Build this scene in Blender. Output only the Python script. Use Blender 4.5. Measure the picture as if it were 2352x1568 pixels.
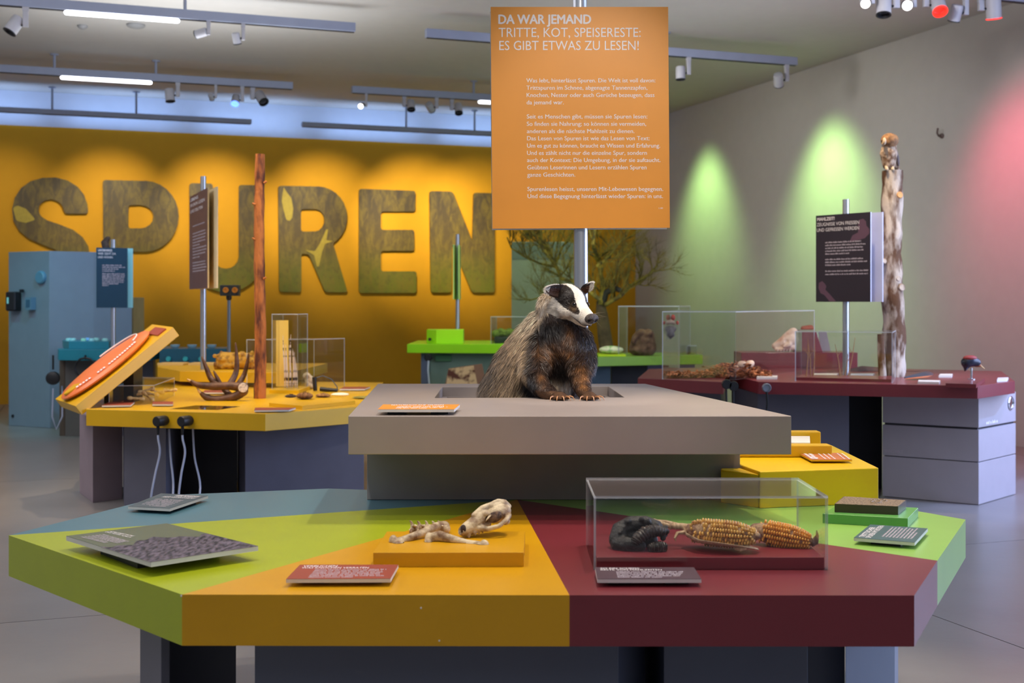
import bpy, bmesh, math, random
import numpy as np
from mathutils import Vector, Matrix

for o in list(bpy.data.objects):
    bpy.data.objects.remove(o)
SC = bpy.context.scene
C = SC.collection
F, CX, HY, CZ = 2800.0, 1176.0, 695.0, 1.6


def P(px, py, Y):
    """world point that lies at depth Y on the sight line of a photo pixel (used for measuring the room)"""
    return Vector(((px - CX) * Y / F, Y, CZ - (py - HY) * Y / F))


def G(px, py, z):
    Y = (CZ - z) * F / (py - HY)
    return Vector(((px - CX) * Y / F, Y, z))


# ------------------------------------------------------------------ camera
cam = bpy.data.cameras.new('camera')
cam.sensor_width = 36
cam.lens = 36 * F / 2352
cam.shift_x = 0
cam.shift_y = -(784 - HY) / 2352
cam.clip_start = .05
cam.clip_end = 200
cam.dof.use_dof = True
cam.dof.focus_distance = 5.1
cam.dof.aperture_fstop = 3.6
camo = bpy.data.objects.new('camera', cam)
camo.location = (0, 0, CZ)
camo.rotation_euler = (math.pi / 2, 0, 0)
C.objects.link(camo)
SC.camera = camo

# ------------------------------------------------------------------ colour management, world
SC.view_settings.view_transform = 'Standard'
SC.view_settings.look = 'None'
SC.view_settings.exposure = 0.0
SC.view_settings.gamma = 1
SC.view_settings.use_curve_mapping = False


def lin(c):
    return tuple(((v / 255) / 12.92 if v / 255 <= .04045 else ((v / 255 + .055) / 1.055) ** 2.4) for v in c) + (1,)


w = bpy.data.worlds.new('world')
SC.world = w
w.use_nodes = True
w.node_tree.nodes['Background'].inputs[0].default_value = lin((196, 205, 224))
w.node_tree.nodes['Background'].inputs[1].default_value = .3


# ------------------------------------------------------------------ lights
def spot(loc, tgt, watts, col, ang=50, blend=.6, r=.06):
    d = bpy.data.lights.new('spot_light', 'SPOT')
    d.energy = watts
    d.color = lin(col)[:3]
    d.spot_size = math.radians(ang)
    d.spot_blend = blend
    d.shadow_soft_size = r
    o = bpy.data.objects.new('spot_light', d)
    o.location = loc
    o.rotation_euler = (Vector(tgt) - Vector(loc)).to_track_quat('-Z', 'Y').to_euler()
    C.objects.link(o)
    return o


def area(loc, tgt, watts, col, sx, sy):
    d = bpy.data.lights.new('area_light', 'AREA')
    d.shape = 'RECTANGLE'
    d.size, d.size_y = sx, sy
    d.energy = watts
    d.color = lin(col)[:3]
    o = bpy.data.objects.new('area_light', d)
    o.location = loc
    o.rotation_euler = (Vector(tgt) - Vector(loc)).to_track_quat('-Z', 'Y').to_euler()
    C.objects.link(o)
    return o


WARM, NEUT, COOL = (255, 226, 190), (255, 244, 232), (200, 220, 255)
# badger, platform and sign: spots on the rail above the photographer
spot((.9, 2.2, 4.55), (.3, 5.2, 1.45), 380, NEUT, 13, .4, .05)
spot((1.5, 3.6, 4.6), (.3, 5.2, 1.3), 60, NEUT, 22, .5, .05)
spot((-.3, 1.9, 4.6), (.0, 4.75, 1.15), 135, NEUT, 26, .7, .06)
spot((.9, 1.7, 4.5), (.35, 5.4, 2.45), 400, NEUT, 20, .8, .06)
# front table
spot((.75, 4.5, 4.6), (.2, 4.2, .8), 250, NEUT, 62, .8, .05)
spot((1.05, 4.75, 4.6), (0, 4.1, .8), 120, WARM, 62, .8, .05)
spot((-1.2, 3.4, 4.6), (-.9, 4.3, .8), 210, NEUT, 60, .8, .05)
spot((1.5, 3.6, 4.6), (1.5, 4.2, .8), 130, NEUT, 50, .8, .05)
spot((1.6, 6.2, 4.6), (1.4, 4.9, .9), 300, WARM, 34, .7, .05)
# yellow table left
spot((-2.2, 9.6, 4.6), (-2.2, 10.2, .8), 400, WARM, 60, .8, .06)
spot((-3.6, 8.0, 4.6), (-2.9, 9.7, .9), 200, WARM, 45, .8, .06)
spot((-1.0, 9.0, 4.6), (-1.9, 10.6, .9), 220, NEUT, 40, .8, .06)
spot((-2.4, 12.6, 4.6), (-2.5, 12.6, .9), 200, WARM, 50, .8, .06)
# maroon table right
spot((2.6, 9.6, 4.6), (2.7, 10.6, 1.0), 330, WARM, 62, .8, .06)
spot((2.0, 10.0, 4.6), (5.8, 13.5, 3.0), 300, (240, 236, 238), 70, 1, .3)  # unseen fill spot, added to brighten the right-hand wall
spot((3.6, 8.0, 4.6), (3.0, 10.3, 1.4), 300, NEUT, 34, .8, .06)
spot((6.6, 8.6, 4.4), (4.1, 9.9, .6), 720, (150, 185, 255), 34, .6, .08)
spot((5.2, 8.4, 4.5), (5.6, 9.2, 0), 500, (185, 170, 255), 70, .9, .08)
# orange wall washers on the second rail
for x, y, tx, ty, e in ((-7.2, 16.6, -8.0, 19.2, 90), (-5.6, 17.2, -6.5, 19.7, 230), (-4.4, 17.6, -4.9, 20.3, 300), (-3.0, 18.0, -3.2, 20.9, 360),
                        (-1.9, 18.4, -1.6, 21.4, 480), (-.6, 18.8, -.6, 21.8, 250), (1.0, 19.4, 1.1, 22.3, 30)):
    spot((x, y, 4.5), (tx, ty, 2.95), e * 1.75, (255, 238, 200), 48, 1, .05)
# green pools on the right-hand wall
spot((2.35, 19.9, 4.7), (3.45, 20.35, 2.0), 430, (180, 238, 138), 72, 1, .22)
spot((3.45, 16.6, 4.7), (4.55, 16.95, 2.1), 560, (180, 238, 138), 76, 1, .22)
spot((.8, 17.5, 4.7), (.4, 18.4, .8), 160, (205, 235, 170), 70, .9, .05)
# pink wash further along the same wall
spot((4.2, 13.2, 4.1), (6.0, 13.2, 2.3), 200, (255, 105, 135), 100, 1, .3)
spot((5.0, 11.5, 4.4), (6.6, 11.0, .6), 300, (255, 100, 120), 80, 1, .06)
# blue and teal on the left column and its table
spot((-4.3, 13.0, 4.6), (-5.6, 15.9, 1.2), 300, (120, 180, 235), 50, .9, .06)
spot((-6.8, 13.2, 4.6), (-6.2, 15.6, .4), 260, (90, 200, 195), 50, .9, .06)
# green table
spot((-.2, 14.2, 4.6), (-.5, 16.2, 1.0), 420, (225, 245, 190), 50, .9, .06)
spot((1.4, 13.6, 4.6), (1.5, 15.5, 1.0), 260, (225, 245, 190), 44, .9, .06)
# daylight strips that wash the ceiling and the white band above the orange wall
for k in range(7):
    bx = -10.2 + k * 1.95
    by = 22.88 + .3565 * (bx - 2.32)
    area((bx + .1, by - .33, 4.44), (bx + .06, by - .2, 4.95), 6.5, (165, 200, 255), 1.7, .08)
# tall window in the right-hand wall, beside the photographer
wpos = Vector((2.32 + .3565 * 15.8 - .1, 22.88 - 15.8, 2.7))
area(wpos, wpos + Vector((-1, -.3565, 0)), 680, (190, 210, 255), 7, 3.6)
# added fill panels, no real source, over the rear and left of the hall
area((-1.5, -3.0, 4.9), (-1.5, -3.0, 0), 110, (235, 238, 248), 8, 4)
area((-7.0, 7.5, 4.9), (-7.0, 7.5, 0), 330, (235, 232, 240), 4, 8)
spot((-.5, 13.0, 4.25), (3.6, 17.0, 2.6), 560, (240, 238, 235), 75, 1, .6)  # another added fill spot, lifts the far right-hand wall
# added floating fill lights, aimed up to brighten the ceiling
for x, y, e in ((-3.5, 1.0, 100), (2.5, 2.0, 80), (-4.5, 8.0, 110), (2.2, 8.0, 25), (-3.5, 13.6, 70), (2.0, 13.6, 14)):
    area((x, y, 3.3), (x, y, 5), e, (236, 240, 246), 3.0, 1.2)


# ------------------------------------------------------------------ materials
MATS = {}


def mat(name, col, rough=.5, metal=0., spec=.5, var=.06, vs=6., bump=0., bs=60., emit=None, es=0., coat=0., col2=None, stretch=None, contrast=None, sheen=0.):
    if name in MATS:
        return MATS[name]
    m = bpy.data.materials.new(name)
    m.use_nodes = True
    nt = m.node_tree
    b = nt.nodes['Principled BSDF']
    b.inputs['Roughness'].default_value = rough
    b.inputs['Metallic'].default_value = metal
    b.inputs['Specular IOR Level'].default_value = spec
    b.inputs['Coat Weight'].default_value = coat
    b.inputs['Coat Roughness'].default_value = .15
    c = lin(col)
    tc = nt.nodes.new('ShaderNodeTexCoord')
    mp = nt.nodes.new('ShaderNodeMapping')
    if stretch:
        mp.inputs['Scale'].default_value = stretch
    nt.links.new(tc.outputs['Object'], mp.inputs[0])
    n = nt.nodes.new('ShaderNodeTexNoise')
    n.inputs['Scale'].default_value = vs
    n.inputs['Detail'].default_value = 4
    nt.links.new(mp.outputs[0], n.inputs['Vector'])
    r = nt.nodes.new('ShaderNodeValToRGB')
    nt.links.new(n.outputs['Fac'], r.inputs[0])
    e = r.color_ramp.elements
    lo, hi = contrast or (.3, .7)
    e[0].position, e[1].position = lo, hi
    if col2:
        e[0].color, e[1].color = lin(col2), c
    else:
        e[0].color = tuple(v * (1 - var) for v in c[:3]) + (1,)
        e[1].color = tuple(min(1, v * (1 + var)) for v in c[:3]) + (1,)
    nt.links.new(r.outputs[0], b.inputs['Base Color'])
    if bump:
        n2 = nt.nodes.new('ShaderNodeTexNoise')
        n2.inputs['Scale'].default_value = bs
        n2.inputs['Detail'].default_value = 5
        nt.links.new(mp.outputs[0], n2.inputs['Vector'])
        bp = nt.nodes.new('ShaderNodeBump')
        bp.inputs['Strength'].default_value = bump
        bp.inputs['Distance'].default_value = .01
        nt.links.new(n2.outputs['Fac'], bp.inputs['Height'])
        nt.links.new(bp.outputs[0], b.inputs['Normal'])
    if emit:
        b.inputs['Emission Color'].default_value = lin(emit)
        b.inputs['Emission Strength'].default_value = es
    MATS[name] = m
    return m


def paint(name, col, rough=.34, **k):
    return mat(name, col, rough, var=.03, bump=.02, bs=300, **k)


ORANGE = paint('paint_ochre', (206, 150, 6))
ORANGED = paint('paint_yellow', (216, 168, 8))
YELLOW2 = paint('paint_bright_yellow', (222, 182, 6))
LIME = paint('paint_lime', (160, 172, 26))
TEAL = paint('paint_teal', (82, 124, 138))
MAROON = paint('paint_maroon', (116, 36, 44), .38, coat=.25)
GREEN = paint('paint_leaf_green', (138, 182, 84))
GREEN2 = paint('paint_mid_green', (92, 158, 76))
BGREEN = paint('paint_bright_green', (140, 205, 18))
OGREEN = paint('paint_moss_green', (122, 168, 36))
TAUPE = paint('paint_taupe', (150, 138, 131), .4)
PED = paint('pedestal_grey', (98, 98, 112), .45)
PEDD = paint('pedestal_dark', (42, 42, 48), .6)
PEDB = paint('pedestal_blue_grey', (92, 98, 116), .4)
BLUEGREY = paint('column_blue_grey', (118, 134, 146), .5)
SAGE = paint('sage_panel', (120, 146, 126), .5)
DTEAL = paint('dark_teal', (22, 88, 108), .4)
MTEAL = paint('mid_teal', (30, 130, 148), .4)
LTEAL = paint('light_teal', (150, 214, 214), .4)
ALU = mat('brushed_aluminium', (188, 192, 198), .32, .85, var=.05, vs=40, stretch=(1, 1, .05))
CHROME = mat('chrome', (210, 214, 220), .12, 1)
WHITEP = mat('white_paper_edge', (214, 210, 204), .55)
CREAM = mat('cream_board', (226, 206, 160), .5)
PALEBL = mat('pale_board', (196, 200, 226), .5)
BLACK = mat('black_plastic', (22, 22, 25), .42, bump=.02)
RUBBER = mat('black_rubber', (14, 14, 15), .7)
CABLE = mat('grey_cable', (176, 184, 206), .45)
INK = mat('white_print', (238, 232, 232), .6, var=.01)
INKG = mat('grey_print', (188, 178, 186), .6, var=.01)
LAMPG = mat('lamp_housing', (176, 176, 182), .5)
LAMPD = mat('lamp_baffle', (30, 30, 34), .5)
TUBE = mat('lit_tube', (255, 255, 255), .5, emit=(244, 246, 255), es=5)
LENSW = mat('lit_lens', (255, 255, 255), .4, emit=(255, 250, 240), es=4)
LENSB = mat('lit_lens_blue', (120, 150, 255), .4, emit=(90, 130, 255), es=3)
LENSR = mat('lit_lens_red', (255, 60, 40), .4, emit=(255, 30, 22), es=2.2)
LENSO = mat('unlit_lens', (90, 92, 98), .15, .4)
BONE = mat('old_bone', (216, 196, 158), .55, vs=24, col2=(120, 88, 58), contrast=(.36, .60), bump=.35, bs=90)
BONEP = mat('pale_bone', (240, 214, 190), .55, vs=9, col2=(200, 130, 95), contrast=(.3, .5), bump=.3, bs=60)
BONED = mat('cavity_shade', (52, 34, 26), .8, var=.3, vs=60, bump=.3)
ANTLER = mat('antler', (112, 74, 44), .5, vs=16, col2=(58, 34, 20), bump=.5, bs=50, stretch=(1, 1, 1))
ANTIP = mat('antler_tip', (226, 186, 126), .4)
HORNC = mat('antler_cut', (226, 208, 186), .6, vs=60, col2=(120, 90, 70), contrast=(.3, .5))
BARKP = mat('pine_bark', (186, 108, 44), .75, vs=4, col2=(84, 38, 16), contrast=(.38, .56), bump=.8, bs=22, stretch=(4, 4, 1.0))
BARKB = mat('birch_bark', (196, 182, 166), .8, vs=5, col2=(92, 62, 38), contrast=(.45, .60), bump=.7, bs=20, stretch=(2, 2, .8))
BARKO = mat('mossy_bark', (150, 138, 50), .8, vs=9, col2=(70, 58, 30), bump=.5, bs=40)
WOODC = mat('cut_wood', (206, 152, 92), .7, vs=12, var=.2)


def glassmat(name, tint, refl, rough=.02, diff=0.):
    m = bpy.data.materials.new(name)
    m.use_nodes = True
    nt = m.node_tree
    for n in list(nt.nodes):
        nt.nodes.remove(n)
    out = nt.nodes.new('ShaderNodeOutputMaterial')
    tr = nt.nodes.new('ShaderNodeBsdfTransparent')
    tr.inputs[0].default_value = tint + (1,)
    gl = nt.nodes.new('ShaderNodeBsdfGlossy')
    gl.inputs['Roughness'].default_value = rough
    lf = nt.nodes.new('ShaderNodeLayerWeight')
    lf.inputs['Blend'].default_value = .5
    pw = nt.nodes.new('ShaderNodeMath')
    pw.operation = 'POWER'
    pw.inputs[1].default_value = 5
    nt.links.new(lf.outputs['Facing'], pw.inputs[0])
    lw = nt.nodes.new('ShaderNodeMath')
    lw.operation = 'MULTIPLY_ADD'
    lw.inputs[1].default_value = .8
    lw.inputs[2].default_value = refl
    nt.links.new(pw.outputs[0], lw.inputs[0])
    mx = nt.nodes.new('ShaderNodeMixShader')
    nt.links.new(lw.outputs[0], mx.inputs[0])
    nt.links.new(tr.outputs[0], mx.inputs[1])
    nt.links.new(gl.outputs[0], mx.inputs[2])
    last = mx
    if diff:
        df = nt.nodes.new('ShaderNodeBsdfDiffuse')
        df.inputs[0].default_value = (.85, .88, .92, 1)
        m2 = nt.nodes.new('ShaderNodeMixShader')
        m2.inputs[0].default_value = diff
        nt.links.new(mx.outputs[0], m2.inputs[1])
        nt.links.new(df.outputs[0], m2.inputs[2])
        last = m2
    nt.links.new(last.outputs[0], out.inputs[0])
    return m


ACRYL = glassmat('clear_acrylic', (.985, .99, .985), .035)
ACRED = glassmat('acrylic_edge', (.84, .88, .90), .08, .1, .38)


# ------------------------------------------------------------------ mesh builder
class MB:
    def __init__(s):
        s.v, s.f, s.m, s.mi = [], [], Matrix(), 0
        s.fm = []

    def pt(s, p):
        s.v.append(s.m @ Vector(p))
        return len(s.v) - 1

    def face(s, idx):
        s.f.append(tuple(idx))
        s.fm.append(s.mi)

    def quad(s, a, b, c, d):
        s.face([s.pt(a), s.pt(b), s.pt(c), s.pt(d)])

    def box(s, c, sz, rz=0, M=None):
        c = Vector(c)
        R = Matrix.Rotation(rz, 4, 'Z')
        hx, hy, hz = [q / 2 for q in sz]
        i = []
        for z in (-hz, hz):
            for x, y in ((-hx, -hy), (hx, -hy), (hx, hy), (-hx, hy)):
                v = Vector((x, y, z))
                v = (M @ v) if M else (R @ v)
                i.append(s.pt(c + v))
        for q in ((3, 2, 1, 0), (4, 5, 6, 7), (0, 1, 5, 4), (1, 2, 6, 5), (2, 3, 7, 6), (3, 0, 4, 7)):
            s.face([i[k] for k in q])
        return s

    def prism(s, pts, z0, z1, top=None):
        pts = [(p[0], p[1]) for p in pts]
        A = sum(pts[k][0] * pts[(k + 1) % len(pts)][1] - pts[(k + 1) % len(pts)][0] * pts[k][1] for k in range(len(pts)))
        if A < 0:
            pts = pts[::-1]
            if top:
                top = top[::-1]
        n = len(pts)
        tp = [(p[0], p[1]) for p in top] if top else pts
        b = [s.pt((x, y, z0)) for x, y in pts]
        t = [s.pt((x, y, z1)) for x, y in tp]
        s.face(b[::-1])
        s.face(t)
        for k in range(n):
            s.face((b[k], b[(k + 1) % n], t[(k + 1) % n], t[k]))
        return s

    def extr(s, pts, vec):
        """3-D polygon extruded by vec"""
        vec = Vector(vec)
        a = [s.pt(p) for p in pts]
        b = [s.pt(Vector(p) + vec) for p in pts]
        n = len(pts)
        s.face(a)
        s.face(b[::-1])
        for k in range(n):
            s.face((a[(k + 1) % n], a[k], b[k], b[(k + 1) % n]))
        return s

    def tube(s, path, rad, n=10, cap=True, dome=False):
        path = [Vector(p) for p in path]
        if not hasattr(rad, '__len__'):
            rad = [rad] * len(path)
        if dome:
            d0 = (path[0] - path[1]).normalized()
            d1 = (path[-1] - path[-2]).normalized()
            pp, rr = [], []
            for q in (0, 35, 65):
                a = math.radians(q)
                pp.append(path[0] + d0 * rad[0] * math.cos(a) * .98)
                rr.append(max(rad[0] * math.sin(a), rad[0] * .05))
            pe, re = [], []
            for q in (65, 35, 0):
                a = math.radians(q)
                pe.append(path[-1] + d1 * rad[-1] * math.cos(a) * .98)
                re.append(max(rad[-1] * math.sin(a), rad[-1] * .05))
            path = pp + path + pe
            rad = rr + list(rad) + re
        rings = []
        up = None
        for k, p in enumerate(path):
            t = (path[min(k + 1, len(path) - 1)] - path[max(k - 1, 0)]).normalized()
            if up is None:
                up = t.orthogonal().normalized()
            up = (up - t * up.dot(t))
            up = up.normalized() if up.length > 1e-5 else t.orthogonal().normalized()
            w_ = t.cross(up)
            rings.append([s.pt(p + (up * math.cos(a) + w_ * math.sin(a)) * rad[k]) for a in [2 * math.pi * j / n for j in range(n)]])
        for k in range(len(rings) - 1):
            for j in range(n):
                s.face((rings[k][j], rings[k][(j + 1) % n], rings[k + 1][(j + 1) % n], rings[k + 1][j]))
        if cap:
            s.face(rings[0][::-1])
            s.face(rings[-1])
        return s

    def lathe(s, o, ax, prof, n=20, closed=True):
        o, ax = Vector(o), Vector(ax).normalized()
        u = ax.orthogonal().normalized()
        w_ = ax.cross(u)
        rings = []
        for r, h in prof:
            rings.append([s.pt(o + ax * h + (u * math.cos(a) + w_ * math.sin(a)) * max(r, 1e-4)) for a in [2 * math.pi * j / n for j in range(n)]])
        for k in range(len(rings) - 1):
            for j in range(n):
                s.face((rings[k][j], rings[k][(j + 1) % n], rings[k + 1][(j + 1) % n], rings[k + 1][j]))
        if closed:
            s.face(rings[0][::-1])
            s.face(rings[-1])
        return s

    def ell(s, c, r, M=None, n=14, m=9, jit=0, rnd=None):
        c = Vector(c)
        rings = []
        top = None
        for i in range(1, m):
            th = math.pi * i / m
            ring = []
            for j in range(n):
                ph = 2 * math.pi * j / n
                v = Vector((r[0] * math.sin(th) * math.cos(ph), r[1] * math.sin(th) * math.sin(ph), r[2] * math.cos(th)))
                if jit:
                    v *= 1 + rnd.uniform(-jit, jit)
                ring.append(s.pt(c + (M @ v if M else v)))
            rings.append(ring)
        t = s.pt(c + (M @ Vector((0, 0, r[2])) if M else Vector((0, 0, r[2]))))
        b = s.pt(c + (M @ Vector((0, 0, -r[2])) if M else Vector((0, 0, -r[2]))))
        for j in range(n):
            s.face((t, rings[0][j], rings[0][(j + 1) % n]))
            s.face((b, rings[-1][(j + 1) % n], rings[-1][j]))
        for k in range(len(rings) - 1):
            for j in range(n):
                s.face((rings[k][j], rings[k + 1][j], rings[k + 1][(j + 1) % n], rings[k][(j + 1) % n]))
        return s


WL = {}


def setp(o, **k):
    for a, b in k.items():
        if b is not None:
            o[a] = b


def obj(name, mb, m, parent=None, smooth=False, bevel=0, origin=None, kind=None, label=None):
    vs = [Vector(v) for v in mb.v]
    if parent is not None:
        base = WL[parent.name]
        if origin is None:
            mn = Vector((sum(v.x for v in vs), sum(v.y for v in vs), sum(v.z for v in vs))) / len(vs)
            origin = mn
    else:
        base = Vector()
        if origin is None:
            origin = Vector(((min(v.x for v in vs) + max(v.x for v in vs)) / 2, (min(v.y for v in vs) + max(v.y for v in vs)) / 2, min(v.z for v in vs)))
    origin = Vector(origin)
    me = bpy.data.meshes.new(name)
    me.from_pydata([tuple(v - origin) for v in vs], [], mb.f)
    ms = m if isinstance(m, (list, tuple)) else [m]
    for q in ms:
        me.materials.append(q)
    if len(ms) > 1:
        me.polygons.foreach_set('material_index', mb.fm)
    if smooth:
        me.polygons.foreach_set('use_smooth', [True] * len(me.polygons))
    me.update()
    o = bpy.data.objects.new(name, me)
    C.objects.link(o)
    o.location = origin - base
    WL[o.name] = origin
    if parent is not None:
        o.parent = parent
    if bevel:
        bv = o.modifiers.new('bevel', 'BEVEL')
        bv.width = bevel
        bv.segments = 2
        bv.limit_method = 'ANGLE'
        bv.angle_limit = math.radians(40)
    if smooth:
        try:
            me.set_sharp_from_angle(angle=math.radians(42))
        except Exception:
            pass
    setp(o, kind=kind, label=label)
    return o


def thing(name, label, cat, loc, group=None):
    o = bpy.data.objects.new(name, None)
    o.empty_display_size = .05
    C.objects.link(o)
    o.location = loc
    WL[o.name] = Vector(loc)
    setp(o, label=label, category=cat, group=group)
    return o


def single(name, mb, m, label, cat, group=None, **k):
    o = obj(name, mb, m, **k)
    o['label'] = label
    o['category'] = cat
    if group:
        o['group'] = group
    return o


def struct(name, mb, m, **k):
    return obj(name, mb, m, kind='structure', **k)


# ------------------------------------------------------------------ text
_tx = {}


def textmesh(s, bold=0.):
    key = (s, bold)
    if key in _tx:
        return _tx[key]
    cu = bpy.data.curves.new('t', 'FONT')
    cu.body = s
    cu.offset = bold
    cu.resolution_u = 3
    o = bpy.data.objects.new('t', cu)
    C.objects.link(o)
    dg = bpy.context.evaluated_depsgraph_get()
    me = bpy.data.meshes.new_from_object(o.evaluated_get(dg))
    vs = [(v.co.x, v.co.y) for v in me.vertices]
    fs = [tuple(p.vertices) for p in me.polygons]
    bpy.data.objects.remove(o)
    bpy.data.curves.remove(cu)
    bpy.data.meshes.remove(me)
    _tx[key] = (vs, fs)
    return _tx[key]


_h = textmesh('H')
CAPH = max(v[1] for v in _h[0])


def put_text(mb, s, p0, p1, up, cap, nrm, bold=0., off=.0012):
    """bold: extra stroke weight, laid down as shifted copies of the glyphs"""
    vs, fs = textmesh(s)
    p0, p1, up, nrm = Vector(p0), Vector(p1), Vector(up).normalized(), Vector(nrm).normalized()
    d = (p1 - p0).normalized()
    x0, x1 = min(v[0] for v in vs), max(v[0] for v in vs)
    w_ = bold * cap * 1.3
    for k, (sx, sy) in enumerate(((-1, 0), (1, 0), (0, 1), (0, -1), (0, 0)) if bold > .02 else ((-.8, 0), (.8, 0)) if bold else ((0, 0),)):
        b = len(mb.v)
        for x, y in vs:
            mb.pt(p0 + (p1 - p0) * ((x - x0) / (x1 - x0)) + up * (y / CAPH * cap) + nrm * (off + .00004 * k) + d * sx * w_ + up * sy * w_ * .7)
        for f in fs:
            mb.face([b + q for q in f])


def put_words(mb, p0, p1, up, h, nrm, seed=0, off=.0012):
    """a line of small print too fine to read: letter-like strokes grouped in words"""
    rnd = random.Random(seed)
    p0, p1, up, nrm = Vector(p0), Vector(p1), Vector(up).normalized(), Vector(nrm).normalized()
    L = (p1 - p0).length
    d = (p1 - p0).normalized()
    x = 0
    while x < L:
        n = rnd.randint(2, 9)
        for k in range(n):
            lw = h * .42
            if x + lw > L:
                return
            hh = h * rnd.choice((.75, .75, 1.05))
            a = p0 + d * x + nrm * off
            mb.quad(a, a + d * lw, a + d * lw + up * hh, a + up * hh)
            x += h * .55
        x += h * .45


# ------------------------------------------------------------------ blobs: union of tapered limbs, remeshed
def blob_mesh(limbs, voxel, smooth=6, ells=(), carve=()):
    mb = MB()
    for lb in limbs:
        pts = [Vector(q[0]) for q in lb]
        rs = [q[1] for q in lb]
        if len(pts) == 1:
            mb.ell(pts[0], (rs[0],) * 3)
        else:
            mb.tube(pts, rs, 14, dome=True)
    for c, r, M in ells:
        mb.ell(c, r, M, 18, 12)
    me = bpy.data.meshes.new('b')
    me.from_pydata([tuple(v) for v in mb.v], [], mb.f)
    o = bpy.data.objects.new('b', me)
    C.objects.link(o)
    md = o.modifiers.new('r', 'REMESH')
    md.mode = 'VOXEL'
    md.voxel_size = voxel
    if smooth:
        sm = o.modifiers.new('s', 'SMOOTH')
        sm.factor = .5
        sm.iterations = smooth
    dg = bpy.context.evaluated_depsgraph_get()
    m2 = bpy.data.meshes.new_from_object(o.evaluated_get(dg))
    bpy.data.objects.remove(o)
    bpy.data.meshes.remove(me)
    if carve:
        n = len(m2.vertices)
        co = np.empty(n * 3)
        m2.vertices.foreach_get('co', co)
        co = co.reshape(-1, 3)
        no = np.empty(n * 3)
        m2.vertices.foreach_get('normal', no)
        no = no.reshape(-1, 3)
        for c, r in carve:
            d = co - np.array(c)
            dn = (d * no).sum(1)
            dd = (d * d).sum(1)
            ins = dd < r * r
            t = dn + np.sqrt(np.maximum(dn * dn - dd + r * r, 0))
            co[ins] -= no[ins] * t[ins, None]
        m2.vertices.foreach_set('co', co.ravel())
        m2.update()
    return m2


def meshobj(name, me, m, parent=None, origin=None, label=None, kind=None, cat=None, group=None):
    n = len(me.vertices)
    co = np.empty(n * 3)
    me.vertices.foreach_get('co', co)
    co = co.reshape(-1, 3)
    if origin is None:
        origin = Vector((co[:, 0].mean(), co[:, 1].mean(), co[:, 2].min() if parent is None else co[:, 2].mean()))
    origin = Vector(origin)
    me.vertices.foreach_set('co', (co - np.array(origin)).ravel())
    me.name = name
    me.materials.clear()
    for q in (m if isinstance(m, (list, tuple)) else [m]):
        me.materials.append(q)
    me.polygons.foreach_set('use_smooth', [True] * len(me.polygons))
    me.update()
    o = bpy.data.objects.new(name, me)
    C.objects.link(o)
    base = WL[parent.name] if parent is not None else Vector()
    o.location = origin - base
    WL[o.name] = origin
    if parent is not None:
        o.parent = parent
    setp(o, label=label, kind=kind, category=cat, group=group)
    return o


#@@ROOM
# ================================================================== ROOM
KX, KY = 2.32, 22.88                      # far right corner of the hall
da = Vector((1, .3565, 0)).normalized()   # along the orange wall
db = Vector((.3565, -1, 0)).normalized()  # along the right-hand wall, towards the camera
HC = 4.95
K = Vector((KX, KY, 0))


def wallY(px):
    """depth of the orange wall behind photo column px"""
    a = (px - CX) / F
    Xs = (KX - .3565 ** -1 * 0)
    t = (a * KY - KX) / (da.x - a * da.y)
    return KY + da.y * t


def WP(px, py, off=0.):
    Y = wallY(px)
    p = P(px, py, Y)
    return p + db * off


# floor: base and cast concrete slabs with recessed joints
FLOORM = mat('polished_concrete', (134, 130, 126), .3, var=.10, vs=1.4, bump=.05, bs=14)
FJ = mat('joint_filler', (52, 50, 50), .8)
R0 = Vector((2.26, 5.95, 0))
Q0 = Vector((-2.33, 6.17, 0))


def corner(i, j):
    # intersection grid of joints: i along da from R0's line, j along -db from Q0's line
    M2 = Matrix(((da.x, db.x), (da.y, db.y)))
    r = M2.inverted() @ Vector((R0.x, R0.y))
    q = M2.inverted() @ Vector((Q0.x, Q0.y))
    return r[0] + i * 5.2, q[1] + j * 5.2


mb = MB()
mb.prism([(K + da * a_ + db * b_).to_2d() for a_, b_ in ((-15, -.2), (.2, -.2), (.2, 26), (-15, 26))], -.06, -.012)
fl = struct('floor', mb, FJ)
for i in range(-4, 3):
    for j in range(-5, 4):
        u0, v0 = corner(i, j)
        M2 = Matrix(((da.x, db.x), (da.y, db.y))).inverted() @ Vector((KX, KY))
        ua, ub = max(u0, M2[0] - 15), min(u0 + 5.2, M2[0])
        va, vb = max(v0, M2[1]), min(v0 + 5.2, M2[1] + 26)
        if ub - ua < .3 or vb - va < .3:
            continue
        g = .004
        ps = [(da * (ua + g) + db * (va + g)), (da * (ub - g) + db * (va + g)), (da * (ub - g) + db * (vb - g)), (da * (ua + g) + db * (vb - g))]
        mb = MB()
        mb.prism(ps, -.013, 0)
        obj('floor_slab', mb, FLOORM, fl)

WALLM = mat('wall_plaster', (188, 184, 178), .8, var=.02, bump=.03, bs=120)
WALLB = mat('wall_white', (206, 212, 226), .8, var=.02)
OWALL = mat('orange_wall_paint', (208, 150, 0), .75, var=.02, bump=.02, bs=150)
zor = 4.40


def zwall(px, py):
    return WP(px, py).z


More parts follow.
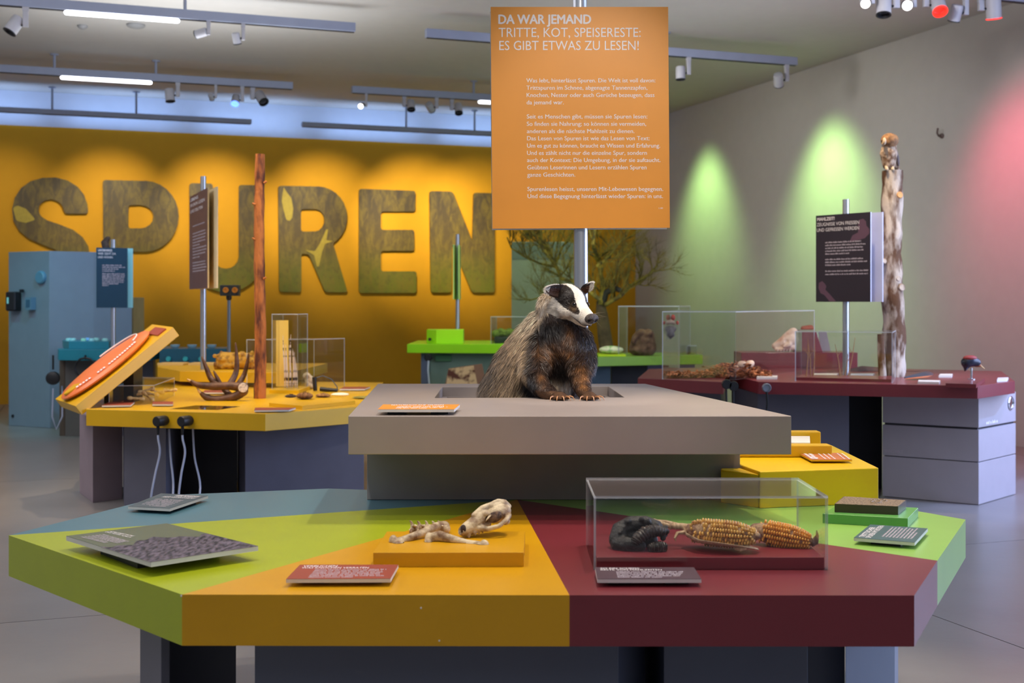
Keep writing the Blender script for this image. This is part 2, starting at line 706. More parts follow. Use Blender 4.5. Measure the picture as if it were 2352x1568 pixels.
mb = MB()
mb.mi = 0
mb.box(K + da * -7.5 + db * -.15 + Vector((0, 0, zor / 2)), (15, .3, zor), math.atan2(da.y, da.x))
mb.mi = 1
mb.box(K + da * -7.5 + db * -.15 + Vector((0, 0, (zor + HC) / 2)), (15, .3, HC - zor), math.atan2(da.y, da.x))
struct('wall_back', mb, [OWALL, WALLB])
mb = MB()
mb.box(K + db * 12.9 + da * .15 + Vector((0, 0, HC / 2)), (.3, 26.4, HC), math.atan2(da.y, da.x))
struct('wall_right', mb, WALLM)
CEILM = mat('ceiling_plaster', (196, 192, 186), .85, var=.02)
mb = MB()
mb.prism([(K + da * a_ + db * b_).to_2d() for a_, b_ in ((-15, -.3), (.3, -.3), (.3, 26), (-15, 26))], HC, HC + .2)
struct('ceiling', mb, CEILM)

# ---- wall letters
def rounded(pts, r, fixed=()):
    out = []
    n = len(pts)
    for k in range(n):
        a, b, c = Vector(pts[k - 1]), Vector(pts[k]), Vector(pts[(k + 1) % n])
        u, v = (a - b), (c - b)
        lu, lv = u.length, v.length
        if lu < 1e-6 or lv < 1e-6:
            continue
        ang = u.angle(v)
        if ang > math.radians(150):
            out.append(tuple(b))
            continue
        q = min(r, lu * .4, lv * .4)
        s0, s1 = b + u.normalized() * q, b + v.normalized() * q
        for t in (0, .25, .5, .75, 1):
            out.append(tuple(s0 * (1 - t) ** 2 + b * 2 * t * (1 - t) + s1 * t * t))
    return out


def arc(cx, cy, rx, ry, a0, a1, n=9):
    return [(cx + rx * math.cos(math.radians(a0 + (a1 - a0) * k / n)), cy - ry * math.sin(math.radians(a0 + (a1 - a0) * k / n))) for k in range(n + 1)]


LET = {
    'S': [[(203, 491)] + [(201, 470), (193, 448), (178, 429), (155, 415), (128, 408), (98, 409), (70, 417), (48, 433), (34, 455), (28, 480), (31, 508), (44, 530), (66, 548), (100, 563), (128, 574), (142, 584), (148, 597), (146, 612), (134, 622), (114, 625), (96, 620), (84, 606), (80, 590), (22, 590), (25, 618), (38, 645), (62, 664), (95, 674), (130, 675), (165, 667), (190, 648), (204, 622), (207, 595), (203, 566), (190, 545), (168, 528), (135, 515), (108, 506), (94, 497), (88, 484), (91, 471), (102, 461), (118, 458), (134, 463), (144, 474), (149, 491)]],
    'P': [[(236, 414), (330, 416)] + arc(331, 497, 79, 81.5, 88, -88, 14) + [(297, 578), (297, 670), (238, 670)],
          [(294.6, 471.6), (320, 471)] + arc(322, 498, 30, 26.5, 88, -88, 8) + [(294.6, 524.6)]],
    'U': [[(434.5, 421), (488, 422), (489, 590)] + arc(518, 590, 29, 27, 180, 360, 8)[1:-1] + [(547.6, 590), (547.6, 425), (603, 426), (604, 590)] + arc(519, 590, 85, 81, 0, -180, 14)[1:-1] + [(435, 590)]],
    'R': [[(638, 427), (725, 428.5)] + arc(727, 499, 69, 70.5, 88, -58, 12) + [(797, 671), (745.5, 671), (708, 584), (691, 582), (691, 671), (640, 670)],
          [(690, 480.6), (722, 480.6)] + arc(722, 506, 22, 25.6, 85, -85, 7) + [(690, 532)]],
    'E': [[(823, 434), (952.6, 438.7), (952, 486), (873, 486), (873, 528), (949.7, 528), (949.7, 576), (873, 576), (873, 623), (955, 623), (955, 672.7), (823, 672.7)]],
    'N': [[(984.7, 439), (1037.7, 440.4), (1083, 555), (1085.8, 443), (1134, 444), (1134, 671.7), (1082, 671.7), (1037, 560), (1034.5, 671.7), (987.7, 671.7)]],
}
LETM = None


def letter_material():
    m = bpy.data.materials.new('forest_print')
    m.use_nodes = True
    nt = m.node_tree
    b = nt.nodes['Principled BSDF']
    b.inputs['Roughness'].default_value = .55
    tc = nt.nodes.new('ShaderNodeTexCoord')
    sx = nt.nodes.new('ShaderNodeSeparateXYZ')
    nt.links.new(tc.outputs['Generated'], sx.inputs[0])
    mp = nt.nodes.new('ShaderNodeMapping')
    mp.inputs['Scale'].default_value = (3.2, 3.2, 1.1)
    nt.links.new(tc.outputs['Object'], mp.inputs[0])
    n = nt.nodes.new('ShaderNodeTexNoise')
    n.inputs['Scale'].default_value = 3.4
    n.inputs['Detail'].default_value = 8
    n.inputs['Roughness'].default_value = .62
    n.inputs['Distortion'].default_value = .8
    nt.links.new(mp.outputs[0], n.inputs['Vector'])
    n2 = nt.nodes.new('ShaderNodeTexNoise')
    n2.inputs['Scale'].default_value = 14
    n2.inputs['Detail'].default_value = 6
    nt.links.new(tc.outputs['Object'], n2.inputs['Vector'])
    r1 = nt.nodes.new('ShaderNodeValToRGB')     # bottom-to-top colour
    e = r1.color_ramp.elements
    e[0].position, e[0].color = .05, lin((116, 118, 24))
    e[1].position, e[1].color = .95, lin((66, 54, 34))
    x = r1.color_ramp.elements.new(.45)
    x.color = lin((88, 72, 32))
    nt.links.new(sx.outputs[2], r1.inputs[0])
    r2 = nt.nodes.new('ShaderNodeValToRGB')
    e = r2.color_ramp.elements
    e[0].position, e[0].color = .42, (0, 0, 0, 1)
    e[1].position, e[1].color = .62, (1, 1, 1, 1)
    nt.links.new(n.outputs['Fac'], r2.inputs[0])
    mx = nt.nodes.new('ShaderNodeMix')
    mx.data_type = 'RGBA'
    mx.inputs[7].default_value = lin((134, 114, 36))
    sc = nt.nodes.new('ShaderNodeMath')
    sc.operation = 'MULTIPLY'
    sc.inputs[1].default_value = .5
    nt.links.new(r2.outputs[0], sc.inputs[0])
    nt.links.new(sc.outputs[0], mx.inputs[0])
    nt.links.new(r1.outputs[0], mx.inputs[6])
    r3 = nt.nodes.new('ShaderNodeValToRGB')
    e = r3.color_ramp.elements
    e[0].position, e[0].color = .52, (0, 0, 0, 1)
    e[1].position, e[1].color = .68, (1, 1, 1, 1)
    nt.links.new(n2.outputs['Fac'], r3.inputs[0])
    s3 = nt.nodes.new('ShaderNodeMath')
    s3.operation = 'MULTIPLY'
    s3.inputs[1].default_value = .3
    nt.links.new(r3.outputs[0], s3.inputs[0])
    m3 = nt.nodes.new('ShaderNodeMix')
    m3.data_type = 'RGBA'
    m3.inputs[7].default_value = lin((60, 50, 30))
    nt.links.new(s3.outputs[0], m3.inputs[0])
    nt.links.new(mx.outputs[2], m3.inputs[6])
    nt.links.new(m3.outputs[2], b.inputs['Base Color'])
    return m


LETM = letter_material()


def flat_letter(loops, off0, thick, name, m, parent=None, r=7, **k):
    """closed outlines on the orange wall -> solid letter, filled with holes"""
    cu = bpy.data.curves.new('l', 'CURVE')
    cu.dimensions = '2D'
    cu.fill_mode = 'BOTH'
    org = WP(sum(p[0] for p in loops[0]) / len(loops[0]), 0)
    ang = math.atan2(da.y, da.x)
    for lp in loops:
        pts = rounded(lp, r)
        sp = cu.splines.new('POLY')
        sp.points.add(len(pts) - 1)
        for q, (x, y) in zip(sp.points, pts):
            w_ = WP(x, y)
            q.co = ((w_ - K).dot(da), w_.z, 0, 1)
        sp.use_cyclic_u = True
    cu.extrude = thick / 2
    cu.bevel_depth = 0
    o = bpy.data.objects.new('l', cu)
    C.objects.link(o)
    dg = bpy.context.evaluated_depsgraph_get()
    me = bpy.data.meshes.new_from_object(o.evaluated_get(dg))
    bpy.data.objects.remove(o)
    mb = MB()
    for v in me.vertices:
        mb.pt(K + da * v.co.x + Vector((0, 0, v.co.y)) + db * (off0 + thick / 2 + v.co.z))
    for p in me.polygons:
        mb.face(p.vertices)
    bpy.data.meshes.remove(me)
    # turn the outline into the letter's own frame (x along the wall)
    cx = sum((v - K).dot(da) for v in mb.v) / len(mb.v)
    zz = min(v.z for v in mb.v)
    base = K + da * cx + db * off0 + Vector((0, 0, zz))
    Mi = Matrix.Rotation(-ang, 4, 'Z')
    for i, v in enumerate(mb.v):
        mb.v[i] = Mi @ (v - base)
    me = bpy.data.meshes.new(name)
    me.from_pydata([tuple(v) for v in mb.v], [], mb.f)
    me.materials.append(m)
    me.update()
    o = bpy.data.objects.new(name, me)
    C.objects.link(o)
    if parent is None:
        o.location = base
        o.rotation_euler = (0, 0, ang)
        WL[o.name] = base
    else:
        o.parent = parent
        o.location = Mi @ (base - WL[parent.name])
    setp(o, **k)
    return o


LEAFP = mat('printed_leaf', (168, 148, 50), .6, var=.1, vs=20)
desc = {'S': 'S, first of the word', 'P': 'P, second of the word', 'U': 'U, behind the reddish log', 'R': 'R, after the reddish log', 'E': 'E, between R and N', 'N': 'N, last of the word'}
lets = {}
for ch, lp in LET.items():
    lets[ch] = flat_letter(lp, .012, .045, 'wall_letter', LETM, label='big forest-print wall letter ' + desc[ch], category='letter', group='letters spelling SPUREN')
flat_letter([[(30, 478), (40, 472), (60, 480), (82, 505), (60, 512), (38, 508)]], .059, .003, 'printed_leaf', LEAFP, lets['S'], r=6, label='pale leaf print')
flat_letter([[(650, 430), (656, 440), (668, 456), (672, 480), (670, 500), (664, 508), (656, 505), (650, 482), (646, 462), (648, 445)]], .059, .003, 'printed_leaf', LEAFP, lets['R'], r=6, label='pale feather print')
flat_letter([[(733, 560), (748, 527), (752, 527), (748, 552), (764, 554), (745, 560), (738, 580), (731, 612), (726, 612), (720, 586), (700, 574), (722, 577)]], .059, .003, 'printed_branch', LEAFP, lets['R'], r=3, label='pale antler print')

# ---- ceiling rails, tubes and lamps
RAILM = paint('rail_grey', (150, 158, 178), .5)


def rail_pt(px, Y0, X0, z):
    """point on a line through (X0,Y0) parallel to the orange wall, behind photo column px"""
    a = (px - CX) / F
    t = (a * Y0 - X0) / (da.x - a * da.y)
    return Vector((X0 + da.x * t, Y0 + da.y * t, z))


def rail(name, px0, px1, ref, zb, h, wd, rods, tubes, label, gap=None):
    X0, Y0 = ref
    a, b = rail_pt(px0, Y0, X0, zb), rail_pt(px1, Y0, X0, zb)
    ang = math.atan2(da.y, da.x)
    t = thing(name, label, 'ceiling rail', (a + b) / 2 + Vector((0, 0, h)), 'ceiling light rails')
    mb = MB()
    mb.box((a + b) / 2 + Vector((0, 0, h / 2)), ((b - a).length, wd, h), ang)
    obj('rail_profile', mb, RAILM, t, bevel=.004)
    mb = MB()
    mb.box((a + b) / 2 + Vector((0, 0, -.004)), ((b - a).length - .02, wd * .4, .008), ang)
    obj('track_slot', mb, LAMPD, t)
    for r in rods:
        c = rail_pt(r, Y0, X0, 0)
        mb = MB()
        mb.tube([(c.x, c.y, zb + h), (c.x, c.y, HC - .002)], .018, 10)
        mb.lathe((c.x, c.y, HC - .02), (0, 0, 1), [(.05, 0), (.06, .018)], 14)
        obj('suspension_rod', mb, RAILM, t)
    for t0, t1 in tubes:
        p, q = rail_pt(t0, Y0, X0, zb - .02), rail_pt(t1, Y0, X0, zb - .02)
        mb = MB()
        mb.tube([p, q], .028, 10, dome=True)
        obj('light_tube', mb, TUBE, t, smooth=True, label='glowing white tube')
    return t


ZR = 4.66
T1 = (-1.77, 13.8)
T2 = (-3.15, 17.5)
rail('ceiling_rail', -60, 815, T1, ZR, .10, .09, (425,), ((153, 407),), 'long grey rail at the top left with the upper glowing tube')
rail('ceiling_rail', 978, 1828, T1, ZR, .10, .09, (1530,), (), 'grey rail passing behind the orange sign, one white spotlight below')
rail('ceiling_rail', -60, 672, T2, ZR, .10, .09, (125, 358), ((143, 345),), 'grey rail at the left with the lower glowing tube and four spotlights')
rail('ceiling_rail', 808, 1420, T2, ZR, .10, .09, (1088,), ((1102, 1330),), 'short grey rail left of the orange sign, tube end showing')
T5 = (-8.06 + 10.0 * 0 + (120 - 0) * 0, 0)
c5 = WP(300, 300, .55)
rail('ceiling_rail', -60, 577, (c5.x, c5.y), 4.52, .075, .12, (120, 313), (), 'dark slim rail before the bright band, left end of wall')
rail('ceiling_rail', 693, 1480, (c5.x, c5.y), 4.52, .075, .12, (933, 1090), (), 'dark slim rail before the bright band, above letters E and N')
rail('ceiling_rail', 1900, 2420, (P(2100, 0, 12.0).x, 12.0), ZR, .10, .09, (2120,), (), 'grey rail just above the frame at the top right')


def lamp(px, py, ref, size, aim, side, label, lit=None, zr=ZR):
    """track spotlight: adapter and gear box on the rail, cylindrical head beside it"""
    X0, Y0 = ref
    rp = rail_pt(px + side * size * 14, Y0, X0, zr)
    c = P(px, py, rp.y)
    s = size
    aim = Vector(aim).normalized()
    t = thing('track_spotlight', label, 'spotlight', (rp.x, rp.y, zr), 'track spotlights')
    gx = .085 * s * (1 if side > 0 else -1)
    g = Vector((c.x + gx * 1.25, c.y, 0))
    mb = MB()
    ang = math.atan2(da.y, da.x)
    mb.box((g.x, g.y, zr - .02), (.06 * s, .035, .04), ang)
    obj('adapter', mb, LAMPG, t)
    zb = c.z - .02
    mb = MB()
    mb.box((g.x, g.y, (zr - .04 + zb) / 2), (.05 * s, .04, max(.05, zr - .04 - zb)), ang)
    obj('gear_box', mb, LAMPG, t, bevel=.003)
    mb = MB()
    mb.tube([(g.x, g.y, c.z), c], .012, 8)
    obj('pivot', mb, LAMPD, t)
    R = .062 * s
    mb = MB()
    mb.lathe(c, aim, [(R * .5, -.09 * s), (R * .92, -.085 * s), (R, -.06 * s), (R, .07 * s), (R, .085 * s), (R * .86, .085 * s), (R * .80, .04 * s)], 22, closed=True)
    hd = obj('lamp_head', mb, LAMPG, t, smooth=True)
    mb = MB()
    mb.lathe(c + aim * .0405 * s, aim, [(R * .78, 0), (R * .74, .006 * s)], 20)
    obj('lens', mb, lit or LENSO, hd, smooth=True)
    mb = MB()
    mb.lathe(c + aim * .078 * s, aim, [(R * 1.04, 0), (R * 1.04, .01), (R * .84, .012), (R * .80, -.03 * s)], 20, closed=False)
    obj('rim', mb, LAMPD if not lit else lit, hd, smooth=True)


lamp(33, 58, T1, 1.1, (-.4, -.3, -.8), 1, 'white spotlight in the top left corner on the front rail')
lamp(462, 76, T1, .75, (-.9, .2, -.2), 1, 'spotlight on the front rail, below left of the rail end, facing left')
lamp(543, 88, T1, .7, (.1, .4, -.9), 1, 'small spotlight on the front rail, right of the left-facing one')
lamp(390, 219, T2, 1.05, (.12, -.1, -1), 1, 'spotlight hanging below the lower glowing tube, dark mouth down')
lamp(485, 222, T2, .6, (0, 1, -.5), 1, 'small dim spotlight between the dark mouth one and the blue one')
lamp(541, 230, T2, .9, (.0, -.6, -.8), 1, 'blue-glowing spotlight on the middle rail', LENSB)
lamp(600, 225, T2, 1.15, (.5, -.5, -.7), -1, 'round spotlight at the right end of the left middle rail', None)
lamp(831, 242, T2, .6, (-.2, -.9, -.4), 1, 'tiny lit spotlight at the left end of the rail by the orange sign', LENSW)
lamp(944, 242, T2, .95, (.1, -.5, -.9), -1, 'spotlight with silver mouth, above the letter E')
lamp(988, 246, T2, .9, (.3, .8, -.5), 1, 'spotlight turned away, between the two silver mouthed ones')
lamp(1053, 250, T2, .95, (.1, -.5, -.9), -1, 'spotlight with silver mouth nearest the orange sign')
lamp(1563, 168, T1, .95, (0, -.05, -1), 1, 'white downward spotlight right of the orange sign')
lamp(1788, 184, T1, 1.0, (.2, .7, -.7), 1, 'spotlight at the right end of the rail near the wall corner')
T7 = (P(2100, 0, 12.0).x, 12.0)
lamp(1986, 4, T7, .7, (-.1, -.8, -.5), 1, 'small lit spotlight, leftmost in the top right cluster', LENSW)
lamp(2030, 14, T7, 1.15, (-.1, -.25, -1), 1, 'spotlight with dark flat mouth in the top right cluster')
lamp(2081, 12, T7, .75, (-.1, -1, -.3), 1, 'round bright spotlight in the middle of the top right cluster', LENSW)
lamp(2155, 12, T7, 1.15, (0, -.6, -.8), -1, 'red-glowing spotlight facing the camera at the top right', LENSR)
lamp(2195, 30, T7, .95, (-.1, .4, -.9), 1, 'spotlight turned away right beside the red-glowing one')
lamp(2282, 20, T7, 1.2, (.15, .25, -1), -1, 'rightmost spotlight at the top right, red rim', LENSR)

for px, py, nm, lb, r in ((190, 58, 'smoke_detector', 'small round smoke detector on the ceiling at top left', .06), (312, 56, 'ceiling_speaker', 'flat round disc on the ceiling behind the upper tube', .11)):
    Y = (HC - CZ) * F / (HY - py)
    c = P(px, py, Y)
    mb = MB()
    mb.lathe((c.x, c.y, HC - .001), (0, 0, -1), [(r, 0), (r, .02), (r * .8, .035), (r * .3, .05)], 20)
    single(nm, mb, mat('detector_white', (150, 150, 150), .5), lb, 'ceiling fitting', smooth=True)
# small dark hook on the right wall
a = (2165 - CX) / F
t_ = (a * KY - KX) / (db.x - a * db.y)
hp = P(2165, 312, KY + db.y * t_) - da * .02
mb = MB()
mb.lathe(hp + da * .02, -da, [(.03, 0), (.03, .02), (.015, .03), (.015, .06)], 12)
mb.tube([hp - da * .04, hp - da * .06 + Vector((0, 0, .03)), hp - da * .05 + Vector((0, 0, .09))], .012, 8)
single('wall_hook', mb, mat('hook_brown', (96, 80, 74), .6), 'small dark hook high on the plain right wall', 'hook', smooth=True)
#@@FRONT
# ================================================================== FRONT TABLE
ZT = .80


def g2(px, py, z=ZT):
    return G(px, py, z).to_2d()


A_, B_, C_, E_, D_ = g2(20, 1229), g2(418, 1365), g2(2100, 1367), g2(2153, 1287), g2(2218, 1192.8)
F_, H_, I_, J_, O_ = g2(384, 1136.5), g2(757, 1121.5), g2(843, 1124.5), Vector((.95, 5.62)), g2(1188, 1147)
M_ = g2(1308, 1366.5)
tab = thing('display_table', 'large many-coloured faceted display table in the foreground', 'table', (0, 4.4, 0))
for pts, m, lb in (((A_, B_, O_), LIME, 'lime yellow wedge'), ((B_, M_, O_), ORANGE, 'ochre wedge'), ((M_, C_, E_, O_), MAROON, 'maroon wedge'),
                   ((E_, D_, J_, O_), GREEN, 'leaf green wedge'), ((A_, O_, J_, Vector((.1, 5.15)), I_, H_, F_), TEAL, 'blue-grey wedge')):
    mb = MB()
    mb.prism(pts, ZT - .14, ZT)
    obj('tabletop_section', mb, m, tab, label=lb)
# paint chips on the front edge
mb = MB()
rc = random.Random(4)
for px, py in ((967, 1396), (1009, 1471), (416, 1368)):
    p = G(px, 1366, ZT)
    p = Vector(((px - CX) * 3.322 / F, 3.3225, CZ - (py - HY) * 3.322 / F))
    mb.box(p, (.004, .002, .004))
obj('paint_chip', mb, WHITEP, tab, kind='stuff')
for px0, px1, Y, dy, m, lb in ((322, 542, 3.75, .7, PED, None), (585, 1481, 3.62, .9, PEDB, None), (1525, 1940, 3.7, .8, PEDB, None)):
    a, b = P(px0, 1500, Y), P(px1, 1500, Y)
    mb = MB()
    if px0 == 322:
        mb.prism([(P(322, 0, 3.95).x, 3.95), (P(370, 0, 3.7).x, 3.7), (P(390, 0, 3.72).x, 3.72), (P(390, 0, 4.1).x, 4.1), (P(542, 0, 4.1).x, 4.1), (P(542, 0, 4.5).x, 4.5), (P(322, 0, 4.5).x, 4.5)], 0, .66)
        obj('pedestal', mb, PED, tab, bevel=.002)
        continue
    if px0 == 585:
        mb.prism([(a.x, Y), (P(1420, 0, Y).x, Y), (P(1481, 0, Y + .25).x, Y + .25), (P(1470, 0, 4.6).x, 4.6), (a.x + .02, 4.6)], 0, .66)
    else:
        mb.prism([(a.x, Y), (P(1855, 0, Y).x, Y), (P(1855, 0, Y + .2).x, Y + .2), (P(1940, 0, Y + .2).x, Y + .2), (P(1940, 0, 4.5).x, 4.5), (a.x + .02, 4.5)], 0, .66)
    obj('pedestal', mb, m, tab, bevel=.002)
mb = MB()
mb.prism([(P(1942, 0, 3.78).x, 3.78), (P(2055, 0, 3.98).x, 3.98), (P(2063, 0, 4.4).x, 4.4), (P(1942, 0, 4.45).x, 4.45)], 0, .66)
obj('pedestal', mb, paint('pedestal_side_lit', (120, 130, 150), .45), tab, bevel=.002)  # lighter blue paint holds the cool light on this right-facing side


# ------------------------------------------------------------------ plaques
def plaque(q, z, m, label, title=(), lines=6, th=.010, gap=.012, ink=None, edge=None, rot=0, tw=.62, body=(.18, .95, .36, .92), group='text plaques', feet=True, th1=.10, extra=None, seed=1, bold=.01):
    """q: four photo corners of the upper face, reading order TL, TR, BR, BL"""
    zt = z + th + gap
    c = [G(x, y, zt) for x, y in q]
    ctr = sum(c, Vector()) / 4
    t = thing('text_plaque', label, 'sign', (ctr.x, ctr.y, z), group)
    mb = MB()
    mb.prism([v.to_2d() for v in c], zt - th, zt)
    mb2 = MB()
    obj('board', mb, edge or WHITEP, t)
    mb2.extr([v + Vector((0, 0, .0004)) for v in c], (0, 0, .0006))
    obj('printed_face', mb2, m, t)
    if feet:
        for s in (.22, .78):
            p = (c[0] * (1 - s) + c[1] * s) * .5 + (c[3] * (1 - s) + c[2] * s) * .5
            mb = MB()
            d = (c[1] - c[0]).normalized()
            mb.box((p.x, p.y, z + gap / 2), ((c[1] - c[0]).length * .22, (c[3] - c[0]).length * .5, gap - .0005), math.atan2(d.y, d.x))
            obj('foot', mb, BLACK, t)
    tl, tr, br, bl = c

    def at(u, v):
        return (tl * (1 - u) + tr * u) * (1 - v) + (bl * (1 - u) + br * u) * v + Vector((0, 0, .0008))
    H = (bl - tl).length
    mb = MB()
    y = .06 + th1
    for k, (s, u0, u1) in enumerate(title):
        put_text(mb, s, at(u0, y), at(u1, y), at(u0, y - .1) - at(u0, y), H * th1, (0, 0, 1), bold if k == 0 else 0, off=.0006)
        y += th1 * 1.25
    if title:
        obj('lettering', mb, ink or INK, t)
    mb = MB()
    u0, u1, v0, v1 = body
    rnd = random.Random(seed)
    for k in range(lines):
        v = v0 + (v1 - v0) * (k + .6) / lines
        e = u1 - rnd.uniform(0, .12) * (u1 - u0)
        if k == lines - 1:
            e = u0 + (u1 - u0) * .6
        put_words(mb, at(u0, v), at(e, v), at(u0, v - .1) - at(u0, v), H * (v1 - v0) / lines * .52, (0, 0, 1), seed * 50 + k, off=.0006)
    if lines:
        obj('small_print', mb, ink or INKG, t)
    if extra:
        extra(t, at)
    return t


RUST = mat('rust_print', (150, 66, 46), .45)
PLUM = mat('plum_print', (78, 58, 66), .4)
ORP = mat('orange_print', (226, 140, 36), .45)
SLATE = mat('slate_print', (72, 90, 98), .4)
OLV = mat('olive_print', (92, 100, 76), .4)
PINE = mat('pine_print', (62, 92, 92), .4)

plaque([(689, 1297), (915, 1297), (897, 1329), (657, 1330)], ZT, RUST, 'rust-red text plaque reading VERBLICHEN on the ochre wedge',
       [('VERBLICHEN', .05, .39), ('WAS KNOCHEN VERRATEN', .05, .72)], 7, body=(.2, .93, .33, .95), seed=3)
plaque([(1367, 1303), (1594, 1303), (1611, 1330), (1372, 1330)], ZT, PLUM, 'dark plum text plaque reading SO EIN SCHEISS by the acrylic case',
       [('SO EIN SCHEISS', .05, .44), ('RESTE VON MAHLZEITEN', .05, .66)], 5, body=(.2, .92, .36, .93), seed=5)
plaque([(880, 929), (1056, 929), (1043, 940), (868, 940)], 1.19, ORP, 'orange text plaque lying on the taupe platform left of the badger',
       [('NATÜRLICH AUF SPUREN', .12, .8)], 4, body=(.22, .9, .4, .9), ink=INK, seed=7, th1=.16)
plaque([(1961, 1235), (1999, 1204.5), (2131, 1213.5), (2101, 1246)], ZT, PINE, 'dark green text plaque on the green wedge at the right',
       [('TRITTSICHER', .08, .8), ('SPUREN IM BODEN', .06, .95)], 9, body=(.2, .95, .4, .93), seed=9, th1=.09)
plaque([(478, 1138.5), (370, 1133), (294, 1163), (390, 1168)][0:4], ZT, SLATE, 'slate-grey text plaque on the blue-grey wedge, upside down',
       [('WASSERSPUREN', .1, .6), ('NASSE FÄHRTEN LESEN', .1, .8)], 7, body=(.2, .9, .4, .93), seed=11)


def photo_part(t, at):
    # printed photograph of a root-covered slope over the lower part of the panel
    mb = MB()
    pr = random.Random(8)
    lo = [(0.36 + .62 * k / 12, .98 - .0) for k in range(13)]
    hi = [(.36 + .62 * k / 12, .52 + .22 * (1 - k / 12) + pr.uniform(-.02, .02) - .1 * math.sin(k / 12 * 3)) for k in range(13)]
    for k in range(12):
        a, b, c, d = at(*lo[k]), at(*lo[k + 1]), at(*hi[k + 1]), at(*hi[k])
        o = Vector((0, 0, .0004))
        mb.quad(a + o, b + o, c + o, d + o)
    obj('printed_photo', mb, mat('root_photo', (122, 112, 124), .45, vs=16, col2=(44, 42, 48), contrast=(.42, .62), stretch=(1, 2.4, 1)), t)


plaque([(152, 1231), (383, 1202), (593, 1254), (347, 1291)], ZT, OLV, 'large olive picture panel with a photo of roots on the lime wedge',
       (), 0, th=.014, gap=.03, extra=None, group='text plaques')
pan = [o for o in C.objects if o.get('label', '').startswith('large olive')][0]
pz = ZT + .044 + .001
cc = [G(x, y, pz) for x, y in ((152, 1231), (383, 1202), (593, 1254), (347, 1291))]


def at2(u, v):   # u along the lower-left -> lower-right front edge, v towards the back
    return (cc[0] * (1 - u) + cc[3] * u) * (1 - v) + (cc[1] * (1 - u) + cc[2] * u) * v


mb = MB()
pr = random.Random(8)
N_ = 16
for k in range(N_):
    def hh(q):
        u = q / N_
        return .42 + .5 * u
    # photograph covers the right part of the sheet
    v0, v1 = k / N_, (k + 1) / N_
    ua, ub = .42 + .06 * math.sin(v0 * 9) + .03 * math.sin(v0 * 31) + .02 * v0, .42 + .06 * math.sin(v1 * 9) + .03 * math.sin(v1 * 31) + .02 * v1
    mb.quad(at2(ua, v0), at2(.995, v0), at2(.995, v1), at2(ub, v1))
obj('printed_photo', mb, mat('root_photo', (134, 122, 136), .45, vs=34, col2=(46, 46, 52), contrast=(.38, .66), stretch=(2.2, .7, 1)), pan, label='photo of tangled roots')
mb = MB()
up = -(at2(1, 0) - at2(0, 0))
put_text(mb, 'HOME SWEET HOME', at2(.30, .33) * 1, at2(.30, .33) + (at2(0, .72) - at2(0, .33)) * .0 + (at2(.42, .52) - at2(.30, .33)) * 0 + (at2(0, 1) - at2(0, 0)) * .001, up, .001, (0, 0, 1)) if False else None
q0, q1 = G(240, 1219, pz), G(301, 1231, pz)
upv = (G(383, 1202, pz) - G(152, 1231, pz)).normalized()
put_text(mb, 'HOME SWEET HOME', G(249, 1221, pz), G(303, 1232, pz), upv, .011, (0, 0, 1), .02)
put_text(mb, 'BAUE, NESTER, HÖHLEN', G(240, 1222, pz), G(297, 1235, pz), upv, .011, (0, 0, 1))
obj('lettering', mb, INK, pan)
mb = MB()
for k in range(7):
    a = G(234 - k * 8.2, 1228.0 + k * .9, pz)
    b = G(294 - k * 6 - (18 if k > 4 else 0), 1244 + k * 1.0 - (3 if k > 4 else 0), pz)
    put_words(mb, a, b, upv, .0065, (0, 0, 1), 90 + k)
obj('small_print', mb, INKG, pan)

# ------------------------------------------------------------------ grey platform with the badger's opening
ZG = 1.19
plat = thing('raised_platform', 'taupe raised platform in the centre with a square opening', 'platform', (.1, 5.2, ZT))
o1, o2, o3, o4 = g2(800, 955, ZG), g2(1818, 955, ZG), g2(1482, 881, ZG), g2(868, 881, ZG)
h1, h2, h3, h4 = g2(998, 913.6, ZG), g2(1434, 912.2, ZG), g2(1397, 887, ZG), g2(1016, 888.8, ZG)
mb = MB()
zs = (ZG - .14, ZG)
ou = [[mb.pt((p.x, p.y, z)) for p in (o1, o2, o3, o4)] for z in zs]
ii = [[mb.pt((p.x, p.y, z)) for p in (h1, h2, h3, h4)] for z in zs]
for k in range(4):
    j = (k + 1) % 4
    mb.face((ou[1][k], ou[1][j], ii[1][j], ii[1][k]))
    mb.face((ou[0][j], ou[0][k], ii[0][k], ii[0][j]))
    mb.face((ou[0][k], ou[0][j], ou[1][j], ou[1][k]))
    mb.face((ii[0][j], ii[0][k], ii[1][k], ii[1][j]))
obj('top_slab', mb, TAUPE, plat, bevel=.0025)
mb = MB()
ins = .035


def inset(ps, d):
    c = sum(ps, Vector((0, 0))) / len(ps)
    return [p + (c - p).normalized() * d for p in ps]


# stepped lining of the opening
hs = (h1, h2, h3, h4)
hi_ = inset(hs, .03)
a_ = [mb.pt((p.x, p.y, ZG - .045)) for p in inset(hs, .001)]
b_ = [mb.pt((p.x, p.y, ZG - .045)) for p in hi_]
c_ = [mb.pt((p.x, p.y, ZG - .2)) for p in hi_]
for k in range(4):
    j = (k + 1) % 4
    mb.face((a_[k], a_[j], b_[j], b_[k]))
    mb.face((b_[k], b_[j], c_[j], c_[k]))
mb.face(c_)
obj('opening_lining', mb, TAUPE, plat)
mb = MB()
p1 = g2(843, 1148, ZT)
mb.prism([p1, (g2(1700, 1148, ZT).x, p1.y), (g2(1700, 1148, ZT).x - .25, 6.0), (p1.x + .1, 6.0)], ZT + .001, ZG - .141)
obj('base', mb, mat('platform_base_grey', (136, 132, 132), .5), plat, bevel=.002)

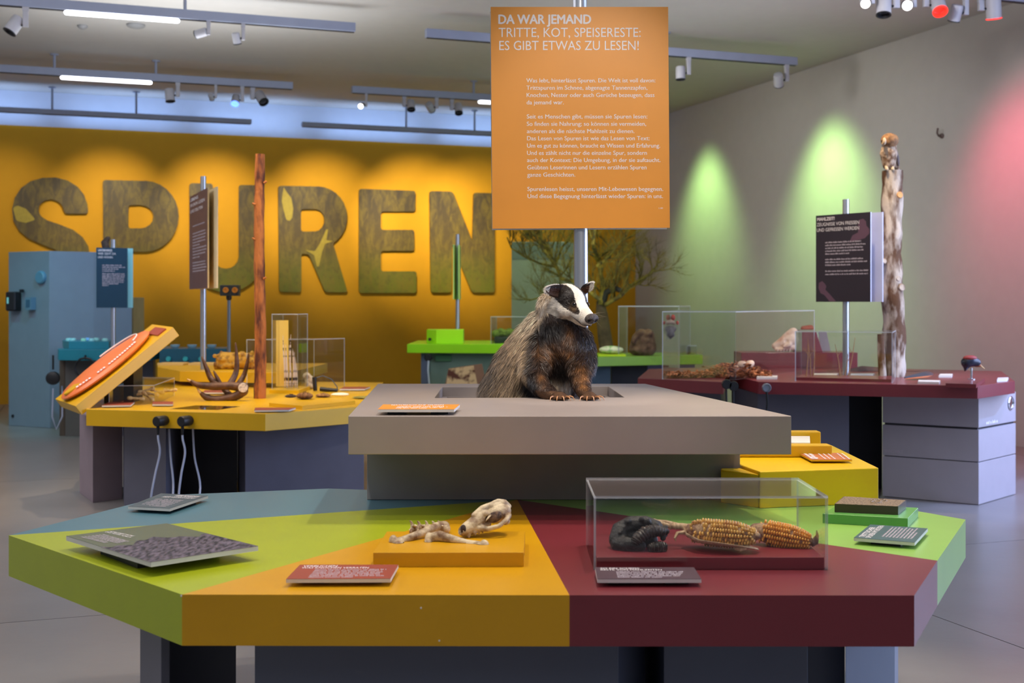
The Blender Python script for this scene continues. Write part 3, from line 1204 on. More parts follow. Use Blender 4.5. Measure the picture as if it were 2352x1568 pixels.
# pole and orange sign
YS = 5.70
pt_ = P(1331, -40, YS)
pb_ = P(1336, 880, YS)
sg = thing('sign_stand', 'big orange text panel on a silver pole above the badger', 'sign', (pb_.x, YS, ZG - .2))
mb = MB()
mb.tube([(pb_.x, YS, ZG - .197), (pt_.x, YS, pt_.z + .12)], .0325, 24)
obj('pole', mb, ALU, sg, smooth=True)
Yf = YS - .052
cs = [P(1127, 16, Yf), P(1534.5, 16, Yf), P(1538.5, 523, Yf), P(1131, 525, Yf)]
mb = MB()
mb.extr(cs, (0, .008, 0))
obj('front_panel', mb, WHITEP, sg, label='orange printed panel')
mb = MB()
SOR = mat('sign_orange', (230, 150, 46), .42, var=.02)
mb.extr([c + Vector((0, -.0012, 0)) for c in cs], (0, .0008, 0))
obj('printed_face', mb, SOR, sg)
Yb = YS + .045
cb = [P(1125, 27, Yb), P(1530, 27, Yb), P(1531.5, 526, Yb), P(1130, 528, Yb)]
mb = MB()
mb.extr(cb, (0, .008, 0))
obj('rear_panel', mb, WHITEP, sg, label='rear panel, white edge showing')
for zz in (60, 470):
    mb = MB()
    q = P(1333, zz, YS)
    mb.box((q.x, YS, q.z), (.16, .085, .03))
    obj('bracket', mb, ALU, sg)
mb = MB()
n_ = (0, -1, 0)


def line(s, x0, x1, yb, cap, bold=0.):
    x0, x1, yb = 1100 + x0 / 2.8, 1100 + x1 / 2.8, yb / 2.8
    put_text(mb, s, P(x0, yb, Yf - .0014), P(x1, yb - .2, Yf - .0014), (0, 0, 1), cap * Yf / F, n_, bold, .0004)


line('DA WAR JEMAND', 127, 720, 153, 20.5, .035)
line('TRITTE, KOT, SPEISERESTE:', 127, 1040, 238, 21)
line('ES GIBT ETWAS ZU LESEN!', 131, 1028, 322, 21)
obj('headline', mb, INK, sg)
mb = MB()
for s, a, b, y in (('Was lebt, hinterlässt Spuren. Die Welt ist voll davon:', 305, 1135, 530), ('Trittspuren im Schnee, abgenagte Tannenzapfen,', 306, 1083, 577),
                   ('Knochen, Nester oder auch Gerüche bezeugen, dass', 307, 1129, 624), ('da jemand war.', 307, 545, 671),
                   ('Seit es Menschen gibt, müssen sie Spuren lesen:', 308, 1083, 762), ('So finden sie Nahrung; so können sie vermeiden,', 308, 1075, 809),
                   ('anderen als die nächste Mahlzeit zu dienen.', 309, 1000, 856), ('Das Lesen von Spuren ist wie das Lesen von Text:', 310, 1097, 902),
                   ('Um es gut zu können, braucht es Wissen und Erfahrung.', 310, 1165, 949), ('Und es zählt nicht nur die einzelne Spur, sondern', 310, 1080, 996),
                   ('auch der Kontext: Die Umgebung, in der sie auftaucht.', 310, 1167, 1042), ('Geübten Leserinnen und Lesern erzählen Spuren', 311, 1078, 1089),
                   ('ganze Geschichten.', 311, 619, 1136), ('Spurenlesen heisst, unseren Mit-Lebewesen begegnen.', 312, 1185, 1228),
                   ('Und diese Begegnung hinterlässt wieder Spuren: in uns.', 313, 1183, 1274)):
    line(s, a, b, y, 9.4, .012)
line('1.00', 1157, 1183, 1343, 3.4)
obj('body_text', mb, INK, sg)

# ------------------------------------------------------------------ bones on their ochre plinth
ZP = ZT + .044
pl = MB()
fl_, fr_ = g2(857, 1268.6, ZP), g2(1203, 1268, ZP)
bl_, br_ = g2(888.6, 1220, ZP), g2(1206, 1219.4, ZP)
pl.prism([fl_, fr_, br_, bl_], ZT, ZP)
single('low_plinth', pl, ORANGE, 'low ochre plinth under the skull and long bones', 'plinth', 'low plinths on the front table', bevel=.0015)


def bx(px, py, Y):
    return P(px, py, Y)


def long_bone(name, pts, label, ends=()):
    limbs = [[(P(x, y, Y), r * 1.22) for x, y, Y, r in pts]]
    ells = [(P(x, y, Y), tuple(q * 1.15 for q in r), None) for x, y, Y, r in ends]
    me = blob_mesh(limbs, .0028, 2, ells)
    for v in me.vertices:
        v.co.z = max(v.co.z, ZP + .0006)
    o = meshobj(name, me, BONE, label=label, cat='bone', group='bones on the ochre plinth')
    return o


long_bone('long_bone', [(908, 1246, 3.86, .013), (925, 1243, 3.87, .0135), (945, 1233, 3.88, .0105), (975, 1221, 3.92, .0105), (1003, 1210, 3.98, .013), (1020, 1209, 4.02, .016)],
          'long bone with a round knob at its left end, leaning on the jaw',
          [(903, 1243, 3.86, (.012, .02, .018)), (915, 1252, 3.84, (.016, .014, .013)), (1022, 1214, 4.0, (.016, .018, .015)), (1012, 1206, 4.02, (.016, .012, .012))])
long_bone('long_bone', [(990, 1235, 3.87, .0135), (1010, 1230, 3.87, .014), (1040, 1238, 3.85, .0105), (1072, 1247, 3.84, .0095), (1100, 1252, 3.83, .011)],
          'long bone lying in front of the skull',
          [(985, 1240, 3.87, (.012, .016, .022)), (984, 1249, 3.86, (.012, .014, .017)), (1112, 1253, 3.82, (.014, .014, .017)), (1106, 1257, 3.82, (.014, .012, .014))])
# support pin
# row of vertebrae / jaw with teeth
limbs = [[(P(944, 1219, 4.06), .009), (P(960, 1213, 4.06), .013), (P(985, 1212, 4.06), .012), (P(1018, 1211, 4.06), .01)]]
for k, x in enumerate((948, 964, 981, 996, 1008)):
    limbs.append([(P(x, 1210, 4.05), .008), (P(x - 3 + k, 1199, 4.05), .0042), (P(x - 6 + k, 1196 + (k % 2), 4.05), .0032)])
    limbs.append([(P(x, 1212, 4.05), .008), (P(x + 5, 1206, 4.0), .004), (P(x + 9, 1208, 3.97), .003)])
    limbs.append([(P(x, 1214, 4.05), .009), (P(x - 4, 1221, 4.0), .006)])
me = blob_mesh(limbs, .0026, 2, [(P(958, 1214, 4.02), (.014, .012, .011), None), (P(973, 1212, 4.0), (.012, .012, .010), None)])
for v in me.vertices:
    v.co.z = max(v.co.z, ZP + .0006)
meshobj('vertebrae', me, BONE, label='short row of spiny vertebrae behind the long bones', cat='bone', group='bones on the ochre plinth')


# skull in three-quarter view
def skull():
    c = P(1120, 1200, 3.97)
    f = Vector((-.82, -.50, -.20)).normalized()       # towards the snout
    u = (Vector((0, 0, 1)) - f * f.z).normalized()
    l = Vector((.53, -.848, 0))                       # near side

    def q(a, b, e):
        return c + f * a + l * b + u * e
    M = Matrix((l, f, u)).transposed()
    ells = [(q(-.038, 0, .006), (.038, .050, .031), M), (q(.022, 0, .009), (.027, .034, .026), M), (q(.070, 0, -.010), (.021, .030, .021), M)]
    limbs = [[(q(.02, 0, .0), .033), (q(.055, 0, -.008), .027), (q(.085, 0, -.012), .022), (q(.096, 0, -.013), .018)],
             [(q(.045, 0, .022), .012), (q(.012, 0, .038), .010), (q(-.02, 0, .042), .0065), (q(-.050, 0, .046), .0055), (q(-.075, 0, .036), .0055), (q(-.088, 0, .014), .007)],
             [(q(.01, 0, .03), .009), (q(-.03, 0, .037), .007), (q(-.06, 0, .037), .007), (q(-.08, 0, .022), .008)], [(q(-.02, 0, .034), .012), (q(-.07, 0, .03), .012)]]
    for sd in (1, -1):
        limbs.append([(q(.048, .024 * sd, -.014), .012), (q(.030, .044 * sd, -.020), .0085), (q(-.002, .060 * sd, -.018), .0075), (q(-.032, .058 * sd, -.008), .008), (q(-.055, .042 * sd, -.004), .009), (q(-.062, .030 * sd, -.004), .010)])
        limbs.append([(q(.018, .024 * sd, .024), .009), (q(.010, .034 * sd, .020), .006), (q(.004, .040 * sd, .012), .004)])
        limbs.append([(q(.082, .014 * sd, -.022), .007), (q(.088, .016 * sd, -.032), .005)])
        for k in range(4):
            limbs.append([(q(.025 + k * .014, .021 * sd, -.024), .0065), (q(.025 + k * .014, .022 * sd, -.031), .004)])
        ells.append((q(-.052, .022 * sd, -.024), (.013, .015, .011), M))
    me = blob_mesh(limbs, .0024, 3, ells, carve=[(q(.104, 0, -.008), .014), (q(.014, .040, .004), .017), (q(.014, -.040, .004), .017), (q(.050, .032, -.002), .006)])
    zm = min(v.co.z for v in me.vertices)
    dz = ZP + .001 - zm
    for v in me.vertices:
        v.co.z += dz
    o = meshobj('animal_skull', me, BONE, label='badger-like skull with tall crest on the ochre plinth', cat='skull')
    up = Vector((0, 0, dz))
    for nm, cc3, rr3, lb3 in (('nasal_opening', q(.0955, .006, -.008), (.012, .011, .016), 'dark lump, painted shade of the nose hole'), ('temple_hollow', q(-.008, .0335, .007), (.007, .030, .018), 'brown lump, painted shade of the hollow above the cheek bone')):  # dark and brown lumps carry the shade of nose hole and temple
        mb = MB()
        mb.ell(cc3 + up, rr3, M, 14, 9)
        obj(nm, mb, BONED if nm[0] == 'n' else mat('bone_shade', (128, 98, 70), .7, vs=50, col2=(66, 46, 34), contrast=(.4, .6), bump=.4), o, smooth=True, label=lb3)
    return o


skull()

# ------------------------------------------------------------------ acrylic case with droppings and corn cobs
ZM = ZT + .0365
cf = G(1364, 1309, ZT)
X0, X1 = cf.x, G(1902, 1309, ZT).x
Y0, Y1 = cf.y, 4.03


def acrylic(label, x0, x1, y0, y1, z0, z1, th, M=None, org=None, group='acrylic cases', name='acrylic_case'):
    """open-bottomed box of clear panes with bright polished edges"""
    org = Vector(org or ((x0 + x1) / 2, (y0 + y1) / 2, z0))
    t = thing(name, label, 'display case', org, group)
    parts = (((x0, x1), (y0, y0 + th), (z0, z1 - th)), ((x0, x1), (y1 - th, y1), (z0, z1 - th)),
             ((x0, x0 + th), (y0 + th, y1 - th), (z0, z1 - th)), ((x1 - th, x1), (y0 + th, y1 - th), (z0, z1 - th)), ((x0, x1), (y0, y1), (z1 - th, z1)))
    for k, (xs, ys, zs_) in enumerate(parts):
        mb = MB()
        if M:
            mb.m = M
        dims = (xs[1] - xs[0], ys[1] - ys[0], zs_[1] - zs_[0])
        mb.box(((xs[0] + xs[1]) / 2, (ys[0] + ys[1]) / 2, (zs_[0] + zs_[1]) / 2), dims)
        thin = dims.index(min(dims))
        # face order in box(): bottom, top, -y, +x, +y, -x
        ax = [2, 2, 1, 0, 1, 0]
        mb.fm = [0 if a == thin else 1 for a in ax]
        obj('pane', mb, [ACRYL, ACRED], t)
    return t


acrylic('clear acrylic case over corn cobs and dark droppings', X0, X1, Y0, Y1, ZT, ZT + .222, .007)
mb = MB()
mb.box(((X0 + X1) / 2, (Y0 + Y1) / 2, (ZT + ZM) / 2), (X1 - X0 - .018, Y1 - Y0 - .018, ZM - ZT))
single('low_plinth', mb, MAROON, 'low maroon plinth inside the big acrylic case', 'plinth', 'low plinths on the front table', bevel=.001)

# droppings
rp = random.Random(3)
DUNG = mat('dark_dung', (44, 38, 34), .55, vs=30, col2=(22, 18, 16), bump=.6, bs=70)
limbs = []
main = [(1420, 1240, 3.80), (1425, 1218, 3.82), (1450, 1204, 3.83), (1482, 1204, 3.83), (1508, 1212, 3.82), (1524, 1226, 3.80)]
limbs.append([(P(x, y, Y), r) for (x, y, Y), r in zip(main, (.03, .03, .028, .028, .024, .014))])
limbs.append([(P(1418, 1250, 3.78), .022), (P(1440, 1250, 3.76), .024), (P(1470, 1254, 3.76), .02)])
limbs.append([(P(1440, 1235, 3.83), .035), (P(1490, 1240, 3.83), .03)])
for k in range(26):
    a = rp.random()
    i = min(4, int(a * 5))
    x, y, Y = [main[i][j] + (main[i + 1][j] - main[i][j]) * (a * 5 - i) for j in range(3)]
    limbs.append([(P(x + rp.uniform(-14, 14), y + rp.uniform(-14, 14), Y - rp.uniform(0, .03)), rp.uniform(.006, .012))])
me = blob_mesh(limbs, .0032, 2)
zm = min(v.co.z for v in me.vertices)
for v in me.vertices:
    v.co.z = max(v.co.z, ZM + .0005)
meshobj('dropping', me, DUNG, label='large black curled dropping at the left in the case', cat='dropping', group='droppings in the case')


def ridged(pts, r, n, seed, label):
    rnd = random.Random(seed)
    path, rad = [], []
    P3 = [P(*p) for p in pts]
    m = 64
    for k in range(m + 1):
        a = k / m * (len(P3) - 1)
        i = min(len(P3) - 2, int(a))
        path.append(P3[i].lerp(P3[i + 1], a - i))
        e = math.sin(math.pi * (k + 3) / (m + 6)) ** .35
        rad.append(r * e * (.84 + .16 * abs(math.sin(k / m * math.pi * n))))
    mb = MB()
    mb.tube(path, rad, 18, dome=False)
    for i, v in enumerate(mb.v):
        mb.v[i] = v + Vector((rnd.uniform(-1, 1), rnd.uniform(-1, 1), rnd.uniform(-1, 1))) * r * .05
        mb.v[i].z = max(mb.v[i].z, ZM + .0005)
    return single('dropping', mb, mat('ridged_dung', (66, 50, 40), .35, vs=50, col2=(22, 17, 15), bump=.5, bs=90), label, 'dropping', 'droppings in the case', smooth=True)


ridged([(1456, 1250, 3.745), (1464, 1238, 3.75), (1482, 1224, 3.76), (1505, 1218, 3.77), (1528, 1222, 3.78)], .022, 13, 1, 'ridged dark dropping curling over the big one')
ridged([(1488, 1258, 3.74), (1510, 1257, 3.745), (1532, 1254, 3.75)], .019, 9, 2, 'short ridged dropping at the front right of the heap')

HUSK = mat('dry_husk', (206, 176, 140), .7, vs=30, col2=(160, 126, 92), stretch=(4, 1, 1), bump=.3)
KERN = mat('corn_kernel', (240, 176, 74), .3, vs=60, col2=(214, 140, 44), contrast=(.35, .6))
KERN2 = mat('old_corn_kernel', (232, 188, 98), .35, vs=40, col2=(180, 122, 64), contrast=(.35, .6))
COBC = mat('bare_cob', (120, 84, 66), .8, vs=60, col2=(172, 138, 104), contrast=(.45, .6), bump=.6, bs=120)


def corn(p0, p1, r, rows, n, label, kern, bald=None, seed=0, tip=True):
    rnd = random.Random(seed)
    p0, p1 = Vector(p0), Vector(p1)
    ax = (p1 - p0).normalized()
    L = (p1 - p0).length
    u = ax.orthogonal().normalized()
    w_ = ax.cross(u)

    def R(t):
        return r * (min(1, .72 + t * 1.6) if t < .2 else (1 - max(0, (t - .55) / .45) ** 2 * .62))
    mb = MB()
    mb.tube([p0 + ax * L * t for t in [k / 14 for k in range(15)]], [R(k / 14) * .86 for k in range(15)], 18, dome=True)
    t = single('corn_cob', mb, COBC, label, 'corn cob', 'corn cobs in the case', smooth=True)
    mb = MB()
    for j in range(rows):
        ph = 2 * math.pi * j / rows
        for k in range(n):
            tt = (k + .5 * (j % 2) + .3) / n
            if tt > .985:
                continue
            if bald and bald(tt, ph, rnd):
                continue
            rr = R(tt)
            d = u * math.cos(ph) + w_ * math.sin(ph)
            c = p0 + ax * L * tt + d * rr * .88
            sz = (L / n * .52 * rnd.uniform(.9, 1.05), math.pi * rr / rows * rnd.uniform(.93, 1.05), r * .27)
            M = Matrix((ax, d.cross(ax), d)).transposed()
            mb.ell(c, sz, M, 7, 5)
    obj('kernels', mb, kern, t, smooth=True, kind='stuff')
    return t


def bald1(t, ph, rnd):
    a = math.degrees(ph) % 360
    if t < .2 and rnd.random() < .75:
        return True
    return rnd.random() < .05


# right-hand cob, full of kernels
c1 = corn(P(1736, 1218, 3.86), P(1864, 1244, 3.80), .0375, 15, 22, 'full yellow corn cob at the right in the case', KERN, bald1, 1)
mb = MB()
q = P(1864, 1244, 3.80)
mb.tube([q, q + Vector((.012, 0, .002)), q + Vector((.018, 0, .02)), q + Vector((.016, 0, .036))], [.016, .012, .005, .002], 10)
obj('dried_tip', mb, mat('dry_tip', (96, 66, 46), .8, bump=.4), c1, smooth=True)


def bald2(t, ph, rnd):
    a = math.sin(ph * 1.0 + 2.2) + .5 * math.sin(t * 17)
    if t < .22:
        return rnd.random() < .7
    if .45 < t < .8 and a > .75:
        return rnd.random() < .92
    if .26 < t < .38 and a > .2:
        return rnd.random() < .8
    return rnd.random() < .06


c2 = corn(P(1588, 1219, 3.82), P(1738, 1231, 3.74), .0385, 16, 24, 'gnawed corn cob with bare patches and dry husk, middle of the case', KERN2, bald2, 5)
# husk leaf below and stalk
mb = MB()
pth = [P(1568, 1206, 3.84), P(1574, 1228, 3.80), (P(1600, 1245, 3.76)), P(1640, 1251, 3.74), P(1690, 1256, 3.72), P(1742, 1262, 3.71)]
wd = [.012, .022, .036, .036, .024, .006]
prev = None
for k, (p, w_) in enumerate(zip(pth, wd)):
    row = []
    for j in range(5):
        s = (j - 2) / 2
        row.append(mb.pt(Vector((p.x, p.y + s * w_ * 1.3, max(ZM + .002, p.z + abs(s) ** 2 * w_ * .5)))))
    if prev:
        for j in range(4):
            mb.face((prev[j], row[j], row[j + 1], prev[j + 1]))
    prev = row
hk = obj('husk_leaf', mb, HUSK, c2, smooth=True)
hk.modifiers.new('s', 'SOLIDIFY').thickness = .0016
mb = MB()
mb.tube([P(1500, 1194, 3.86), P(1520, 1203, 3.86), P(1540, 1208, 3.85), P(1565, 1209, 3.84), P(1584, 1212, 3.83)], [.006, .009, .008, .011, .013], 12)
for x, y in ((1540, 1208), (1552, 1208.5), (1566, 1209)):
    mb.lathe(P(x, y, 3.846), (1, 0, -.06), [(.009, -.003), (.0125, 0), (.009, .003)], 12)
obj('stalk', mb, HUSK, c2, smooth=True)
for k, (pp) in enumerate(([P(1572, 1222, 3.80), P(1556, 1224, 3.79), P(1550, 1236, 3.78), P(1552, 1243, 3.78)], [P(1690, 1258, 3.71), P(1700, 1262, 3.70), P(1715, 1259, 3.70)], [P(1560, 1206, 3.85), P(1530, 1198, 3.86), P(1504, 1195, 3.87)])):
    mb = MB()
    mb.tube(pp, [.007, .006, .004, .0015][:len(pp)], 6)
    for i, v in enumerate(mb.v):
        mb.v[i].z = max(v.z, ZM + .0005)
    obj('husk_shred', mb, HUSK, c2, smooth=True)

# ------------------------------------------------------------------ yellow stepped box at the right
ZY = .943
t = thing('stepped_box', 'bright yellow stepped box behind the acrylic case', 'box', (1.2, 5.1, ZT))
ya, yb, yc, yd = g2(1745, 1083, ZY), g2(2018, 1074, ZY), g2(1911, 1022, ZY), g2(1700, 1050, ZY)
mb = MB()
mb.prism([ya, yb, yc, Vector((yd.x + .03, yc.y)), Vector((.93, 5.4)), Vector((.93, 4.94))], ZT + .0005, ZY)
obj('main_block', mb, YELLOW2, t, bevel=.004)
mb = MB()
mb.prism([Vector((ya.x - .002, ya.y + .012)), Vector((.925, 4.936)), Vector((.845, 4.93)), Vector((.835, 4.875))], ZT + .0005, ZY - .012)
obj('side_wedge', mb, YELLOW2, t, bevel=.004)
# tray device on top
tr = thing('tray_device', 'orange-yellow tray with a white screen on top of the yellow box', 'tray', (1.28, 5.35, ZY))
ta, tb = g2(1740, 1042, ZY + .0), G(1912, 1040, ZY)
mb = MB()
Yt = 5.18
mb.prism([(.93, Yt), (P(1912, 0, Yt).x, Yt), (P(1905, 0, Yt).x + .01, Yt + .07), (.93, Yt + .07)], ZY + .001, ZY + .052)
obj('front_rail', mb, ORANGED, tr, bevel=.006)
mb = MB()
mb.prism([(.93, Yt + .071), (P(1870, 0, Yt).x, Yt + .071), (P(1860, 0, 5.5).x, 5.5), (.93, 5.5)], ZY + .001, ZY + .056)
obj('screen_bed', mb, mat('screen_white', (236, 236, 226), .3), tr, bevel=.002)
mb = MB()
mb.lathe((1.12, 5.36, ZY + .0565), (0, 0, 1), [(.075, 0), (.075, .001)], 24)
obj('screen_picture', mb, mat('screen_blue', (92, 128, 140), .3), tr)
mb = MB()
mb.prism([(.93, 5.501), (P(1886, 0, 5.5).x, 5.501), (P(1886, 0, 5.5).x, 5.57), (.93, 5.57)], ZY + .001, ZY + .075)
obj('rear_rail', mb, ORANGED, tr, bevel=.006)
plaque([(1833, 1040), (1928, 1040), (1957, 1056), (1864, 1056)][0:4], ZY, mat('copper_print', (192, 112, 60), .45), 'copper-brown text plaque on the yellow stepped box', (), 0, edge=ORANGED, th=.006, gap=.008)
pq = [o for o in C.objects if o.get('label', '').startswith('copper-brown')][0]
mb = MB()
zq = ZY + .0155
for k in range(9):
    a0, a1 = G(1844 + k * 11, 1041 + .0 * k, zq), G(1862 + k * 11 - (0 if k else -3), 1054.5, zq)
    if k in (2, 6):
        continue
    put_words(mb, a0, a1, (1, 0, 0), .016 if k < 2 else .007, (0, 0, 1), 300 + k)
obj('small_print', mb, INK, pq)

# ------------------------------------------------------------------ green plinth and track plate
ZQ = ZT + .035
mb = MB()
gq = [g2(1889, 1179, ZQ), g2(2085, 1190, ZQ), g2(2109, 1165.5, ZQ), g2(1925, 1158, ZQ)]
mb.prism(gq, ZT, ZQ)
single('low_plinth', mb, GREEN2, 'low green plinth on the green wedge under a brown plate', 'plinth', 'low plinths on the front table', bevel=.0015)
ZB = ZQ + .031
mb = MB()
bq = [g2(1917, 1156.5, ZB), g2(2063, 1162.5, ZB), g2(2081, 1148.5, ZB), g2(1938, 1139.5, ZB)]
mb.prism(bq, ZQ + .0005, ZB)
SAND = mat('cast_soil', (148, 126, 98), .6, vs=160, col2=(90, 74, 54), contrast=(.4, .62), bump=.5, bs=200)
tp = single('track_plate', mb, paint('plate_side', (66, 58, 36), .3), 'brown cast plate with an animal paw print on the green plinth', 'plate')
mb = MB()
nx, ny = 60, 36
cx_, cy_ = sum(bq, Vector((0, 0))) / 4
grid = []
rs = random.Random(6)
for i in range(nx + 1):
    for j in range(ny + 1):
        u, v = i / nx, j / ny
        p = (bq[0] * (1 - u) + bq[1] * u) * (1 - v) + (bq[3] * (1 - u) + bq[2] * u) * v
        z = ZB + .0008 + rs.uniform(0, .0009)
        for (a, b, ra, rb, dp) in ((.60, .40, .055, .13, .010), (.50, .62, .025, .07, .008), (.56, .76, .025, .07, .008), (.64, .78, .025, .07, .008), (.70, .64, .025, .07, .008)):
            q = ((u - a) / ra) ** 2 + ((v - b) / rb) ** 2
            if q < 2.6:
                z += dp * (-.9 * math.exp(-q * 1.6) + .55 * math.exp(-(q - 1.8) ** 2 * 2.5))
        if i in (0, nx) or j in (0, ny):
            z = ZB - .0005
        grid.append(mb.pt((p.x, p.y, z)))
for i in range(nx):
    for j in range(ny):
        a = i * (ny + 1) + j
        mb.face((grid[a], grid[a + ny + 1], grid[a + ny + 2], grid[a + 1]))
obj('soil_surface', mb, SAND, tp, smooth=True, label='sandy top with paw print')
#@@BADGER
# ================================================================== BADGER
bg = thing('badger', 'stuffed badger leaning out of the square opening with both front paws on the rim', 'badger', (.1, 5.4, ZG - .15))
BC = P(1312, 687, 5.34)                 # centre of the skull
bf = Vector((.481, -.741, -.469)).normalized()
bu = (Vector((0, 0, 1)) - bf * bf.z).normalized()
bl = bu.cross(bf).normalized()
if bl.x > 0:
    bl = -bl                            # bl: towards the viewer's left


def hq(e, a, b):
    return BC + bf * e + bl * a + bu * b


HM = Matrix((bf, bl, bu)).transposed()


def pr(x, y, Y, r):
    return (P(x, y, Y), r / 528.)


limbs = [
    [pr(1178, 960, 5.64, 88), pr(1185, 915, 5.62, 90), pr(1215, 850, 5.57, 84), pr(1250, 790, 5.50, 72), pr(1272, 742, 5.45, 52), pr(1292, 718, 5.40, 34)],
    [pr(1262, 925, 5.60, 52), pr(1285, 850, 5.52, 56), pr(1300, 800, 5.45, 62)],
    [pr(1285, 770, 5.42, 55), pr(1312, 790, 5.40, 52)],
    [pr(1245, 800, 5.42, 46), pr(1232, 835, 5.37, 38), pr(1228, 868, 5.30, 29), pr(1246, 893, 5.225, 22), pr(1266, 907, 5.18, 17)],
    [pr(1325, 800, 5.42, 42), pr(1334, 835, 5.36, 36), pr(1333, 865, 5.29, 26), pr(1337, 890, 5.22, 19), pr(1344, 905, 5.18, 16)],
    # neck / head
    [(hq(-.085, .02, -.085), .068), (hq(-.02, 0, -.018), .062)],
    [(hq(.045, 0, -.012), .050), (hq(.10, 0, -.018), .040), (hq(.147, 0, -.016), .0325)],
    [(hq(.03, 0, -.052), .030), (hq(.09, 0, -.052), .024), (hq(.138, 0, -.046), .0165)],
]
ells = [(hq(0, 0, 0), (.080, .066, .056), HM), (hq(.025, .036, -.030), (.050, .030, .032), HM), (hq(.025, -.036, -.030), (.050, .030, .032), HM),
        (hq(.144, 0, -.026), (.024, .035, .022), HM)]
# paws: broad pads with five toes each
claws, toes = [], []
for (x, y, dx) in ((1284, 914, 1.0), (1352, 913, 1.0)):
    c = P(x, y, 5.135)
    c.z = ZG + .020
    ells.append((c, (.030, .036, .018), None))
    for k in range(5):
        a = math.radians(-52 + 26 * k + 16)
        d = Vector((math.sin(a), -math.cos(a), 0))
        b = c + Vector((math.sin(a) * .016, -.006, 0))
        e = c + d * .040
        e.z = ZG + .011
        limbs.append([(b, .013), (e, .0095)])
        claws.append((e + d * .004 + Vector((0, 0, .004)), d))
bm_ = blob_mesh(limbs, .0052, 5, ells)


def carve_eye():
    pass


def vnoise(p, s, seed=0):
    """cheap smooth value noise, vectorised"""
    q = p * s + seed * 17.3
    return (np.sin(q[:, 0] * 1.7 + 1.3 * np.sin(q[:, 1] * 1.1)) + np.sin(q[:, 1] * 1.9 + 1.7 * np.sin(q[:, 2] * 1.3)) + np.sin(q[:, 2] * 2.1 + 1.1 * np.sin(q[:, 0] * .9))) / 3


def L3(c):
    return np.array(lin(c)[:3])


WHT, CREAMY, TAN, GREY, DARK, BLK, RUSTC, GOLD = [L3(c) for c in ((250, 243, 230), (226, 206, 180), (176, 150, 118), (128, 108, 86), (44, 29, 21), (20, 14, 11), (122, 66, 34), (160, 112, 58))]


def sm(x, a, b):
    t = np.clip((x - a) / (b - a), 0, 1)
    return t * t * (3 - 2 * t)


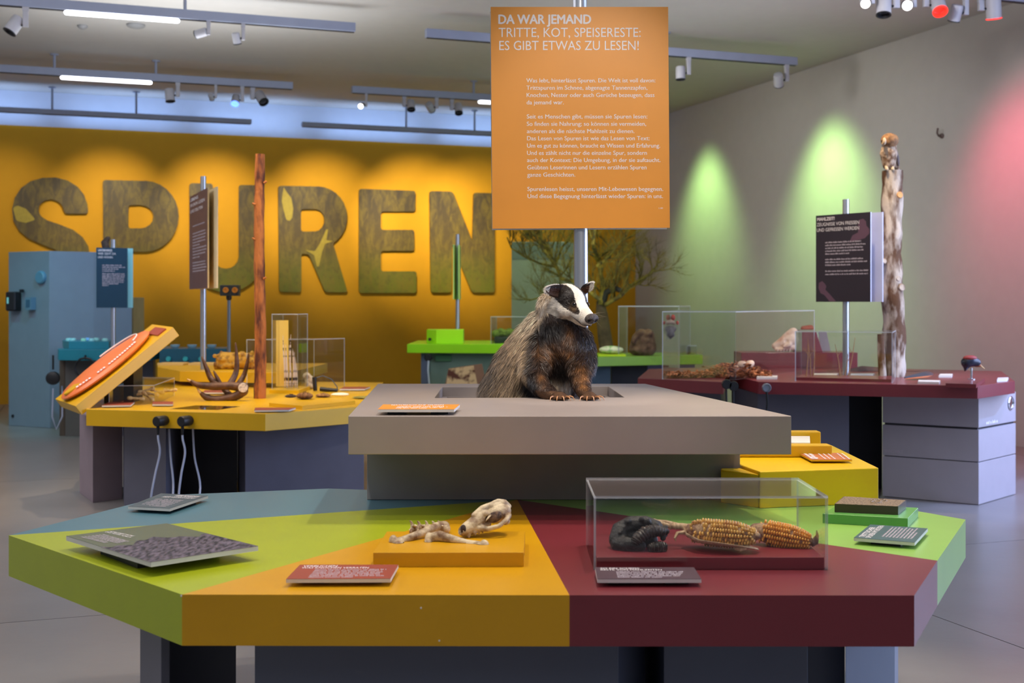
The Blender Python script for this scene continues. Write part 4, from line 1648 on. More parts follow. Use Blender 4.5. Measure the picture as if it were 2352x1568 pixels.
def badger_color(p, n):
    """coat pattern from the animal's own anatomy (metres, animal standing in place)"""
    px = CX + p[:, 0] / 5.42 * F               # left-right station along the body
    z = p[:, 2]
    py = HY + (CZ - z) / 5.42 * F
    r = p - np.array(BC)
    e, a, b = r @ np.array(bf), r @ np.array(bl), r @ np.array(bu)
    col = np.tile(GREY, (len(p), 1))
    nz = vnoise(p, 28)[:, None]
    nf = vnoise(p, 75, 3)[:, None]
    # flank: pale tan with darker back
    back = sm(px, 1120, 1200)[:, None]
    col = GREY * .62 * (1 - back) + TAN * back
    st = np.sin(p[:, 0] * 210 + p[:, 2] * 95 + 3 * vnoise(p, 22, 5))[:, None]
    col = col * (1 + .35 * nz) * (1 + .2 * nf) * (1 + .28 * st)
    up_ = sm(-py, -800, -715)[:, None]
    col = col * (1 - up_ * .8) + CREAMY * .85 * up_ * .8
    # dark chest, shoulders, arms
    bx_ = np.interp(py, [700, 735, 770, 800, 850, 885, 915], [1262, 1240, 1216, 1212, 1206, 1196, 1216])
    dk = sm(px + 5 * nz[:, 0], bx_ - 4, bx_ + 12)
    behind = sm(p[:, 1], 5.40, 5.45) * sm(px, 1258, 1268) * (1 - sm(px, 1306, 1316)) * sm(py, 850, 872)
    dk = dk * (1 - behind)
    dk = np.where(py < 716, 0, dk)[:, None]
    dcol = DARK * (1 + .4 * nz)

    def blob(cx, cy, rx, ry):
        return np.exp(-(((px - cx) / rx) ** 2 + ((py - cy) / ry) ** 2))[:, None]
    rust = np.clip(blob(1256, 803, 24, 20) * 1.1 + blob(1302, 772, 12, 22) * .8 + blob(1306, 806, 16, 14) * .7 + blob(1331, 868, 15, 30) * .9 + blob(1240, 868, 8, 16) * .8 + blob(1318, 845, 16, 16) * .4, 0, 1)
    rust = rust * (.50 + .35 * nf)
    dcol = dcol * (1 - rust) + (RUSTC * .4 + GOLD * .6) * rust * (1 + .3 * nf)
    blk = np.clip(blob(1238, 762, 22, 30) + blob(1275, 754, 34, 18) + blob(1215, 820, 14, 40) * .7 + blob(1350, 790, 14, 30) * .6 + blob(1218, 880, 18, 22) + blob(1290, 845, 22, 22), 0, 1)
    dcol = dcol * (1 - blk) + BLK * blk
    col = col * (1 - dk) + dcol * dk
    pale = (behind * sm(py, 850, 880))[:, None]
    col = col * (1 - pale) + CREAMY * .9 * pale
    # head
    hd = sm(e, -.075, -.045) * (np.abs(a) < .13) * (np.sqrt(np.maximum(a * a + b * b, 0)) < .13) * (b > -.085)
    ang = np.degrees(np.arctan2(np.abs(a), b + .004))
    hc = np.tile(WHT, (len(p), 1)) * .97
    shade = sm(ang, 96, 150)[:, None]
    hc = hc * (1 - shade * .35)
    hw = .0190 + .0012 * nf[:, 0] + .011 * sm(e, .0, .095)
    lower = np.interp(e, [-.08, -.03, .03, .07, .10, .128], [98, 97, 96, 108, 112, 96])
    dark = (np.abs(a) > hw) & (ang < lower) & (e < .122)
    hc[dark] = BLK * 1.8 * (1 + .4 * nf[dark])
    for sd in (1, -1):
        de = np.linalg.norm(p - np.array(hq(.083, .043 * sd, -.002)), axis=1)
        hc = hc + (L3((150, 118, 84)) - hc) * (np.exp(-(de / .016) ** 2) * .55)[:, None]
    mz = (e > .118) & ~dark
    hc[mz] = hc[mz] * .82
    throat = sm(ang, 148, 165) * sm(-e, -.125, -.09) * (1 - sm(np.abs(a), .030, .045))
    hc = hc * (1 - throat[:, None]) + RUSTC * .7 * throat[:, None]
    jaw = (b < -.047) & (e > .02)
    hc[jaw] = CREAMY * .8
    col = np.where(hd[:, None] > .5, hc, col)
    # paws
    pw = (z < ZG + .036) & (p[:, 1] < 5.2)
    col[pw] = L3((84, 58, 38)) * (1 + .3 * nf[pw])
    return np.clip(col, .004, .95), hd, dark, e, a, b, px, py


def colmat(name, rough, spec, mult=1., bump=0.):
    m = bpy.data.materials.new(name)
    m.use_nodes = True
    nt = m.node_tree
    b = nt.nodes['Principled BSDF']
    at = nt.nodes.new('ShaderNodeAttribute')
    at.attribute_name = 'coat'
    mm = nt.nodes.new('ShaderNodeMix')
    mm.data_type = 'RGBA'
    mm.blend_type = 'MULTIPLY'
    mm.inputs[0].default_value = 1
    mm.inputs[7].default_value = (mult, mult, mult, 1)
    nt.links.new(at.outputs['Color'], mm.inputs[6])
    nt.links.new(mm.outputs[2], b.inputs['Base Color'])
    b.inputs['Roughness'].default_value = rough
    b.inputs['Specular IOR Level'].default_value = spec
    if bump:
        n = nt.nodes.new('ShaderNodeTexNoise')
        n.inputs['Scale'].default_value = 220
        bp = nt.nodes.new('ShaderNodeBump')
        bp.inputs['Strength'].default_value = bump
        bp.inputs['Distance'].default_value = .004
        nt.links.new(n.outputs['Fac'], bp.inputs['Height'])
        nt.links.new(bp.outputs[0], b.inputs['Normal'])
    return m


SKINM = colmat('badger_skin', .8, .2, .8, .6)
FURM = colmat('badger_fur', .42, .5, 1.0)

nV = len(bm_.vertices)
co = np.empty(nV * 3)
bm_.vertices.foreach_get('co', co)
co = co.reshape(-1, 3)
no = np.empty(nV * 3)
bm_.vertices.foreach_get('normal', no)
no = no.reshape(-1, 3)
# mouth line
rel = co - np.array(BC)
E, A, B = rel @ np.array(bf), rel @ np.array(bl), rel @ np.array(bu)
ml = -.0435 + .02 * np.clip(.11 - E, 0, .03)
co -= no * (.0055 * np.exp(-((B - ml) / .0035) ** 2) * (E > .075))[:, None]
bm_.vertices.foreach_set('co', co.ravel())
bm_.update()
col, *_ = badger_color(co, no)
ml_ = (np.exp(-((B - ml) / .0035) ** 2) * (E > .075))[:, None]
col = col * (1 - ml_ * .95)
atr = bm_.color_attributes.new('coat', 'FLOAT_COLOR', 'POINT')
atr.data.foreach_set('color', np.concatenate([col, np.ones((nV, 1))], 1).ravel())
tri = []
bm_.calc_loop_triangles()
tri = np.empty(len(bm_.loop_triangles) * 3, dtype=np.int64)
bm_.loop_triangles.foreach_get('vertices', tri)
tri = tri.reshape(-1, 3)
base_co, base_no = co.copy(), no.copy()
body = meshobj('body', bm_, SKINM, bg)


# ears
def ear(sd, name='ear'):
    base = hq(-.016, .054 * sd, .034)
    tip = hq(-.020, .137 * sd, .040) if sd > 0 else hq(-.012, .098 * sd, .066)
    ax = (tip - base)
    mb = MB()
    M = Matrix((ax.normalized(), bf, ax.normalized().cross(bf))).transposed()
    c = (base + tip) / 2
    rows = []
    n, m = 14, 7
    for i in range(m + 1):
        t = i / m
        w_ = .030 * math.sqrt(max(0, 1 - (t * .97) ** 2.2)) + .001
        row = []
        for j in range(n + 1):
            s = -1 + 2 * j / n
            p = base + ax * t + bu * (s * w_) * 1.0 + bf * (-(1 - s * s) * .014 * (1 - t * .6) + .006)
            row.append(mb.pt(p))
        rows.append(row)
    for i in range(m):
        for j in range(n):
            mb.face((rows[i][j], rows[i + 1][j], rows[i + 1][j + 1], rows[i][j + 1]))
    o = obj(name, mb, mat('ear_dark', (58, 38, 30), .8), bg, smooth=True)
    o.modifiers.new('s', 'SOLIDIFY').thickness = .0022
    return base, tip, ax


ears = [ear(1), ear(-1)]
# eyes
EYE = mat('glass_eye', (9, 6, 5), .08, spec=.45)
EC = {}
for sd in (1, -1):
    d3 = (bl * sd * .86 + bf * .38 + bu * .34).normalized()
    o3 = hq(.068, .02 * sd, .008)
    rr = base_co - np.array(o3)
    al = rr @ np.array(d3)
    off_ = np.linalg.norm(rr - al[:, None] * np.array(d3), axis=1)
    al = al[(off_ < .007) & (al > 0)].max()
    ec = o3 + d3 * (al - .0015)
    ec = ec + d3 * .0015
    EC[sd] = np.array(ec)
    mb = MB()
    mb.ell(ec, (.0096, .0096, .0096), None, 18, 12)
    obj('eye', mb, EYE, bg, smooth=True)
    t1 = (bf - d3 * bf.dot(d3)).normalized()
    t2 = d3.cross(t1)
    mb = MB()
    mb.tube([ec + d3 * .004 + t1 * .0104 * math.cos(t) + t2 * .0082 * math.sin(t) for t in [2 * math.pi * k / 18 for k in range(19)]], .0028, 7)
    obj('eyelid', mb, mat('lid', (52, 38, 30), .7), bg, smooth=True)
# dark line of the closed mouth
mp_ = []
for k in range(-9, 10):
    t = k / 9
    o3 = hq(.105, 0, -.0445 + .005 * abs(t))
    d3 = (bf * math.cos(t * 1.75) + bl * math.sin(t * 1.75)).normalized()
    rr = base_co - np.array(o3)
    al = rr @ np.array(d3)
    of_ = np.linalg.norm(rr - al[:, None] * np.array(d3), axis=1)
    al = al[(of_ < .006) & (al > 0)]
    if len(al):
        mp_.append(o3 + d3 * (float(al.max()) + .0002))
mb = MB()
mb.tube(mp_, [.0006] + [.0017] * (len(mp_) - 2) + [.0006], 6)
obj('mouth', mb, mat('lip_dark', (40, 26, 24), .6), bg, smooth=True)
# nose pad with nostrils
mb = MB()
mb.ell(hq(.171, 0, -.004), (.019, .034, .0235), HM, 26, 16)
for i, v in enumerate(mb.v):
    for sd in (1, -1):
        q = hq(.188, .017 * sd, -.009)
        d = (v - q).length
        mb.v[i] = mb.v[i] - bf * .012 * math.exp(-(d / .0072) ** 2) * 1.4
nz_ = obj('nose', mb, mat('nose_leather', (84, 74, 66), .38, vs=160, col2=(48, 42, 40), bump=.8, bs=260), bg, smooth=True)
for sd in (1, -1):
    mb = MB()
    mb.ell(hq(.1785, .0175 * sd, -.0095), (.003, .0068, .0058), HM, 12, 8)
    obj('nostril', mb, mat('nostril_black', (6, 5, 5), .9), nz_, smooth=True)
# claws
CLAW = mat('claw_horn', (196, 140, 92), .35, vs=40, col2=(120, 80, 52))
for p, d in claws:
    mb = MB()
    up3 = Vector((0, 0, 1))
    e = p + d * .026
    e.z = ZG + .0012
    mb.tube([p - d * .006, p + d * .006 + up3 * .003, p + d * .017 + up3 * .0005, e], [.0042, .004, .0027, .0007], 8)
    for i, v in enumerate(mb.v):
        mb.v[i].z = max(v.z, ZG + .0005)
    obj('claw', mb, CLAW, bg, smooth=True)


# fur: tapered strands
def fur(points, normals, lens, dirs, lift, width, colors, rng, curl=.25):
    n = len(points)
    t = dirs - normals * (dirs * normals).sum(1)[:, None]
    t /= np.maximum(np.linalg.norm(t, axis=1), 1e-6)[:, None]
    t = t + rng.normal(0, .16, (n, 3))
    t -= normals * (t * normals).sum(1)[:, None]
    t /= np.maximum(np.linalg.norm(t, axis=1), 1e-6)[:, None]
    li = np.clip(lift + rng.normal(0, .10, n), .06, 1.2)[:, None]
    d0 = t * np.cos(li) + normals * np.sin(li)
    d1 = t * np.cos(li * .45) + normals * np.sin(li * .45)
    side = np.cross(d0, normals) + rng.normal(0, .35, (n, 3))
    side /= np.maximum(np.linalg.norm(side, axis=1), 1e-6)[:, None]
    L = lens[:, None]
    w_ = width[:, None]
    a = points - normals * .001
    b = a + d0 * L * .45
    c = a + d0 * L * .45 + d1 * L * .55 + np.array([0, 0, -1]) * L * .10
    v = np.stack([a - side * w_ * .5, a + side * w_ * .5, b - side * w_ * .42, b + side * w_ * .42, c], 1).reshape(-1, 3)
    k = np.arange(n)[:, None] * 5
    f4 = np.concatenate([k, k + 1, k + 3, k + 2], 1)
    f3 = np.concatenate([k + 2, k + 3, k + 4], 1)
    cc = np.repeat(colors[:, None, :], 5, 1)
    cc[:, 0:2] *= .7
    return v, f4, f3, cc.reshape(-1, 3)


rng = np.random.default_rng(5)
A3 = base_co[tri]
ar = np.linalg.norm(np.cross(A3[:, 1] - A3[:, 0], A3[:, 2] - A3[:, 0]), axis=1)
cen = A3.mean(1)
rel = cen - np.array(BC)
ce, ca, cb_ = rel @ np.array(bf), rel @ np.array(bl), rel @ np.array(bu)
headw = (ce > -.07) & (np.sqrt(ca ** 2 + cb_ ** 2) < .12) & (cb_ > -.09)
wgt = ar * np.where(headw, 3.4, 1.0)
wgt[cen[:, 2] < ZG - .08] = 0
NF = 130000
idx = rng.choice(len(tri), NF, p=wgt / wgt.sum())
u1, u2 = rng.random(NF), rng.random(NF)
su = np.sqrt(u1)
bary = np.stack([1 - su, su * (1 - u2), su * u2], 1)
pts = (A3[idx] * bary[:, :, None]).sum(1)
nrm = (base_no[tri[idx]] * bary[:, :, None]).sum(1)
nrm /= np.linalg.norm(nrm, axis=1)[:, None]
colr, hd, dark, e_, a_, b_, px_, py_ = badger_color(pts, nrm)
hdm = hd > .5
lens = np.where(hdm, .011, .038)
lens = np.where(hdm, lens + .027 * sm(-e_, .0, .065), lens)
muz = hdm & (e_ > .07)
lens = np.where(muz, .0055, lens)
cheek = hdm & (np.degrees(np.arctan2(np.abs(a_), b_)) > 95) & (e_ < .06)
lens = np.where(cheek, np.maximum(lens, .020), lens)
arms = (py_ > 850) & (pts[:, 1] < 5.36) & ~hdm
lens = np.where(arms, .016, lens)
paws = (pts[:, 2] < ZG + .045) & (pts[:, 1] < 5.22)
lens = np.where(paws, .006, lens)
chest = ~hdm & ~arms & (px_ > 1235)
lens = np.where(chest, .026, lens)
lens = lens * rng.uniform(.6, 1.35, NF)
dirs = np.tile(np.array([-.55, .12, -.9]), (NF, 1))
dirs[chest] = np.array([.05, -.1, -1.])
# swirl of the breast hair towards the middle
sw = chest & (py_ < 830)
dirs[sw] = np.stack([np.where(px_[sw] < 1290, .5, -.25), np.full(sw.sum(), -.1), np.where(py_[sw] < 800, -1, -.5)], 1)
dirs[arms] = np.array([.1, -.35, -.9])
dirs[paws] = np.array([.2, -1., -.1])
kz = sm(-e_, .02, .07)[hdm][:, None]
dirs[hdm] = -np.array(bf)[None, :] * (1 - kz) + kz * np.array([-.55, .12, -.9])[None, :] + np.where(b_[hdm] < 0, -.25, .0)[:, None] * np.array(bu)[None, :]
lift = np.where(hdm, .36, .50)
lift = np.where(cheek, .22, lift)
lift = np.where(arms, .3, lift)
wid = np.where(hdm, .0011, .0016) * rng.uniform(.6, 1.2, NF)
# agouti: pale and dark hairs mixed on the flank
tone = rng.random(NF)
fl = ~hdm & ~chest & ~arms
colr[fl & (tone < .30)] *= .26
colr[fl & (tone > .80)] = np.clip(colr[fl & (tone > .80)] * 1.7, 0, .85)
dkh = (chest | arms | dark)
colr[dkh & (tone > .93)] = np.clip(colr[dkh & (tone > .93)] * 2.6 + .03, 0, .6)
# clear the eyes, nose and mouth
ok = np.ones(NF, bool)
for sd in (1, -1):
    ok &= np.linalg.norm(pts - EC[sd], axis=1) > .0185
ok &= ~((e_ > .155) & hdm)
ok &= ~(hdm & (e_ > .10) & (np.abs(b_ + .0435) < .005))
v, f4, f3, cc = fur(pts[ok], nrm[ok], lens[ok], dirs[ok], lift[ok], wid[ok], colr[ok], rng)
# ears: dark back and inside with white tips
vs_, f4s, f3s, ccs = [v], [f4], [f3], [cc]      # body first, then the ears
off = len(v)
for sd, (base, tip, ax) in zip((1, -1), ears):
    n = 4200
    t = rng.random(n) ** .8
    s = rng.uniform(-1, 1, n)
    w_ = .030 * np.sqrt(np.maximum(0, 1 - (t * .97) ** 2.2))
    p = np.array(base) + np.outer(t, np.array(ax)) + np.outer(s * w_, np.array(bu)) + np.outer(-(1 - s * s) * .014 * (1 - t * .6) + .006, np.array(bf))
    nn = np.where(rng.random(n)[:, None] < .6, 1, -1) * np.array(bf)[None, :] + .5 * np.outer(s, np.array(bu))
    nn /= np.linalg.norm(nn, axis=1)[:, None]
    p = p + nn * .0025
    d = np.tile(np.array(ax.normalized()), (n, 1)) + np.outer(s, np.array(bu)) * .5
    rimw = (t > .70) | ((s > .72) & (t > .25))
    c_ = np.where(rimw[:, None], WHT[None, :] * .95, (BLK * 2.0)[None, :] * np.ones((n, 1)))
    c_[(~rimw) & (s < .3) & (nn @ np.array(bf) > 0)] = L3((96, 60, 40))
    q = fur(p, nn, np.where(rimw, .012, .009) * rng.uniform(.7, 1.2, n), d, np.full(n, .35), np.full(n, .0011), c_, rng)
    vs_.append(q[0]); f4s.append(q[1] + off); f3s.append(q[2] + off); ccs.append(q[3])
    off += len(q[0])
v, f4, f3, cc = np.concatenate(vs_), np.concatenate(f4s), np.concatenate(f3s), np.concatenate(ccs)
keep_z = v[:, 2]
low = (v[:, 1] < 5.24) & (v[:, 2] < ZG + .0005)
v[low, 2] = ZG + .0005
me = bpy.data.meshes.new('fur')
org = np.array(WL['badger'])
me.vertices.add(len(v))
me.vertices.foreach_set('co', (v - org).ravel())
nl = len(f4) * 4 + len(f3) * 3
me.loops.add(nl)
me.loops.foreach_set('vertex_index', np.concatenate([f4.ravel(), f3.ravel()]).astype(np.int32))
me.polygons.add(len(f4) + len(f3))
ls = np.concatenate([np.arange(len(f4)) * 4, len(f4) * 4 + np.arange(len(f3)) * 3]).astype(np.int32)
me.polygons.foreach_set('loop_start', ls)
me.update(calc_edges=True)
atr = me.color_attributes.new('coat', 'FLOAT_COLOR', 'POINT')
atr.data.foreach_set('color', np.concatenate([cc, np.ones((len(cc), 1))], 1).ravel())
me.materials.append(FURM)
me.polygons.foreach_set('use_smooth', [True] * len(me.polygons))
fo = bpy.data.objects.new('fur', me)
C.objects.link(fo)
fo.parent = bg
fo['kind'] = 'stuff'
WL[fo.name] = WL['badger']
# whiskers
mb = MB()
rw = random.Random(2)
for sd in (1, -1):
    for k in range(9):
        b0 = hq(.135 + rw.uniform(-.012, .012), .024 * sd, -.014 + rw.uniform(-.012, .012))
        d = (bl * sd * rw.uniform(.5, 1) + bf * rw.uniform(.1, .7) + bu * rw.uniform(-.4, .5)).normalized()
        ln = rw.uniform(.03, .075)
        mb.tube([b0, b0 + d * ln * .5, b0 + d * ln + Vector((0, 0, -.006))], [.0004, .0003, .0001], 4)
obj('whiskers', mb, mat('whisker', (190, 170, 140), .4), bg, kind='stuff')
#@@BACK
# ================================================================== LEFT: blue-grey column and teal table
Yc = 15.6
col = thing('display_column', 'tall blue-grey faceted column at the far left', 'column', (P(120, 0, 16).x, 16.0, 0))
mb = MB()
zt_ = 2.26
cp = [(P(20, 0, 15.9).x, 15.9), (P(113, 0, 15.55).x, 15.55), (P(215, 0, 15.9).x, 15.9), (P(303, 0, 16.3).x, 16.3), (P(303, 0, 17.0).x - .1, 17.2), (P(20, 0, 16.9).x, 17.0)]
mb.prism(cp, 0, zt_)
obj('column_body', mb, BLUEGREY, col, bevel=.006)
n1 = Vector((cp[1][1] - cp[0][1], -(cp[1][0] - cp[0][0]), 0)).normalized()
if n1.y > 0:
    n1 = -n1


def oncol(px, py):
    a = (px - CX) / F
    x0, y0 = cp[0]
    x1, y1 = cp[1]
    t = (a * y0 - x0) / ((x1 - x0) - a * (y1 - y0))
    Y = y0 + (y1 - y0) * t
    return P(px, py, Y)


an = math.atan2(cp[1][1] - cp[0][1], cp[1][0] - cp[0][0])
ph = thing('handset', 'black boxy handset hanging on the blue-grey column', 'handset', oncol(42, 692) + n1 * .001)
mb = MB()
mb.box(oncol(40, 692) + n1 * .062, (.17, .12, .25), an)
obj('housing', mb, BLACK, ph, bevel=.02)
mb = MB()
mb.box(oncol(36, 690) + n1 * .125, (.03, .004, .08), an)
obj('indicator', mb, mat('indicator', (130, 190, 190), .4, emit=(120, 200, 200), es=.3), ph)
mb = MB()
mb.box(oncol(57, 668) + n1 * .05, (.03, .05, .04), an)
obj('latch', mb, BLACK, ph)
mb = MB()
mb.box(oncol(76, 697) + n1 * .042, (.11, .08, .16), an)
mb.mi = 1
mb.box(oncol(76, 697) + n1 * .084, (.07, .004, .10), an)
single('wall_box', mb, [mat('box_blue', (92, 130, 150), .4), mat('box_glass', (50, 92, 116), .2)], 'small blue square box beside the black handset on the column', 'box')
mb = MB()
mb.lathe(oncol(96, 637) + n1 * .001, n1, [(.085, 0), (.085, .03), (.07, .045)], 24)
single('push_button', mb, mat('button_blue', (84, 134, 158), .4), 'large round blue button high on the column', 'button', smooth=True)
mb = MB()
mb.lathe(oncol(30, 955) + n1 * .001, n1, [(.022, 0), (.02, .012)], 12)
single('cable_outlet', mb, BLACK, 'small dark outlet low on the column', 'outlet', smooth=True)
# bird perched on the column
bb = P(243, 555, 16.4)
bd = thing('perched_bird', 'small brown bird shape on top of the blue-grey column', 'bird', (bb.x, bb.y, zt_))
bt = P(246, 556, 16.4)
me = blob_mesh([[(Vector((bt.x - .01, 16.4, zt_ + .07)), .05), (Vector((bt.x - .03, 16.4, zt_ + .15)), .055), (Vector((bt.x + .01, 16.4, zt_ + .2)), .035)],
                [(Vector((bt.x - .01, 16.4, zt_ + .08)), .03), (Vector((bt.x + .05, 16.42, zt_ + .0)), .014)],
                [(Vector((bt.x + .02, 16.39, zt_ + .2)), .014), (Vector((bt.x + .06, 16.38, zt_ + .195)), .004)]], .008, 2)
meshobj('bird_body', me, mat('bird_brown', (96, 78, 66), .8, vs=20, var=.4), bd)
for s in (-.015, .015):
    mb = MB()
    mb.tube([(bt.x + s, 16.4, zt_ + .05), (bt.x + s, 16.39, zt_ + .001)], .004, 6)
    obj('leg', mb, BLACK, bd)
# pale board standing behind
mb = MB()
q0, q1 = P(300, 683, 17.5), P(319, 683, 17.5)
mb.box(((q0.x + q1.x) / 2, 17.5, q0.z / 2), (q1.x - q0.x, .5, q0.z))
single('upright_board', mb, mat('board_beige', (176, 166, 120), .6), 'narrow beige board standing behind the column', 'board')


def sign(label, pole, ql, qr, th, face, rear, title, paras, poleY, z0, m_edge, shapes=(), inkm=None, hx=1):
    """pole sign. ql/qr: left/right edge of the front panel as (px, ytop, ybottom, Y)"""
    px, ytop = pole
    pt = P(px, ytop, poleY)
    t = thing('sign_stand', label, 'sign', (pt.x, poleY, z0), 'sign stands')
    mb = MB()
    mb.tube([(pt.x, poleY, z0 + .001), (pt.x, poleY, pt.z)], .028, 16)
    obj('pole', mb, ALU, t, smooth=True)
    a, b = P(ql[0], ql[1], ql[3]), P(qr[0], qr[1], qr[3])
    c, d = P(qr[0], qr[2], qr[3]), P(ql[0], ql[2], ql[3])
    zt2, zb2 = (a.z + b.z) / 2, (c.z + d.z) / 2
    a.z = b.z = zt2
    c.z = d.z = zb2
    u = (b - a).normalized()
    n = Vector((u.y, -u.x, 0))
    if n.y > 0:
        n = -n
    mb = MB()
    mb.extr([a - n * .001, b - n * .001, c - n * .001, d - n * .001], -n * th)
    obj('front_panel', mb, m_edge, t)
    mb = MB()
    mb.extr([a, b, c, d], -n * .0009)
    obj('printed_face', mb, face, t)
    if rear:
        mb = MB()
        o = u * rear[0] - n * rear[1]
        mb.extr([a + o, b + o, c + o, d + o], -n * th)
        obj('rear_panel', mb, rear[2], t)
    W, H = (b - a).length, zt2 - zb2

    def at(x, y):
        return a + (b - a) * x + Vector((0, 0, -H * y)) + n * .0012
    for nm, m, pl in shapes:
        for p in pl:
            mb = MB()
            mb.face([mb.pt(at(x, y) - n * .0005) for x, y in p])
            obj(nm, mb, m, t)
    mb = MB()
    for s, x0, x1, y, h, bo in title:
        put_text(mb, s, at(x0, y), at(x1, y), (0, 0, 1), H * h, n, bo, 0)
    obj('headline', mb, inkm or INK, t)
    mb = MB()
    k = 0
    for x0, x1, y, h in paras:
        put_words(mb, at(x0, y), at(x1, y), (0, 0, 1), H * h, n, 700 + k, 0)
        k += 1
    obj('body_text', mb, inkm or INKG, t)
    return t


def para(x0, xe, y0, dy, h):
    return [(x0, e, y0 + k * dy, h) for k, e in enumerate(xe)]


# teal table on the left
ZL = 1.05
tl_ = thing('display_table', 'teal display table beside the blue-grey column', 'table', (P(240, 0, 14.8).x, 14.8, 0))
mb = MB()
t0, t1 = P(118, 0, 14.4), P(345, 0, 14.2)
mb.prism([(t0.x, 14.6), (t0.x + .12, 14.3), (t1.x, 14.1), (t1.x - .05, 15.4), (t0.x + .1, 15.4)], ZL - .125, ZL)
obj('tabletop', mb, MTEAL, tl_, bevel=.003)
mb = MB()
mb.prism([(P(150, 0, 14.6).x, 14.6), (P(235, 0, 14.5).x, 14.5), (P(235, 0, 15.2).x, 15.3), (P(160, 0, 15.2).x, 15.3)], 0, ZL - .126)
obj('pedestal', mb, mat('pedestal_brown_grey', (92, 88, 84), .5), tl_)
mb = MB()
mb.prism([(P(250, 0, 14.6).x, 14.7), (P(352, 0, 14.6).x, 14.6), (P(352, 0, 15.2).x, 15.3), (P(250, 0, 15.2).x, 15.3)], 0, ZL - .126)
obj('pedestal', mb, PED, tl_)
kb = thing('button_box', 'teal box with pale round buttons on the teal table', 'box', (P(190, 0, 14.8).x, 14.8, ZL))
mb = MB()
mb.prism([(P(140, 0, 14.6).x, 14.7), (P(158, 0, 14.5).x, 14.5), (P(250, 0, 14.5).x, 14.5), (P(262, 0, 15.0).x, 15.0), (P(140, 0, 15.0).x, 15.05)], ZL + .0005, ZL + .09)
obj('box_body', mb, MTEAL, kb, bevel=.003)
for px, Y, m, r in ((158, 14.75, LTEAL, .035), (168, 14.75, LTEAL, .035), (192, 14.65, mat('mint', (150, 220, 190), .4), .032), (201, 14.9, mat('sky', (120, 180, 230), .4), .032), (211, 14.65, LTEAL, .035), (221, 14.9, LTEAL, .035), (241, 14.7, LTEAL, .035)):
    mb = MB()
    mb.lathe((P(px, 0, Y).x, Y, ZL + .0905), (0, 0, 1), [(r, 0), (r, .02), (r * .7, .032)], 16)
    obj('button', mb, m, kb, smooth=True)
for px, py, ln, lb in ((122, 868, .0, 'black earpiece with cord at the left of the teal table'), (196, 845, .0, 'black round headphone under the teal table edge')):
    Y = 14.2
    c = P(px, py, Y)
    h = thing('hanging_earpiece', lb, 'earpiece', (c.x, Y, c.z), 'earpieces')
    mb = MB()
    if px > 150:
        path = [(c.x + .12 * math.cos(a), Y, c.z - .0 + .12 * math.sin(a)) for a in [math.radians(-60 + 30 * k) for k in range(11)]]
        mb.tube(path, .012, 8)
        obj('headband', mb, BLACK, h, smooth=True)
        mb = MB()
        mb.lathe((c.x + .02, Y - .03, c.z - .10), (.3, -1, 0), [(.05, 0), (.06, .02), (.055, .05)], 16)
        obj('ear_cup', mb, mat('cup_blue', (50, 70, 92), .4), h, smooth=True)
    else:
        mb.lathe((c.x, Y, c.z), (.1, -1, 0), [(.07, -.03), (.08, 0), (.075, .04), (.04, .05)], 18)
        obj('ear_cup', mb, BLACK, h, smooth=True)
    mb = MB()
    mb.tube([(c.x, Y, c.z + .10), (c.x, Y, ZL - .06)], .012, 8)
    obj('hanger', mb, BLACK, h)
    mb = MB()
    mb.tube([(c.x, Y, c.z - .12), (c.x - .01, Y, c.z - .45), (c.x + .03, Y + .02, c.z - .60), (c.x + .09, Y + .05, c.z - .45), (c.x + .06, Y + .12, c.z - .1)], .009, 8)
    obj('cord', mb, CABLE, h, smooth=True)
mb = MB()
mb.tube([(P(138, 0, 14.55).x, 14.7, 0.001), (P(138, 0, 14.55).x, 14.7, ZL - .126)], .06, 14)
single('table_post', mb, mat('post_brown', (84, 70, 58), .4), 'dark brown post under the left end of the teal table', 'post', smooth=True)
sign('dark teal text panel on a pole above the teal table', (260, 550), (221, 570, 706, 14.3), (293, 568, 707, 14.45), .012, mat('teal_print', (14, 62, 84), .4), (.07, .06, LTEAL),
     [('UNTERWEGS', .06, .5, .06, .032, .03), ('WER GEHT DA', .05, .62, .115, .034, 0), ('UND WOHIN', .05, .52, .175, .034, 0)],
     para(.19, (.82, .93, .72, .6), .30, .032, .018) + para(.19, (.9, .92, .9, .88, .9, .9, .7, .4), .44, .028, .017), 14.42, ZL, LTEAL)

